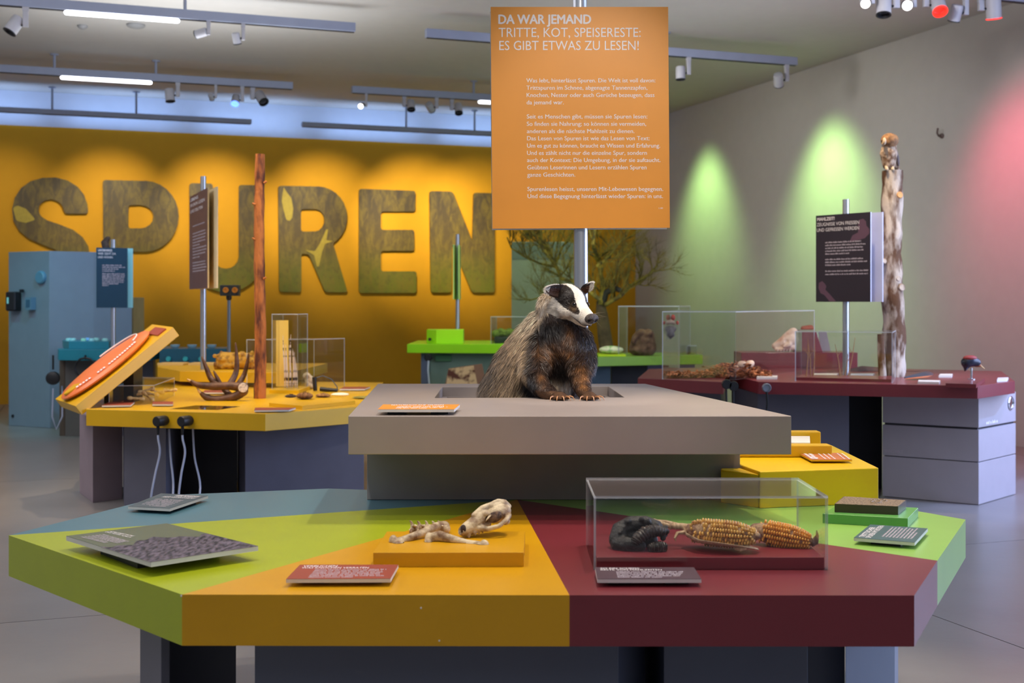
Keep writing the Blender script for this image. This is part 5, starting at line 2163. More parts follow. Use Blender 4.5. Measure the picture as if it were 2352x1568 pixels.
# ================================================================== yellow display table
ZY2 = .80
yt = thing('display_table', 'yellow display table at the left with antlers and cases', 'table', (-2.4, 10.5, 0))
mb = MB()
y_ = [g2(198, 939.4), g2(609, 950), g2(822, 934), g2(862, 905), g2(880, 878), g2(330, 872), g2(232, 905)]
mb.prism(y_, ZY2 - .125, ZY2)
obj('tabletop', mb, ORANGED, yt, bevel=.002)
y0, y1 = y_[0], y_[1]
for pts, m in (([(P(178, 0, 10.2).x, 10.25), (P(213, 0, 9.75).x, 9.75), (P(281, 0, 9.95).x, 9.95), (P(281, 0, 10.6).x, 10.6)], mat('pedestal_mauve', (140, 124, 132), .5)),
               ([(P(281, 0, 9.4).x, 9.45), (P(381, 0, 9.25).x, 9.25), (P(383, 0, 9.6).x, 10.0), (P(283, 0, 10).x, 10.0)], PED),
               ([(P(380, 0, 9.9).x, 9.95), (P(545, 0, 9.9).x, 9.9), (P(545, 0, 10.6).x, 10.6), (P(384, 0, 10.6).x, 10.6)], PEDD),
               ([(P(540, 0, 9.6).x, 9.75), (P(563, 0, 9.4).x, 9.4), (P(836, 0, 9.8).x, 9.8), (P(820, 0, 11).x, 11), (P(545, 0, 11).x, 11)], mat('pedestal_slate', (92, 92, 108), .45))):
    mb = MB()
    mb.prism(pts, 0, ZY2 - .1255)
    obj('pedestal', mb, m, yt, bevel=.003)
mb = MB()
mb.prism([g2(390, 938.6, ZY2 + .0012), g2(500, 941, ZY2 + .0012), g2(552, 933, ZY2 + .0012), g2(450, 930.5, ZY2 + .0012)], ZY2 + .0004, ZY2 + .0012)
obj('recessed_screen', mb, mat('dark_screen', (18, 20, 22), .06, spec=.8), yt, label='dark glossy screen let into the top')
# listening pieces on the front edge
for k, px in enumerate((368, 424)):
    c = P(px - 8, 965, 8.93 - .0)
    f_ = (px - 198) / (609 - 198)
    ye = y0.y + (y1.y - y0.y) * f_
    c = P(px + 13, 965, ye - .004)
    t = thing('listening_piece', ('left' if k == 0 else 'right') + ' black listening piece with grey cable on the yellow table edge', 'earpiece', (c.x, ye, c.z - .06), 'listening pieces')
    mb = MB()
    ax = Vector((-.42, -.9, 0))
    mb.lathe(c, ax, [(.036, 0), (.038, .015), (.038, .10), (.034, .106)], 24)
    obj('ear_cup', mb, BLACK, t, smooth=True)
    e = c + ax.normalized() * .085
    mb = MB()
    mb.tube([e + Vector((0, 0, -.035)), e + Vector((0, 0, -.10))], [.012, .008], 10)
    obj('strain_relief', mb, RUBBER, t, smooth=True)
    mb = MB()
    pts = [e + Vector((0, 0, -.085)), e + Vector((.001, 0, -.13)), P(px + (1 if k else -1), 1040, e.y), P(px - (8 if k else 12), 1090, e.y), P(px - (14 if k else 22), 1150, e.y), P(px - (6 if k else 16), 1190, e.y),
           P(px + 20, 1185, e.y + .1), P(px + (36 if k else 30), 1120, e.y + .2), P(px + (23 if k else 24), 1050, e.y + .3), P(px + (19 if k else 20), 985, e.y + .36)]
    mm = []
    for i in range(len(pts) - 1):
        a = pts[max(i - 1, 0)]; b = pts[i]; c_ = pts[i + 1]; d = pts[min(i + 2, len(pts) - 1)]
        for s in range(5):
            u = s / 5
            mm.append(.5 * ((2 * b) + (c_ - a) * u + (2 * a - 5 * b + 4 * c_ - d) * u * u + (3 * b - a - 3 * c_ + d) * u ** 3))
    mm.append(pts[-1])
    mb.tube(mm, .0075, 8)
    obj('cable', mb, CABLE, t, smooth=True)

# raised yellow tier
ZU = .945
ti = thing('raised_platform', 'yellow raised tier at the back of the yellow table', 'platform', (-2.6, 12.3, ZY2))
mb = MB()
u0, u1 = g2(413, 852, ZU), g2(660, 856, ZU)
mb.prism([u0, u1, Vector((u1.x + .1, 13.2)), Vector((P(362, 0, 13.3).x, 13.3)), Vector((P(362, 0, 12.4).x, 12.4))], ZU - .125 + .025, ZU)
obj('top_slab', mb, ORANGED, ti, bevel=.002)
mb = MB()
mb.prism([Vector((u0.x + .1, 11.9)), Vector((u1.x - .1, 11.95)), Vector((u1.x - .1, 12.9)), Vector((u0.x + .05, 12.9))], ZY2 + .0005, ZU - .1005)
obj('base', mb, PEDD, ti)
# brown sign
BROWN = mat('brown_print', (104, 74, 70), .45)
sign('brown text panel seen at an angle on a pole over the yellow table', (467, 405), (435, 442, 663, 12.2), (476.5, 442, 663, 11.2), .014, BROWN, (.13, .06, CREAM),
     [('LEBENS', .06, .5, .06, .03, .03), ('SPUREN LESEN', .06, .86, .12, .032, 0), ('UND DEUTEN', .06, .75, .185, .032, 0)],
     para(.2, (.86,), .34, .03, .014) + para(.2, (.9, .92, .9, .9, .6), .42, .032, .016) + para(.2, (.95, .95, .9, .6), .58, .032, .016) + para(.2, (.9, .9, .95, .9), .73, .03, .016), 11.95, ZU, CREAM)

# big yellow nest-like cast on the tier
rn = random.Random(12)
cx0 = P(540, 808, 12.0)
limbs = [[(Vector((cx0.x - .12, 12.05, ZU + .085)), .085), (Vector((cx0.x + .14, 12.05, ZU + .08)), .08)]]
for k in range(46):
    a = rn.uniform(-.2, .2)
    th = rn.uniform(.15, 3.0)
    limbs.append([(Vector((cx0.x + a, 12.05 - .085 * math.sin(th), ZU + .08 + .085 * math.cos(th))), rn.uniform(.014, .024))])
me = blob_mesh(limbs, .009, 2)
for v in me.vertices:
    v.co.z = max(v.co.z, ZU + .0005)
meshobj('lumpy_cast', me, mat('honey_cast', (216, 162, 44), .6, vs=18, col2=(130, 84, 26), contrast=(.36, .5), bump=.6, bs=30), label='lumpy honey-coloured cast on the yellow tier behind the log', cat='specimen')
# long teal panel with cups behind
cb2 = thing('cup_console', 'dark teal console with pale cups behind the yellow tier', 'console', (P(440, 0, 14.3).x, 14.3, 0))
mb = MB()
mb.prism([(P(366, 0, 14.2).x, 14.2), (P(520, 0, 14.2).x, 14.2), (P(520, 0, 14.7).x, 14.75), (P(366, 0, 14.7).x, 14.75)], ZY2, 1.065)
obj('console_body', mb, DTEAL, cb2, bevel=.003)
mb = MB()
mb.prism([(P(376, 0, 14.3).x, 14.25), (P(512, 0, 14.3).x, 14.25), (P(512, 0, 14.6).x, 14.7), (P(376, 0, 14.6).x, 14.7)], 0, ZY2 - .0005)
obj('pedestal', mb, PED, cb2)
for px in (402, 441, 486):
    mb = MB()
    mb.lathe((P(px, 0, 14.4).x, 14.4, 1.0655), (0, 0, 1), [(.03, 0), (.05, .018), (.055, .04), (.048, .04), (.03, .02)], 20)
    obj('cup', mb, mat('cup_pale', (150, 186, 196), .4), cb2, smooth=True)
for px in (388, 427, 463):
    mb = MB()
    p = P(px, 824, 14.2)
    mb.lathe(p, (0, -1, 0), [(.028, .0005), (.032, .02), (.026, .04)], 14)
    obj('knob', mb, mat('knob_teal', (60, 176, 176), .3), cb2, smooth=True)
# eyepiece viewer on a pole
vw = thing('viewer', 'black twin-lens viewer on a grey pole left of the log', 'viewer', (P(526, 0, 13.0).x, 13.0, ZU))
q = P(529, 667, 13.0)
mb = MB()
mb.box((q.x, 13.0, q.z), (.20, .10, .115))
obj('housing', mb, mat('viewer_black', (34, 42, 44), .4), vw, bevel=.006)
for px in (519, 540):
    p = P(px, 666, 12.948)
    mb = MB()
    mb.lathe(p, (0, -1, 0), [(.030, 0), (.030, .02), (.022, .021), (.018, .008)], 18)
    obj('eyepiece', mb, mat('amber_lens', (196, 128, 32), .15, coat=.6), vw, smooth=True)
mb = MB()
pp = P(526, 685, 13.0)
mb.lathe((pp.x, 13.0, pp.z + .03), (0, 0, -1), [(.028, 0), (.03, .03), (.02, .05)], 14)
obj('joint', mb, BLACK, vw, smooth=True)
mb = MB()
mb.tube([(pp.x, 13.0, pp.z), (pp.x, 13.0, ZU + .0005)], .018, 12)
obj('pole', mb, mat('viewer_pole', (110, 122, 132), .4, .5), vw, smooth=True)
# thin yellow-edged plates on the tier
for x0, x1 in ((372, 430), (442, 515)):
    mb = MB()
    a, b = P(x0, 0, 12.9), P(x1, 0, 12.9)
    mb.box(((a.x + b.x) / 2, 12.85, ZU + .012), (b.x - a.x, .24, .022))
    single('thin_plate', mb, mat('plate_cream', (226, 190, 110), .5), 'thin cream-edged plate on the yellow tier, ' + ('left one' if x0 < 400 else 'the one crossed by the pole'), 'plate', 'plates on the tier')

# log: bark-covered pine pole
lg = MB()
n_r = 26
path, rad = [], []
zb_ = ZY2
for k in range(n_r + 1):
    t = k / n_r
    y = 912 + (354 - 912) * t
    p = P(596.5 + 1.5 * math.sin(t * 7) + (1 - t) * .3, y, 10.2)
    p.z = max(p.z, zb_ + .0005) if k else zb_ + .0005
    path.append(p)
    rad.append((.050 - .009 * t) * (1 + .05 * math.sin(k * 1.9)))
lg.tube(path, rad, 18)
lo = single('bark_log', lg, BARKP, 'tall thin reddish bark log standing on the yellow table', 'log', smooth=True)
for x, y, s in ((586, 550, -1), (607, 420, 1), (606, 640, 1), (586, 470, -1)):
    mb = MB()
    p = P(x, y, 10.17)
    mb.tube([p, p + Vector((.022 * s, -.01, .012))], [.012, .006], 8)
    obj('twig_stub', mb, BARKP, lo, smooth=True)

# antler
an_ = thing('antler', 'brown deer antler with long tines lying on the yellow table', 'antler', (P(505, 0, 10.0).x, 10.0, ZY2))
Ya = 9.95


def tube_px(name, pts, rr, m, parent, n=12, **k):
    mb = MB()
    P3 = [P(p[0], p[1], p[2] if len(p) > 2 else Ya) for p in pts]
    mm, rm = [], []
    for i in range(len(P3) - 1):
        a = P3[max(i - 1, 0)]; b = P3[i]; c_ = P3[i + 1]; d = P3[min(i + 2, len(P3) - 1)]
        for s in range(4):
            u = s / 4
            mm.append(.5 * ((2 * b) + (c_ - a) * u + (2 * a - 5 * b + 4 * c_ - d) * u * u + (3 * b - a - 3 * c_ + d) * u ** 3))
            rm.append(rr[i] + (rr[i + 1] - rr[i]) * u)
    mm.append(P3[-1]); rm.append(rr[-1])
    mb.tube(mm, rm, n, dome=True)
    for i, v in enumerate(mb.v):
        mb.v[i].z = max(v.z, ZY2 + .0006)
    return obj(name, mb, m, parent, smooth=True, **k)


tube_px('beam', [(556, 890), (530, 886), (490, 887), (455, 884), (440, 876)], [.038, .034, .032, .025, .015], ANTLER, an_)
tube_px('beam', [(560, 898), (540, 910), (505, 917), (478, 914), (463, 904)], [.038, .036, .034, .028, .017], ANTLER, an_)
tube_px('tine', [(500, 884, 10.05), (484, 868, 10.1), (474, 845, 10.1), (464, 820, 10.1)], [.030, .025, .019, .006], ANTLER, an_)
tube_px('tine', [(527, 884, 10.1), (541, 858, 10.15), (544, 830, 10.15), (541, 788, 10.15)], [.028, .024, .019, .006], ANTLER, an_)
tube_px('tine', [(548, 882, 10.2), (560, 862, 10.25), (567, 838, 10.25), (571, 812, 10.25)], [.025, .021, .016, .006], ANTLER, an_)
tube_px('tine', [(528, 908, 10.0), (508, 885, 10.05), (498, 866, 10.05), (491, 852, 10.05)], [.028, .022, .016, .005], ANTLER, an_)
tube_px('tine_tip', [(441, 877), (434, 873), (430, 870)], [.013, .009, .003], ANTIP, an_, label='pale polished tip')
tube_px('tine_tip', [(463, 905), (456, 896), (452, 889)], [.015, .010, .003], ANTIP, an_, label='pale polished tip')
mb = MB()
bc = P(558, 890, 9.9)
mb.lathe(bc, (.25, -1, 0), [(.034, -.05), (.044, -.03), (.046, 0), (.040, .006)], 22)
obj('burr', mb, ANTLER, an_, smooth=True)
mb = MB()
mb.lathe(bc + Vector((.002, -.0065, 0)), (.25, -1, 0), [(.038, 0), (.036, .002)], 22)
obj('cut_face', mb, HORNC, an_, label='pale round cut face')


def vcase(label, foot, z0, z1, th=.006, name='acrylic_case', group='acrylic cases', back=None):
    """case over a four-cornered footprint (world x,y)"""
    c = sum((Vector(p) for p in foot), Vector((0, 0))) / 4
    t = thing(name, label, 'display case', (c.x, c.y, z0), group)
    inn = [Vector(p) + (c - Vector(p)).normalized() * th * 1.4 for p in foot]
    for k in range(4):
        j = (k + 1) % 4
        mb = MB()
        mb.prism([foot[k], foot[j], inn[j], inn[k]], z0 + .0005, z1 - th)
        n = len(mb.f)
        mb.fm = [1, 1, 0, 1, 0, 1]
        if True:
            # largest side faces are clear, the narrow ones are polished edges
            ars = []
            for f in mb.f:
                vs = [mb.v[i] for i in f]
                ars.append(((vs[1] - vs[0]).cross(vs[2] - vs[0])).length)
            mx = sorted(ars)[-2] * .5
            mb.fm = [0 if a > mx else 1 for a in ars]
        obj('pane', mb, [ACRYL, ACRED], t)
    mb = MB()
    mb.prism(foot, z1 - th, z1)
    mb.fm = [0, 0] + [1] * 4
    obj('pane', mb, [ACRYL, ACRED], t)
    return t


vcase('wide clear case behind the log on the yellow table', [g2(566, 893), g2(722, 891), g2(792, 886), g2(640, 887)], ZY2, 1.26)
vcase('tall narrow clear case with quills right of the log', [g2(624, 901), g2(684, 901), g2(707, 895), g2(650, 895)], ZY2 + .03, 1.50)
mb = MB()
a, b = P(634, 0, 11.08), P(662, 0, 11.08)
mb.box(((a.x + b.x) / 2, 11.09, 1.14), (b.x - a.x, .012, .60), 0)
single('backing_board', mb, paint('board_yellow', (236, 198, 92), .5), 'light yellow board inside the tall narrow case', 'board')
QW = mat('quill', (226, 206, 186), .4, vs=3, col2=(50, 42, 46), contrast=(.42, .5), stretch=(1, 1, 6))
rq = random.Random(7)
for k, (bx0, tx, ty, r) in enumerate(((654, 650, 770, .006), (660, 656, 790, .009), (664, 668, 768, .007), (668, 664, 792, .008), (672, 676, 808, .008), (678, 672, 800, .01), (682, 678, 820, .007), (658, 652, 805, .007))):
    mb = MB()
    Yq = 10.96 + .012 * k
    p0 = Vector((P(bx0, 0, Yq).x, Yq, ZY2 + .031))
    p1 = P(tx, ty, Yq)
    mb.tube([p0, p0.lerp(p1, .3) + Vector((.004, 0, 0)), p0.lerp(p1, .7), p1], [r * .5, r, r * .9, .0015], 8)
    single('quill', mb, QW, 'thin banded porcupine quill in the tall narrow case', 'quill', 'quills in the tall case', smooth=True)
mb = MB()
mb.prism([g2(618, 903), g2(686, 904), g2(712, 894), g2(645, 893)], ZY2 + .0005, ZY2 + .03)
single('low_plinth', mb, ORANGED, 'low yellow plinth under the tall quill case', 'plinth', 'low yellow plinths')
# specimens in the wide case
rs_ = random.Random(21)
me = blob_mesh([[(P(704, 864, 11.32), .04), (P(714, 872, 11.32), .035)], [(P(708, 882, 11.3), .04), (P(718, 886, 11.3), .03)]], .012, 2)
for v in me.vertices:
    v.co.z = max(v.co.z, ZY2 + .001)
meshobj('skull_fragment', me, BONE, label='pale bone fragment beside the quill case', cat='bone')
sc = thing('cable_scope', 'black handheld scope with looped cable in the wide clear case', 'scope', (P(750, 0, 10.9).x, 10.9, ZY2))
mb = MB()
mb.tube([P(722, 866, 11.0), P(724, 897, 11.0)], [.02, .018], 12)
obj('grip', mb, BLACK, sc, smooth=True)
mb = MB()
mb.tube([P(735, 893, 10.95), P(775, 897, 10.95)], .02, 12)
obj('barrel', mb, BLACK, sc, smooth=True)
mb = MB()
mb.tube([P(724, 868, 11.0), P(742, 863, 11.0), P(762, 871, 10.98), P(774, 888, 10.96), P(776, 897, 10.95)], .005, 8)
obj('loop', mb, mat('dark_cable', (70, 76, 88), .4), sc, smooth=True)
# low plinth with fur and feathers
ZF = ZY2 + .028
mb = MB()
fp = [g2(618, 925, ZF), g2(694.5, 932, ZF), g2(816, 920, ZF), g2(745, 909, ZF)]
mb.prism(fp, ZY2 + .0005, ZF)
single('low_plinth', mb, ORANGED, 'low yellow plinth with fur tufts at the front right of the yellow table', 'plinth', 'low yellow plinths')
FB = mat('brown_tuft', (132, 92, 54), .9, vs=60, var=.5)


def tuft(px, py, Y, w, h, m, label, n=300, seed=0, z=None):
    rnd = random.Random(seed)
    c = P(px, py, Y)
    z = ZF if z is None else z
    mb = MB()
    mb.ell((c.x, c.y, z + h * .45), (w * .8, w * .6, h * .45), None, 12, 8)
    for k in range(n):
        a, b = rnd.uniform(0, 6.28), rnd.uniform(.1, 1)
        d = Vector((math.cos(a) * b, math.sin(a) * b, rnd.uniform(.15, .9) * (1.1 - b))).normalized()
        p = Vector((c.x + d.x * w * .6, c.y + d.y * w * .5, z + .003 + max(0, d.z) * h * .6))
        e = p + Vector((d.x * w * .5, d.y * w * .5, d.z * h * .5))
        s = d.cross(Vector((0, 0, 1))).normalized() * w * .03
        mb.face([mb.pt(p - s), mb.pt(p + s), mb.pt(e)])
    for i, v in enumerate(mb.v):
        mb.v[i].z = max(v.z, z + .0008)
    return single('fur_tuft', mb, m, label, 'fur', 'fur tufts on the plinth')


tuft(700, 921, 9.75, .085, .06, FB, 'round brown fur tuft in the middle of the yellow plinth', seed=1)
tuft(668, 921, 9.9, .06, .03, mat('dark_tuft', (70, 54, 46), .9, vs=60, var=.5), 'dark flat tuft left of the brown one', seed=2)
tuft(742, 921, 9.95, .075, .035, mat('tan_tuft', (156, 114, 66), .9, vs=60, var=.5), 'tan fur tuft right of the brown one', seed=3)
mb = MB()
p = P(781, 921, 10.05)
mb.ell((p.x, p.y, ZF + .016), (.075, .05, .0155), None, 18, 10)
single('cuttlebone', mb, mat('white_shell', (246, 232, 196), .5), 'smooth white oval piece at the right of the yellow plinth', 'shell', smooth=True)
tuft(838, 905, 10.2, .13, .02, mat('olive_leaf', (150, 140, 60), .7, vs=20, var=.4), 'flat olive leaf bundle near the right rim of the yellow table', seed=4, z=ZY2, n=120)

# plaques on the yellow table
for q, lb in (([(586, 936), (679, 936), (664, 941), (584, 942)], 'thin red text plaque at the front corner of the yellow table'),
              ([(250, 923), (309, 923), (300, 930), (234, 931)], 'thin red text plaque at the left front of the yellow table'),
              ([(350, 922), (398, 922), (397, 928), (350, 928)], 'small pale text plaque before the small bone case'),
              ([(790, 888), (850, 888), (838, 893), (780, 893)], 'thin text plaque at the back right of the yellow table'),
              ([(470, 896), (520, 896), (516, 901), (466, 901)], 'thin text plaque between the antler beams')):
    plaque(q, ZY2, RUST, lb, (), 0, th=.012, gap=.008, feet=False)
    for o in (C.objects[-1],):
        pass
# give the footless plaques a low foot bar
for o in list(C.objects):
    if o.get('label', '').startswith(('thin red text', 'small pale text', 'thin text plaque')):
        mb = MB()
        w_ = WL[o.name]
        mb.box((w_.x, w_.y, ZY2 + .004), (.1, .05, .0075))
        obj('foot', mb, BLACK, o)

# small bone case
fb = [g2(250, 931), g2(355, 929), g2(401, 908), g2(303, 906)]
vcase('small clear case with tangled bones at the left of the yellow table', fb, ZY2, ZY2 + .155)
rb = random.Random(31)
bp_ = [(322, 905, 9.9), (335, 896, 9.95), (350, 905, 9.85), (340, 915, 9.8), (360, 898, 10.1), (385, 898, 10.3), (312, 918, 9.75)]
for k, (x, y, Y) in enumerate(bp_):
    a = P(x, y, Y)
    d = Vector((rb.uniform(-1, 1), rb.uniform(-.4, .4), rb.uniform(-.35, .35))).normalized() * rb.uniform(.07, .11)
    a.z = max(a.z, ZY2 + .035)
    e0, e1 = a - d * .6, a + d * .6
    e0.z, e1.z = max(e0.z, ZY2 + .02), max(e1.z, ZY2 + .02)
    mb = MB()
    mb.tube([e0, e0.lerp(e1, .12), e0.lerp(e1, .3), e0.lerp(e1, .7), e0.lerp(e1, .88), e1], [.016, .017, .0095, .0095, .017, .014], 10, dome=True)
    single('small_bone', mb, mat('yellow_bone', (238, 206, 140), .5, vs=30, col2=(190, 140, 70), contrast=(.3, .5)), 'short yellowish bone in the tangled heap in the small clear case', 'bone', 'tangled small bones', smooth=True)

# tilted box with the orange oval
tb_ = thing('tilted_board', 'tilted yellow box with an orange oval disc at the left', 'display box', (P(250, 0, 9.9).x, 9.9, .4))
k0, k1, k2, k3 = P(126.7, 916, 9.9), P(172.6, 932.4, 9.15), P(397.4, 750.7, 9.75), P(349.6, 744.4, 10.5)
nb = (k1 - k0).cross(k3 - k0).normalized()
if nb.z < 0:
    nb = -nb
tv = P(190.8, 950.6, 9.2) - k1
tv = -nb * .085
mb = MB()
mb.extr([k0, k1, k2, k3], tv)
obj('box_body', mb, ORANGED, tb_, bevel=.003)


def onb(u, v, h=0.):
    # u along the long rising edge, v from the near edge to the far one
    return (k1 * (1 - u) + k2 * u) * (1 - v) + (k0 * (1 - u) + k3 * u) * v + nb * h


def disc(name, u0, v0, ru, rv, h0, h1, m, n=40, dome=0., **k):
    mb = MB()
    rings = []
    for rr, hh in ((.98, h0), (1, (h0 + h1) / 2), (.96, h1), (.7, h1 + dome * .5), (.35, h1 + dome * .9), (.02, h1 + dome)):
        rings.append([mb.pt(onb(u0 + ru * rr * math.cos(a), v0 + rv * rr * math.sin(a), hh)) for a in [2 * math.pi * j / n for j in range(n)]])
    for r0, r1 in zip(rings, rings[1:]):
        for j in range(n):
            mb.face((r0[j], r0[(j + 1) % n], r1[(j + 1) % n], r1[j]))
    mb.face(rings[0][::-1])
    mb.face(rings[-1])
    return obj(name, mb, m, tb_, smooth=True, **k)


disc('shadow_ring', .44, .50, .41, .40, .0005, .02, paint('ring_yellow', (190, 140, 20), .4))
dd = disc('oval_disc', .44, .50, .44, .43, .021, .05, mat('oval_orange', (232, 122, 62), .32), dome=.03, label='orange oval disc')
disc('finger_slot', .11, .42, .085, .09, .052, .066, ORANGED, 24, 0, label='yellow slot in the disc')
mb = MB()
for k in range(26):
    a = math.radians(-75 + k * 4.2)
    if k in (7, 8, 13):
        continue
    q = onb(.44 + .40 * math.cos(a) * .93, .5 + .40 * math.sin(a) * .9, .0)
for k in range(22):
    u = .12 + k * .027
    if k in (5, 6, 10):
        continue
    v = .5 - .36 * math.sqrt(max(0, 1 - ((u - .44) / .44) ** 2))
    a = onb(u, v, .067)
    mb.quad(a, onb(u + .018, v, .067), onb(u + .018, v + .055, .069), onb(u, v + .055, .069))
obj('ring_lettering', mb, INK, tb_)
mb = MB()
a = [onb(.44 + .34 * math.cos(t), .5 + .3 * math.sin(t), .077) for t in [math.radians(-40 + 6 * k) for k in range(22)]]
mb.tube(a, .006, 6)
obj('printed_arc', mb, INK, tb_)
mb = MB()
mb.extr([onb(.87, .12, .012), onb(.96, .12, .012), onb(.96, .62, .012), onb(.87, .62, .012)], -nb * .0115)
obj('small_label', mb, RUST, tb_)
# stand of the tilted box
mb = MB()
for u_ in (.42, .62):
    mid = onb(u_, .5, -.09)
    mb.prism([(mid.x - .04, mid.y - .12), (mid.x + .04, mid.y - .12), (mid.x + .04, mid.y + .12), (mid.x - .04, mid.y + .12)], ZY2 + .0005, mid.z - .03)
obj('support', mb, BLACK, tb_)

# ================================================================== CENTRE BACK: green tables, tree
ZC1 = 1.057
gt = thing('display_table', 'bright green display table in the centre background, left half', 'table', (P(1050, 0, 16.4).x, 16.4, 0))
mb = MB()
mb.prism([(P(935, 0, 16).x, 16.0), (P(1190, 0, 15.8).x, 15.8), (P(1230, 0, 17.5).x, 17.5), (P(960, 0, 17.6).x, 17.6)], ZC1 - .115, ZC1)
obj('tabletop', mb, BGREEN, gt, bevel=.003)
gc = obj('pedestal', MB().prism([(P(967, 0, 16.2).x, 16.2), (P(1180, 0, 16.1).x, 16.05), (P(1180, 0, 17).x, 17.2), (P(985, 0, 17).x, 17.2)], 0, ZC1 - .116), SAGE, gt)
mb = MB()
a, b = P(1000, 822, 16.19), P(1037, 822, 16.15)
mb.box(((a.x + b.x) / 2, 16.14, a.z), (b.x - a.x, .04, .085))
obj('drawer_handle', mb, paint('handle_green', (78, 128, 84), .5), gt, bevel=.008)
mb = MB()
mb.box((P(968, 0, 16.2).x + .05, 16.18, .47), (.10, .05, .93))
obj('side_post', mb, paint('post_grey', (100, 112, 130), .5), gt)
hs_ = thing('hanging_earpiece', 'black earpiece with hose at the left end of the green table', 'earpiece', (P(984, 0, 16).x, 15.98, .8), 'earpieces')
mb = MB()
mb.lathe(P(984, 820, 16.0), (0, -1, 0), [(.05, 0), (.055, .03), (.04, .05)], 16)
obj('ear_cup', mb, BLACK, hs_, smooth=True)
mb = MB()
mb.tube([P(984, 828, 15.96), P(983, 850, 15.96), P(986, 880, 15.96), P(986, 930, 15.96)], .012, 8)
obj('cord', mb, CABLE, hs_, smooth=True)
# picture leaning at the green table
pcx = thing('picture_board', 'tilted picture board with brown and cream print before the green table', 'picture', (P(1070, 0, 15.6).x, 15.6, .3))
c4 = [P(1030, 846, 15.6), P(1107, 835, 15.6), P(1122, 900, 15.6), P(1018, 900, 15.6)]
mb = MB()
mb.extr(c4, (0, .02, 0))
obj('board', mb, mat('board_brown', (128, 92, 74), .5), pcx)
mb = MB()
mb.extr([P(1030, 847, 15.598), P(1088, 839, 15.598), P(1100, 900, 15.598), P(1022, 900, 15.598)], (0, -.001, 0))
obj('printed_face', mb, mat('bark_print', (206, 170, 130), .5, vs=7, col2=(84, 40, 26), contrast=(.42, .52)), pcx)
mb = MB()
mb.prism([(P(1030, 0, 15.6).x, 15.65), (P(1112, 0, 15.6).x, 15.65), (P(1112, 0, 15.9).x, 15.9), (P(1030, 0, 15.9).x, 15.9)], 0, .44)
obj('foot', mb, PED, pcx)
lb_ = thing('lime_box', 'bright lime box with a dark knob on the green table', 'box', (P(1022, 0, 16.3).x, 16.3, ZC1))
mb = MB()
a, b, c, d = P(980, 0, 16.3), P(1002, 0, 16.15), P(1064, 0, 16.15), P(1066, 0, 16.6)
mb.prism([(a.x, 16.3), (b.x, 16.15), (c.x, 16.15), (d.x, 16.6), (a.x, 16.6)], ZC1 + .0005, ZC1 + .185)
obj('box_body', mb, paint('lime_bright', (166, 226, 24), .4), lb_, bevel=.004)
mb = MB()
mb.lathe(P(988, 779, 16.22), (-.5, -1, 0), [(.02, 0), (.022, .02), (.016, .03)], 12)
obj('knob', mb, BLACK, lb_, smooth=True)
sg2 = thing('sign_stand', 'green-edged double panel seen edge-on on a pole over the green table', 'sign', (P(1051, 0, 16.7).x, 16.7, ZC1), 'sign stands')
mb = MB()
x_ = P(1051, 0, 16.7).x
mb.tube([(x_, 16.7, ZC1 + .0005), (x_, 16.7, P(1051, 538, 16.7).z)], .028, 14)
obj('pole', mb, ALU, sg2, smooth=True)
za, zb3 = P(0, 561, 16.4).z, P(0, 687, 16.4).z
for dx in (-.040, .030):
    mb = MB()
    mb.box((x_ + dx - .002, 16.7, (za + zb3) / 2), (.012, .55, za - zb3))
    obj('panel', mb, paint('panel_mint', (176, 214, 130), .4), sg2)
vcase('low clear case with moss over the green table', [(P(1127, 0, 16.2).x, 16.2), (P(1215, 0, 16.2).x, 16.2), (P(1225, 0, 16.7).x, 16.7), (P(1140, 0, 16.7).x, 16.7)], ZC1, ZC1 + .36, .008)
t_m = thing('moss_block', 'dark block with green moss on top in the low clear case', 'specimen', (P(1165, 0, 16.4).x, 16.4, ZC1))
mb = MB()
mb.box((P(1165, 0, 16.4).x, 16.4, ZC1 + .045), (.35, .25, .088))
obj('block', mb, mat('soil_dark', (46, 52, 44), .9, var=.3), t_m, bevel=.02)
me = blob_mesh([[(P(1140 + 10 * k, 766 - (k % 2) * 3, 16.38), .06)] for k in range(6)], .02, 1)
meshobj('moss', me, mat('moss', (110, 128, 50), .9, vs=30, var=.5, bump=.6), t_m)

# second green slab on the right
ZC2 = .93
g2t = thing('display_table', 'moss green display table behind the badger on the right', 'table', (P(1480, 0, 15.5).x, 15.5, 0))
mb = MB()
mb.prism([(P(1330, 0, 14.9).x, 15.0), (P(1352, 0, 14.9).x, 15.0), (P(1614, 0, 15.6).x, 15.6), (P(1590, 0, 16.4).x, 16.4), (P(1330, 0, 16.4).x, 16.4)], ZC2 - .115, ZC2)
obj('tabletop', mb, OGREEN, g2t, bevel=.003)
for x0, x1, Y, m in ((1345, 1402, 15.3, paint('leg_cool_lit', (66, 88, 104), .5)), (1405, 1486, 15.7, PEDD), (1487, 1596, 15.75, paint('leg_blue_lit', (112, 112, 146), .5))):  # blue and lavender paint puts cool daylight into these grey legs
    mb = MB()
    mb.prism([(P(x0, 0, Y).x, Y), (P(x1, 0, Y).x, Y), (P(x1, 0, Y).x, Y + .5), (P(x0, 0, Y).x, Y + .5)], 0, ZC2 - .116)
    obj('pedestal', mb, m, g2t)
mb = MB()
mb.box((P(1404, 0, 15.4).x, 15.4, ZC2 + .012), (.34, .3, .022))
single('thin_plate', mb, paint('plate_lime', (196, 220, 40), .4), 'lime plate under the white cushion', 'plate')
mb = MB()
c = P(1404, 800, 15.4)
mb.ell((c.x, 15.4, ZC2 + .024 + .052), (.155, .12, .05), None, 22, 12)
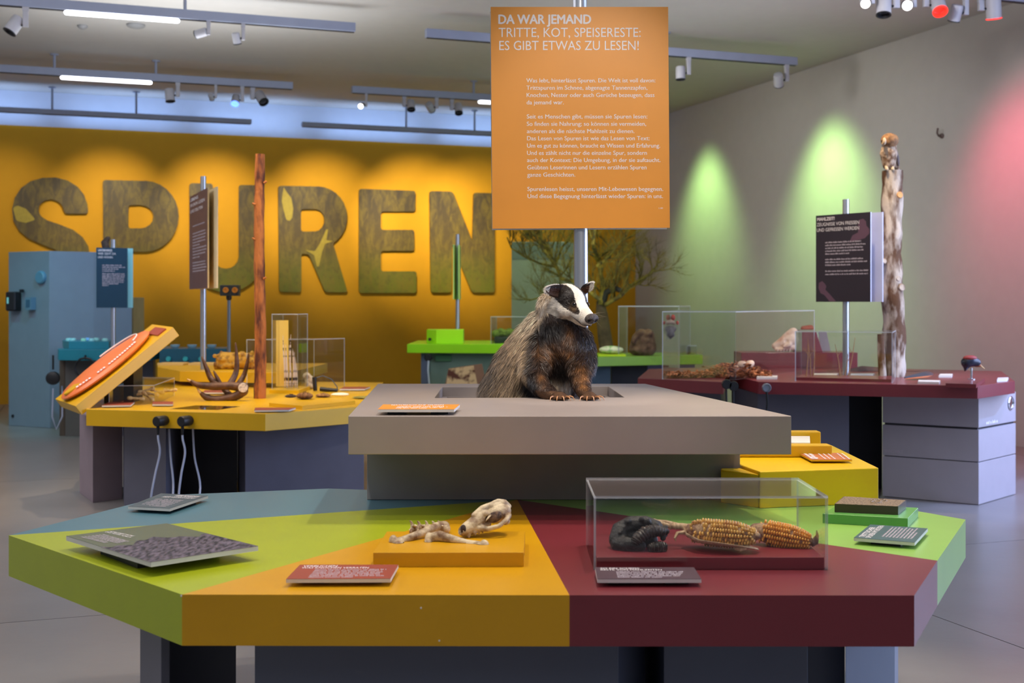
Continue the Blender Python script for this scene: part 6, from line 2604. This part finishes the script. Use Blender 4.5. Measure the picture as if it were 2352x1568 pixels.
single('cushion', mb, mat('cushion_print', (226, 226, 196), .8, vs=14, col2=(150, 190, 120), contrast=(.38, .5)), 'white cushion with pale green print on the lime plate', 'cushion', smooth=True)
rn = random.Random(9)
me = blob_mesh([[(P(1474, 772, 15.45), .10), (P(1472, 800, 15.45), .115)], [(P(1488, 770, 15.45), .09), (P(1490, 800, 15.45), .10)], [(P(1462, 775, 15.45), .06), (P(1458, 802, 15.45), .08)]] +
               [[(P(rn.uniform(1454, 1500), rn.uniform(760, 810), 15.36), .03)] for k in range(20)], .016, 1)
for v in me.vertices:
    v.co.z = max(v.co.z, ZC2 + .001)
meshobj('wasp_nest', me, mat('nest', (128, 98, 76), .9, vs=16, col2=(78, 56, 40), bump=.7, bs=30), label='rough brown nest block in the glass case on the green table', cat='nest')
vcase('large clear case around the rough brown nest', [(P(1420, 0, 15.25).x, 15.25), (P(1560, 0, 15.35).x, 15.35), (P(1586, 0, 16.1).x, 16.1), (P(1440, 0, 16.1).x, 16.1)], ZC2, 1.56, .01)
vcase('tiny glass box at the right end of the moss green table', [(P(1578, 0, 15.7).x, 15.7), (P(1600, 0, 15.7).x, 15.7), (P(1600, 0, 15.85).x, 15.85), (P(1578, 0, 15.8).x, 15.85)], ZC2, ZC2 + .12, .008)

# grey partition behind the tree
mb = MB()
ppx0, ppx1 = P(1175, 0, 18.6), P(1318, 0, 18.6)
zp = P(0, 555, 18.6).z
mb.mi = 0
mb.box(((ppx0.x + ppx1.x) / 2, 18.75, zp / 2), (ppx1.x - ppx0.x, .3, zp))
prt = single('partition', mb, paint('partition_sage', (166, 178, 156), .6), 'tall sage-grey partition behind the bare tree', 'partition', bevel=.004)
mb = MB()
mb.box(((ppx0.x + ppx1.x) / 2, 18.597, zp - .14), (ppx1.x - ppx0.x - .01, .004, .26))
obj('top_band', mb, paint('partition_band', (126, 142, 134), .6), prt)

# bare tree
tree = thing('bare_tree', 'bare branching tree with yellow-green lichen behind the badger', 'tree', (P(1390, 0, 17.0).x, 17.0, 0))
rt = random.Random(44)
Ytree = 17.0


def branch(mb, p, d, L, r, depth, spread=.55):
    segs = 4
    pts, rs2 = [p], [r]
    q = p.copy()
    dd_ = d.normalized()
    for s in range(segs):
        dd_ = (dd_ + Vector((rt.uniform(-.25, .25), rt.uniform(-.2, .2), rt.uniform(-.15, .28)))).normalized()
        q = q + dd_ * L / segs
        pts.append(q.copy())
        rs2.append(r * (1 - .5 * (s + 1) / segs))
    mb.tube(pts, rs2, 6 if depth > 1 else 5, cap=True)
    if depth <= 0:
        return
    for s in range(1, segs + 1):
        for _ in range(2 if depth > 1 else 3):
            if rt.random() < .85:
                nd = (dd_ + Vector((rt.uniform(-1, 1), rt.uniform(-.7, .7), rt.uniform(-.5, .8))) * spread * 1.4).normalized()
                branch(mb, pts[s], nd, L * rt.uniform(.45, .7), rs2[s] * .6, depth - 1, spread)


mb = MB()
tk = [Vector((P(1402, 0, Ytree).x, Ytree, .001)), P(1400, 860, Ytree), P(1390, 780, Ytree), P(1382, 720, Ytree), P(1378, 690, Ytree)]
mb.tube(tk, [.11, .09, .10, .085, .05], 12)
obj('trunk', mb, mat('trunk_dark', (92, 80, 52), .9, bump=.7, bs=20, var=.4), tree, smooth=True)
mb = MB()
mb.tube([P(1384, 700, Ytree), P(1392, 672, Ytree - .05), P(1412, 662, Ytree - .1), P(1430, 668, Ytree - .1)], [.05, .045, .04, .035], 10)
obj('dark_bough', mb, mat('bough_dark', (60, 62, 50), .9, bump=.6), tree, smooth=True)
mains = [([(1380, 700), (1384, 650), (1374, 600), (1362, 560), (1366, 530), (1358, 500)], .035, 'a'), ([(1390, 700), (1425, 680), (1450, 655), (1490, 630), (1510, 610)], .03, 'b'),
         ([(1380, 690), (1330, 650), (1290, 640), (1275, 605), (1262, 590), (1245, 570), (1240, 530)], .03, 'c'), ([(1275, 612), (1240, 605), (1205, 590), (1175, 570), (1165, 545)], .017, 'd'),
         ([(1372, 610), (1400, 590), (1420, 560), (1440, 540)], .02, 'e'), ([(1330, 655), (1290, 690), (1250, 680), (1215, 690)], .018, 'f'), ([(1275, 610), (1290, 570), (1310, 540), (1318, 520)], .018, 'g'),
         ([(1412, 690), (1410, 640), (1425, 600), (1450, 580)], .016, 'h')]
LICH = mat('lichen_branch', (176, 160, 54), .8, vs=12, col2=(96, 92, 44), contrast=(.4, .6))
for pts, r, nm in mains:
    mb = MB()
    P3 = [P(x, y, Ytree + rt.uniform(-.25, .25)) for x, y in pts]
    mb.tube(P3, [r * (1 - .6 * k / len(P3)) for k in range(len(P3))], 8)
    for k in range(1, len(P3)):
        for _ in range(3):
            d = (P3[k] - P3[k - 1]).normalized() + Vector((rt.uniform(-1, 1), rt.uniform(-.5, .5), rt.uniform(-.5, .9)))
            branch(mb, P3[k].lerp(P3[k - 1], rt.random()), d, rt.uniform(.28, .5), r * .38, 2)
    obj('branch', mb, LICH if nm in 'aceg' else BARKO, tree, smooth=True)

# ================================================================== RIGHT: maroon table
ZR_ = .97
mt = thing('display_table', 'maroon display table at the right with log and cases', 'table', (2.6, 10.4, 0))
mb = MB()
m1, m2, m3 = g2(1742, 876.5, ZR_), g2(2245.7, 886, ZR_), g2(2331, 875, ZR_)
m0 = g2(1673, 859, ZR_)
mb.prism([m0, m1, m2, m3, g2(2300, 852, ZR_), Vector((2.2, 12.4)), Vector((1.9, 12.2))], ZR_ - .098, ZR_)
obj('tabletop', mb, MAROON, mt, bevel=.0025)
mb = MB()
mb.prism([g2(1465, 868, ZR_), g2(1661, 877, ZR_), Vector((m0.x - .005, m0.y)), Vector((1.89, 11.9)), Vector((1.3, 11.6))], ZR_ - .098, ZR_)
obj('tabletop', mb, MAROON, mt, bevel=.0025)
for pts, m in (([(P(1690, 0, 10.2).x, 10.4), (P(1745, 0, 10).x, 10.1), (P(1950, 0, 10).x, 10.0), (P(1950, 0, 10.8).x, 10.8), (P(1700, 0, 10.8).x, 10.8)], PED),
               ([(P(1951, 0, 10.5).x, 10.5), (P(2026, 0, 10.5).x, 10.5), (P(2026, 0, 10.8).x, 10.9), (P(1951, 0, 10.8).x, 10.9)], PEDD),  # dark block fills the recess, its shade put into the paint
               ([(P(1500, 0, 10.5).x, 10.6), (P(1660, 0, 10.2).x, 10.3), (P(1668, 0, 11).x, 11.0), (P(1520, 0, 11).x, 11.0)], PED)):
    mb = MB()
    mb.prism(pts, 0, ZR_ - .0985)
    obj('pedestal', mb, m, mt, bevel=.003)
# drawer cabinet under its right end
cbn = thing('drawer_cabinet', 'grey three-drawer cabinet under the right end of the maroon table', 'cabinet', (3.7, 10.2, 0))
ca1, ca2, ca3 = g2(2027, 1140, 0), g2(2248, 1160, 0), g2(2333, 1135, 0)
ca4 = ca1 + (ca3 - ca2)
mb = MB()
cc_ = (ca1 + ca2 + ca3 + ca4) / 4
body = [p + (cc_ - p).normalized() * .02 for p in (ca1, ca2, ca3, ca4)]
mb.prism(body, .0, ZR_ - .0985)
obj('carcass', mb, PEDD, cbn)
CABM = paint('cabinet_grey', (170, 164, 170), .45)
hz = ZR_ - .0985
for z0, z1 in ((.004, .335), (.342, .595), (.612, .858)):
    mb = MB()
    mb.prism([ca1, ca2, ca3, ca4], z0, z1)
    # hollow look not needed: each drawer is a full-depth box
    dr = obj('drawer', mb, CABM, cbn, bevel=.003)
    if z0 > .6:
        n_s = Vector(((ca3 - ca2).y, -(ca3 - ca2).x, 0)).normalized()
        a = (ca2 * .15 + ca3 * .85)
        p = Vector((a.x, a.y, .77)) + n_s * .001
        mb = MB()
        mb.lathe(p, n_s, [(.055, 0), (.058, .006), (.05, .012), (.046, .004)], 24)
        obj('ring_handle', mb, CHROME, dr, smooth=True)
        mb = MB()
        mb.lathe(p, n_s, [(.045, 0), (.045, .003)], 20)
        obj('handle_dial', mb, mat('dial_blue', (90, 96, 140), .3), dr)
        mb = MB()
        a0, a1 = ca2 * .82 + ca3 * .18, ca2 * .5 + ca3 * .5
        put_words(mb, (a0.x + n_s.x * .002, a0.y + n_s.y * .002, .628), (a1.x + n_s.x * .002, a1.y + n_s.y * .002, .628), (0, 0, 1), .026, n_s, 8)
        obj('lettering', mb, INK, dr)
    if .3 < z0 < .5:
        n_f = Vector(((ca2 - ca1).y, -(ca2 - ca1).x, 0)).normalized()
        a0, a1 = ca1 * .98 + ca2 * .02, ca1 * .78 + ca2 * .22
        mb = MB()
        put_text(mb, 'SINNESWELT', (a0.x, a0.y, .368), (a1.x, a1.y, .368), (0, 0, 1), .024, n_f, .02, .002)
        obj('lettering', mb, INKG, dr)

sign('black text panel about eating and being eaten on a pole over the maroon table', (1943, 458), (1874, 492, 694, 10.55), (1999.5, 490, 692, 10.1), .012, mat('black_print', (40, 30, 40), .45), (.055, .085, PALEBL),
     [('MAHLZEIT!', .03, .35, .062, .036, .035), ('ZEUGNISSE VON FRESSEN', .02, .80, .125, .038, 0), ('UND GEFRESSEN WERDEN', .02, .80, .188, .038, 0)],
     para(.18, (.84, .92, .87, .88, .62), .325, .033, .016) + para(.18, (.88, .94, .66), .52, .033, .016) + para(.18, (.96, .96), # pole
     .655, .036, .016), 10.385, ZR_, PALEBL,
     shapes=[('printed_shape', mat('plum_shape', (98, 68, 84), .5), [[(.80, .08), (.87, .07), (.92, .10), (.93, .15), (.98, .19), (.98, .24), (.90, .29), (.75, .31), (.62, .33), (.68, .25), (.78, .22), (.78, .13)],
                                                                  [(.06, .78), (.12, .76), (.17, .79), (.20, .82), (.18, .86), (.26, .91), (.38, .995), (.26, .995), (.16, .92), (.09, .90), (.05, .84)]])])

# birch trunk
path, rad = [], []
for k in range(31):
    t = k / 30
    p = P(2047 + 5 * (1 - t) + 3 * math.sin(t * 8), 868 + (392 - 868) * t, 10.4)
    p.z = ZR_ + .0005 if k == 0 else max(p.z, ZR_ + .002)
    path.append(p)
    rad.append(.094 * (1 - .08 * t) * (1 + .05 * math.sin(k * 1.3) + .02 * math.sin(k * 3.1)))
mb = MB()
mb.tube(path, rad, 22)
rbk = random.Random(5)
for i, v in enumerate(mb.v):
    mb.v[i] = v + Vector((rbk.uniform(-1, 1), rbk.uniform(-1, 1), 0)) * .004
tr_ = single('tree_trunk', mb, BARKB, 'tall patchy birch trunk standing on the maroon table with an owl on top', 'tree trunk', smooth=True)
for x, y, s in ((2065, 448, .028), (2030, 600, .02), (2062, 640, .022), (2070, 660, .03)):
    mb = MB()
    p = P(x, y, 10.33)
    mb.lathe(p, (.3, -1, .1), [(s * 1.2, -.02), (s * 1.1, .01), (s * .9, .018)], 14)
    obj('knot', mb, WOODC if y < 500 else BARKB, tr_, smooth=True)
# owl
ow = thing('owl', 'small tawny owl perched on the birch trunk', 'owl', (P(2045, 0, 10.4).x, 10.4, path[-1].z))
zt3 = path[-1].z
ox = P(2045, 0, 10.35).x
OWLM = mat('owl_plumage', (196, 172, 146), .85, vs=26, col2=(120, 88, 62), contrast=(.38, .58), bump=.5, bs=60)
hd_ = P(2042, 335, 10.32)
me = blob_mesh([[(Vector((ox - .01, 10.36, zt3 + .05)), .055), (Vector((ox - .012, 10.36, zt3 + .14)), .074), (Vector((ox - .01, 10.35, zt3 + .20)), .062)],
                [(Vector((ox + .03, 10.38, zt3 + .12)), .05), (Vector((ox + .075, 10.40, zt3 + .01)), .018), (Vector((ox + .115, 10.42, zt3 - .05)), .010)]], .008, 3)
meshobj('body', me, OWLM, ow)
me = blob_mesh([[(Vector((ox - .012, 10.33, zt3 + .245)), .068)], [(Vector((ox - .03, 10.33, zt3 + .25)), .058)], [(Vector((ox + .01, 10.34, zt3 + .25)), .058)]], .008, 2)
meshobj('head', me, mat('owl_head', (170, 126, 80), .85, vs=30, col2=(110, 80, 56), bump=.4), ow)
mb = MB()
for s in (-1, 1):
    mb.ell((ox - .070 + .004 * s, 10.30 + s * .024, zt3 + .235), (.014, .026, .032), None, 14, 8)
obj('face_disc', mb, mat('owl_face', (216, 190, 156), .8), ow, smooth=True)
for s in (-1, 1):
    mb = MB()
    mb.ell((ox - .083, 10.30 + s * .022, zt3 + .243), (.005, .008, .008), None, 10, 8)
    obj('eye', mb, EYE, ow, smooth=True)
mb = MB()
mb.tube([(ox - .080, 10.29, zt3 + .232), (ox - .092, 10.285, zt3 + .212)], [.006, .002], 8)
obj('beak', mb, mat('beak', (190, 160, 110), .4), ow, smooth=True)
mb = MB()
mb.ell((ox + .05, 10.37, zt3 + .13), (.022, .04, .10), Matrix.Rotation(-.25, 3, 'Y'), 14, 10)
obj('wing', mb, mat('owl_wing', (112, 100, 98), .85, vs=30, var=.4), ow, smooth=True)
for s in (-.03, .02):
    mb = MB()
    mb.tube([(ox - .01 + s, 10.34, zt3 + .04), (ox - .01 + s, 10.315, zt3 + .004)], [.012, .014], 8, dome=True)
    obj('foot', mb, mat('owl_foot', (206, 184, 150), .8), ow, smooth=True)
# short log
mb = MB()
p0 = P(2027, 868, 10.1)
mb.tube([(p0.x, 10.1, ZR_ + .0245), (p0.x - .01, 10.1, ZR_ + .2), (p0.x - .015, 10.1, P(0, 767, 10.1).z)], [.033, .031, .028], 14)
single('short_log', mb, BARKB, 'short thin birch stick in the clear case left of the trunk', 'log', smooth=True)
# low maroon plinths
ZRp = ZR_ + .024
mb = MB()
mb.prism([g2(1829, 873, ZR_), g2(2047, 878, ZR_), g2(2054, 869.5, ZR_), g2(1841, 866.5, ZR_)], ZR_ + .0005, ZRp)
single('low_plinth', mb, MAROON, 'long low maroon plinth under the clear case by the birch trunk', 'plinth', 'low maroon plinths')
vcase('long clear case with dried twigs at the front of the maroon table', [g2(1826, 874.5, ZR_), g2(2050, 879.5, ZR_), g2(2058, 868, ZR_), g2(1840, 865, ZR_)], ZR_, ZR_ + .40, .006)
# dried twigs in that case
for k, (x, y0_, y1_, lean) in enumerate(((1852, 866, 778, 4), (1862, 866, 790, -5), (1868, 866, 772, 3), (1930, 866, 790, -12), (1948, 866, 775, 16), (1940, 866, 812, 8))):
    mb = MB()
    Y = 10.05
    p0, p1 = P(x, y0_, Y), P(x + lean, y1_, Y)
    p0.z = ZRp + .0005
    mb.tube([p0, p0.lerp(p1, .5) + Vector((.006, 0, 0)), p1], [.005, .004, .002], 6)
    m_ = p0.lerp(p1, .6)
    mb.tube([m_, m_ + Vector((.03 if k % 2 else -.03, 0, .05))], [.003, .0012], 5)
    single('dried_twig', mb, mat('twig', (150, 112, 72), .7), 'thin upright dried twig in the long clear case, ' + ('at its left end' if k < 3 else 'beside the sign pole'), 'twig', 'dried twigs in the long case', smooth=True)
# big clear case at the left of the maroon table
vcase('large clear case over the leaf litter on the maroon table', [g2(1521, 871, ZR_), g2(1690, 872, ZR_), (P(1848, 0, 12.0).x, 11.6), (P(1560, 0, 11.6).x, 11.6)], ZR_, 1.53, .008)
# leaf litter pile (uncountable chips)
LIT = mat('leaf_litter', (206, 132, 84), .8, vs=18, col2=(96, 54, 36), contrast=(.38, .6))
rl = random.Random(17)
mb = MB()
for k in range(1500):
    t = rl.random()
    x = 1535 + t * 235
    Y = 10.35 + rl.uniform(-.22, .3)
    hmax = .02 + .10 * math.exp(-((t - .72) / .16) ** 2) + .06 * math.exp(-((t - .5) / .1) ** 2)
    c = P(x, 850, Y)
    c.z = ZR_ + .012 + rl.random() ** 1.6 * hmax
    if c.x < g2(1525, 869, ZR_).x:
        continue
    s = rl.uniform(.014, .034)
    a = Vector((rl.uniform(-1, 1), rl.uniform(-1, 1), rl.uniform(-.4, .4))).normalized() * s
    b = Vector((rl.uniform(-1, 1), rl.uniform(-1, 1), rl.uniform(-.5, .6))).normalized() * s * .6
    n = a.cross(b).normalized() * s * .25
    i = [mb.pt(q) for q in (c - a, c - b + n, c + a, c + b + n)]
    mb.face(i)
for i, v in enumerate(mb.v):
    mb.v[i].z = max(v.z, ZR_ + .001)
single('leaf_litter', mb, LIT, 'heap of orange-brown leaf litter on the maroon table', 'leaf litter', kind='stuff')
for k, (x, y, r) in enumerate(((1703, 838, .036), (1722, 836, .034), (1690, 846, .026), (1710, 846, .026))):
    me = blob_mesh([[(P(x, y, 10.25), r)], [(P(x + 4, y - 2, 10.25), r * .8)]], .009, 1)
    meshobj('mushroom_cap' if k < 2 else 'pale_shell', me, BONEP, label=('round pale shell on top of the leaf litter, ' + ('left of two' if k == 0 else 'right of two')) if k < 2 else ('smaller pale shell low in the litter, ' + ('left one' if k == 2 else 'right one')), cat='shell', group='pale shells in the litter')
# hanging specimen
hg = thing('hanging_specimen', 'grey heart-shaped dried specimen hanging in the large clear case', 'specimen', P(1540, 720, 10.7))
me = blob_mesh([[(P(1535, 757, 10.7), .045), (P(1540, 770, 10.7), .04), (P(1534, 779, 10.7), .018)], [(P(1546, 755, 10.7), .03)]], .01, 1)
meshobj('pod', me, mat('pod_grey', (92, 90, 88), .8, vs=20, var=.4), hg)
me = blob_mesh([[(P(1532, 742, 10.7), .03)], [(P(1541, 738, 10.7), .026)], [(P(1548, 742, 10.7), .018)]], .01, 1)
meshobj('calyx', me, mat('calyx', (158, 140, 120), .8, vs=20, var=.4), hg)
for x, y, r in ((1546, 729, .024), (1556, 741, .016), (1527, 742, .014)):
    mb = MB()
    mb.ell(P(x, y, 10.69), (r * .8, r * .7, r * 1.1), None, 12, 8)
    obj('red_bract', mb, mat('bract', (170, 70, 54), .7), hg, smooth=True)
mb = MB()
mb.tube([P(1541, 738, 10.7), P(1541, 720, 10.7)], .002, 5)
obj('thread', mb, CABLE, hg)
# back block with pig skull and wedge
bk = MB()
a, b = P(1696, 0, 11.9), P(1960, 0, 11.9)
bk.prism([(a.x, 11.75), (b.x, 11.75), (b.x, 12.15), (a.x, 12.15)], ZR_ + .0005, ZR_ + .15)
single('raised_block', bk, MAROON, 'maroon raised block at the back of the maroon table', 'block', bevel=.003)
zk = ZR_ + .1505
sk = thing('animal_skull', 'large pale boar-like skull on the maroon block', 'skull', (P(1800, 0, 11.9).x, 11.9, zk))
me = blob_mesh([[(P(1818, 782, 11.9), .075), (P(1800, 788, 11.9), .06), (P(1786, 794, 11.9), .04), (P(1779, 797, 11.9), .032)],
                [(P(1822, 766, 11.9), .05), (P(1806, 776, 11.9), .04)], [(P(1824, 800, 11.87), .03), (P(1795, 806, 11.87), .022), (P(1783, 806, 11.87), .02)],
                [(P(1815, 795, 11.82), .02), (P(1800, 799, 11.82), .016)]], .011, 2, carve=[(P(1806, 786, 11.82), .03)])
zm = min(v.co.z for v in me.vertices)
for v in me.vertices:
    v.co.z += zk + .001 - zm
meshobj('cranium', me, BONEP, sk)
for k in range(5):
    mb = MB()
    p = P(1786 + 7 * k, 806, 11.84)
    mb.tube([(p.x, p.y, zk + .03), (p.x, p.y, zk + .003)], [.009, .004], 7)
    obj('tooth', mb, BONEP, sk, smooth=True)
mb = MB()
w0, w1 = P(1828, 0, 11.95), P(1884, 0, 11.95)
w2, w3 = P(1836, 0, 11.95), P(1871, 0, 11.95)
zt4 = P(0, 757, 11.95).z
mb.prism([(w0.x, 11.85), (w1.x, 11.85), (w1.x, 12.1), (w0.x, 12.1)], zk, zt4, top=[(w2.x, 11.9), (w3.x, 11.9), (w3.x, 12.05), (w2.x, 12.05)])
single('wedge_stand', mb, MAROON, 'maroon tapering stand beside the pale skull', 'stand', bevel=.003)
me = blob_mesh([[(P(1845, 755, 11.97), .03), (P(1862, 753, 11.97), .032)]], .01, 1)
for v in me.vertices:
    v.co.z = max(v.co.z, zt4 + .0005)
meshobj('small_fruit', me, mat('fruit_brown', (168, 78, 40), .7, var=.3), label='brown-orange lump on top of the maroon tapering stand', cat='specimen')
mb = MB()
g0, g1, g2_, g3 = P(1880, 758, 12.1), P(1898, 758, 12.1), P(1908, 815, 12.1), P(1886, 815, 12.1)
g2_.z = g3.z = zk + .001
mb.extr([g0, g1, g2_, g3], (0, .012, 0))
single('grey_panel', mb, mat('panel_grey', (150, 140, 138), .5), 'slanted grey panel right of the maroon tapering stand', 'panel')
# low dark wing and leaf shapes at the foot of the trunk
me = blob_mesh([[(P(1905, 868, 11.2), .03), (P(1980, 852, 11.2), .05), (P(2060, 856, 11.2), .04), (P(2110, 862, 11.2), .02)]], .014, 1)
for v in me.vertices:
    v.co.z = max(v.co.z, ZR_ + .001)
meshobj('bark_slab', me, mat('dark_bark', (74, 50, 44), .8, vs=12, var=.4, bump=.5), label='long flat dark bark piece behind the trunk', cat='bark')
wg = thing('bird_wing', 'spread grey and orange feather wing at the foot of the birch trunk', 'wing', (P(2100, 0, 9.95).x, 9.95, ZR_))
for k in range(9):
    mb = MB()
    a = P(2078, 874, 9.95)
    L = .19 + .02 * k
    an2 = math.radians(-8 + k * 6)
    d = Vector((math.cos(an2), math.sin(an2), .10))
    a.z = ZR_ + .006 + .002 * k
    s = Vector((-d.y, d.x, 0)).normalized() * .014
    mb.extr([a - s * .4, a + d * L * .6 - s, a + d * L, a + d * L * .6 + s, a + s * .4], (0, 0, .003))
    obj('feather', mb, mat('feather_orange', (206, 128, 84), .7) if k < 3 else mat('feather_grey', (62, 62, 70), .6), wg)
# bird head on a stand
mb = MB()
ZH = ZR_ + .03
mb.prism([g2(2172, 880, ZH) + Vector((0, .0)), g2(2242, 882, ZH), g2(2262, 868, ZH), g2(2192, 866, ZH)], ZR_ + .0005, ZH)
single('low_plinth', mb, MAROON, 'square maroon plinth under the bird head at the right', 'plinth', 'low maroon plinths')
bh = thing('mounted_bird', 'glossy dark bird head with red crown on a thin stand', 'bird head', (P(2231, 0, 9.55).x, 9.55, ZH))
Yb2 = 9.55
me = blob_mesh([[(P(2220, 832, Yb2), .045), (P(2232, 829, Yb2), .045), (P(2243, 832, Yb2), .035)], [(P(2219, 842, Yb2), .025), (P(2216, 852, Yb2), .006)]], .008, 2)
meshobj('head', me, mat('head_dark', (44, 48, 66), .3, vs=16, col2=(16, 16, 22), contrast=(.4, .6)), bh)
mb = MB()
mb.ell(P(2228, 822, Yb2 - .01), (.055, .035, .022), None, 16, 10)
obj('crown', mb, mat('crown_red', (150, 52, 48), .6), bh, smooth=True)
mb = MB()
mb.tube([P(2243, 836, Yb2), P(2250, 839, Yb2)], [.025, .014], 12, dome=True)
obj('cheek', mb, mat('cheek_tan', (160, 100, 60), .6), bh, smooth=True)
mb = MB()
mb.tube([P(2250, 838, Yb2), P(2262, 847, Yb2)], [.008, .002], 8)
obj('beak', mb, ANTIP, bh, smooth=True)
mb = MB()
pz2 = P(2231, 845, Yb2)
mb.tube([(pz2.x, Yb2, pz2.z), (pz2.x, Yb2, ZH + .004)], .008, 10)
mb.lathe((pz2.x, Yb2, ZH + .0005), (0, 0, 1), [(.03, 0), (.03, .006), (.01, .008)], 16)
obj('rod', mb, CHROME, bh, smooth=True)
# white plaques lying about on the maroon table
for q, lb in (([(1868, 857), (1926, 857), (1921, 861), (1868, 861)], 'thin white plaque left of the black sign pole on the maroon table'),
              ([(1955, 857), (2009, 857), (2005, 861), (1953, 861)], 'thin white plaque right of the black sign pole'),
              ([(2110, 872), (2160, 873), (2157, 877), (2108, 876)], 'pale plaque in front of the feather wing'),
              ([(2160, 858), (2188, 858), (2186, 862), (2156, 862)], 'small white plaque right of the wing'),
              ([(2292, 867), (2316, 866), (2313, 871), (2290, 872)], 'white plaque at the far right end of the maroon table'),
              ([(1740, 862), (1786, 862), (1784, 866), (1738, 866)], 'white plaque under the litter heap, maroon table')):
    mb = MB()
    cs_ = [g2(x, y, ZR_ + .018) for x, y in q]
    mb.prism(cs_, ZR_ + .0005, ZR_ + .018)
    single('text_plaque', mb, WHITEP, lb, 'sign', 'white plaques on the maroon table')
# headset holder and round chrome handle at the joint of the two tops
t = thing('hanging_earpiece', 'black earpieces hanging at the joint of the maroon tabletops', 'earpiece', (P(1680, 0, 9.95).x, 9.95, .6), 'earpieces')
for x, y in ((1668, 882), (1684, 886)):
    mb = MB()
    mb.lathe(P(x, y, 9.62), (0, -1, 0), [(.035, -.0), (.04, .015), (.036, .04)], 16)
    obj('ear_cup', mb, BLACK, t, smooth=True)
    mb = MB()
    mb.tube([P(x, y + 10, 9.6), P(x + 1, y + 50, 9.6)], .008, 8)
    obj('cord', mb, RUBBER, t, smooth=True)
t = thing('hanging_earpiece', 'round chrome-rimmed earpiece on the maroon table edge', 'earpiece', (P(1760, 0, 9.62).x, 9.62, .85), 'earpieces')
p = P(1760, 890, 9.66)
mb = MB()
mb.lathe(p, (0, -1, 0), [(.036, 0), (.037, .02), (.030, .03), (.028, .02)], 20)
obj('ear_cup', mb, mat('cup_grey', (140, 148, 160), .3, .5), t, smooth=True)
mb = MB()
mb.tube([p + Vector((0, -.02, -.03)), p + Vector((.005, -.02, -.12)), p + Vector((-.005, -.01, -.25))], .009, 8)
obj('cord', mb, RUBBER, t, smooth=True)
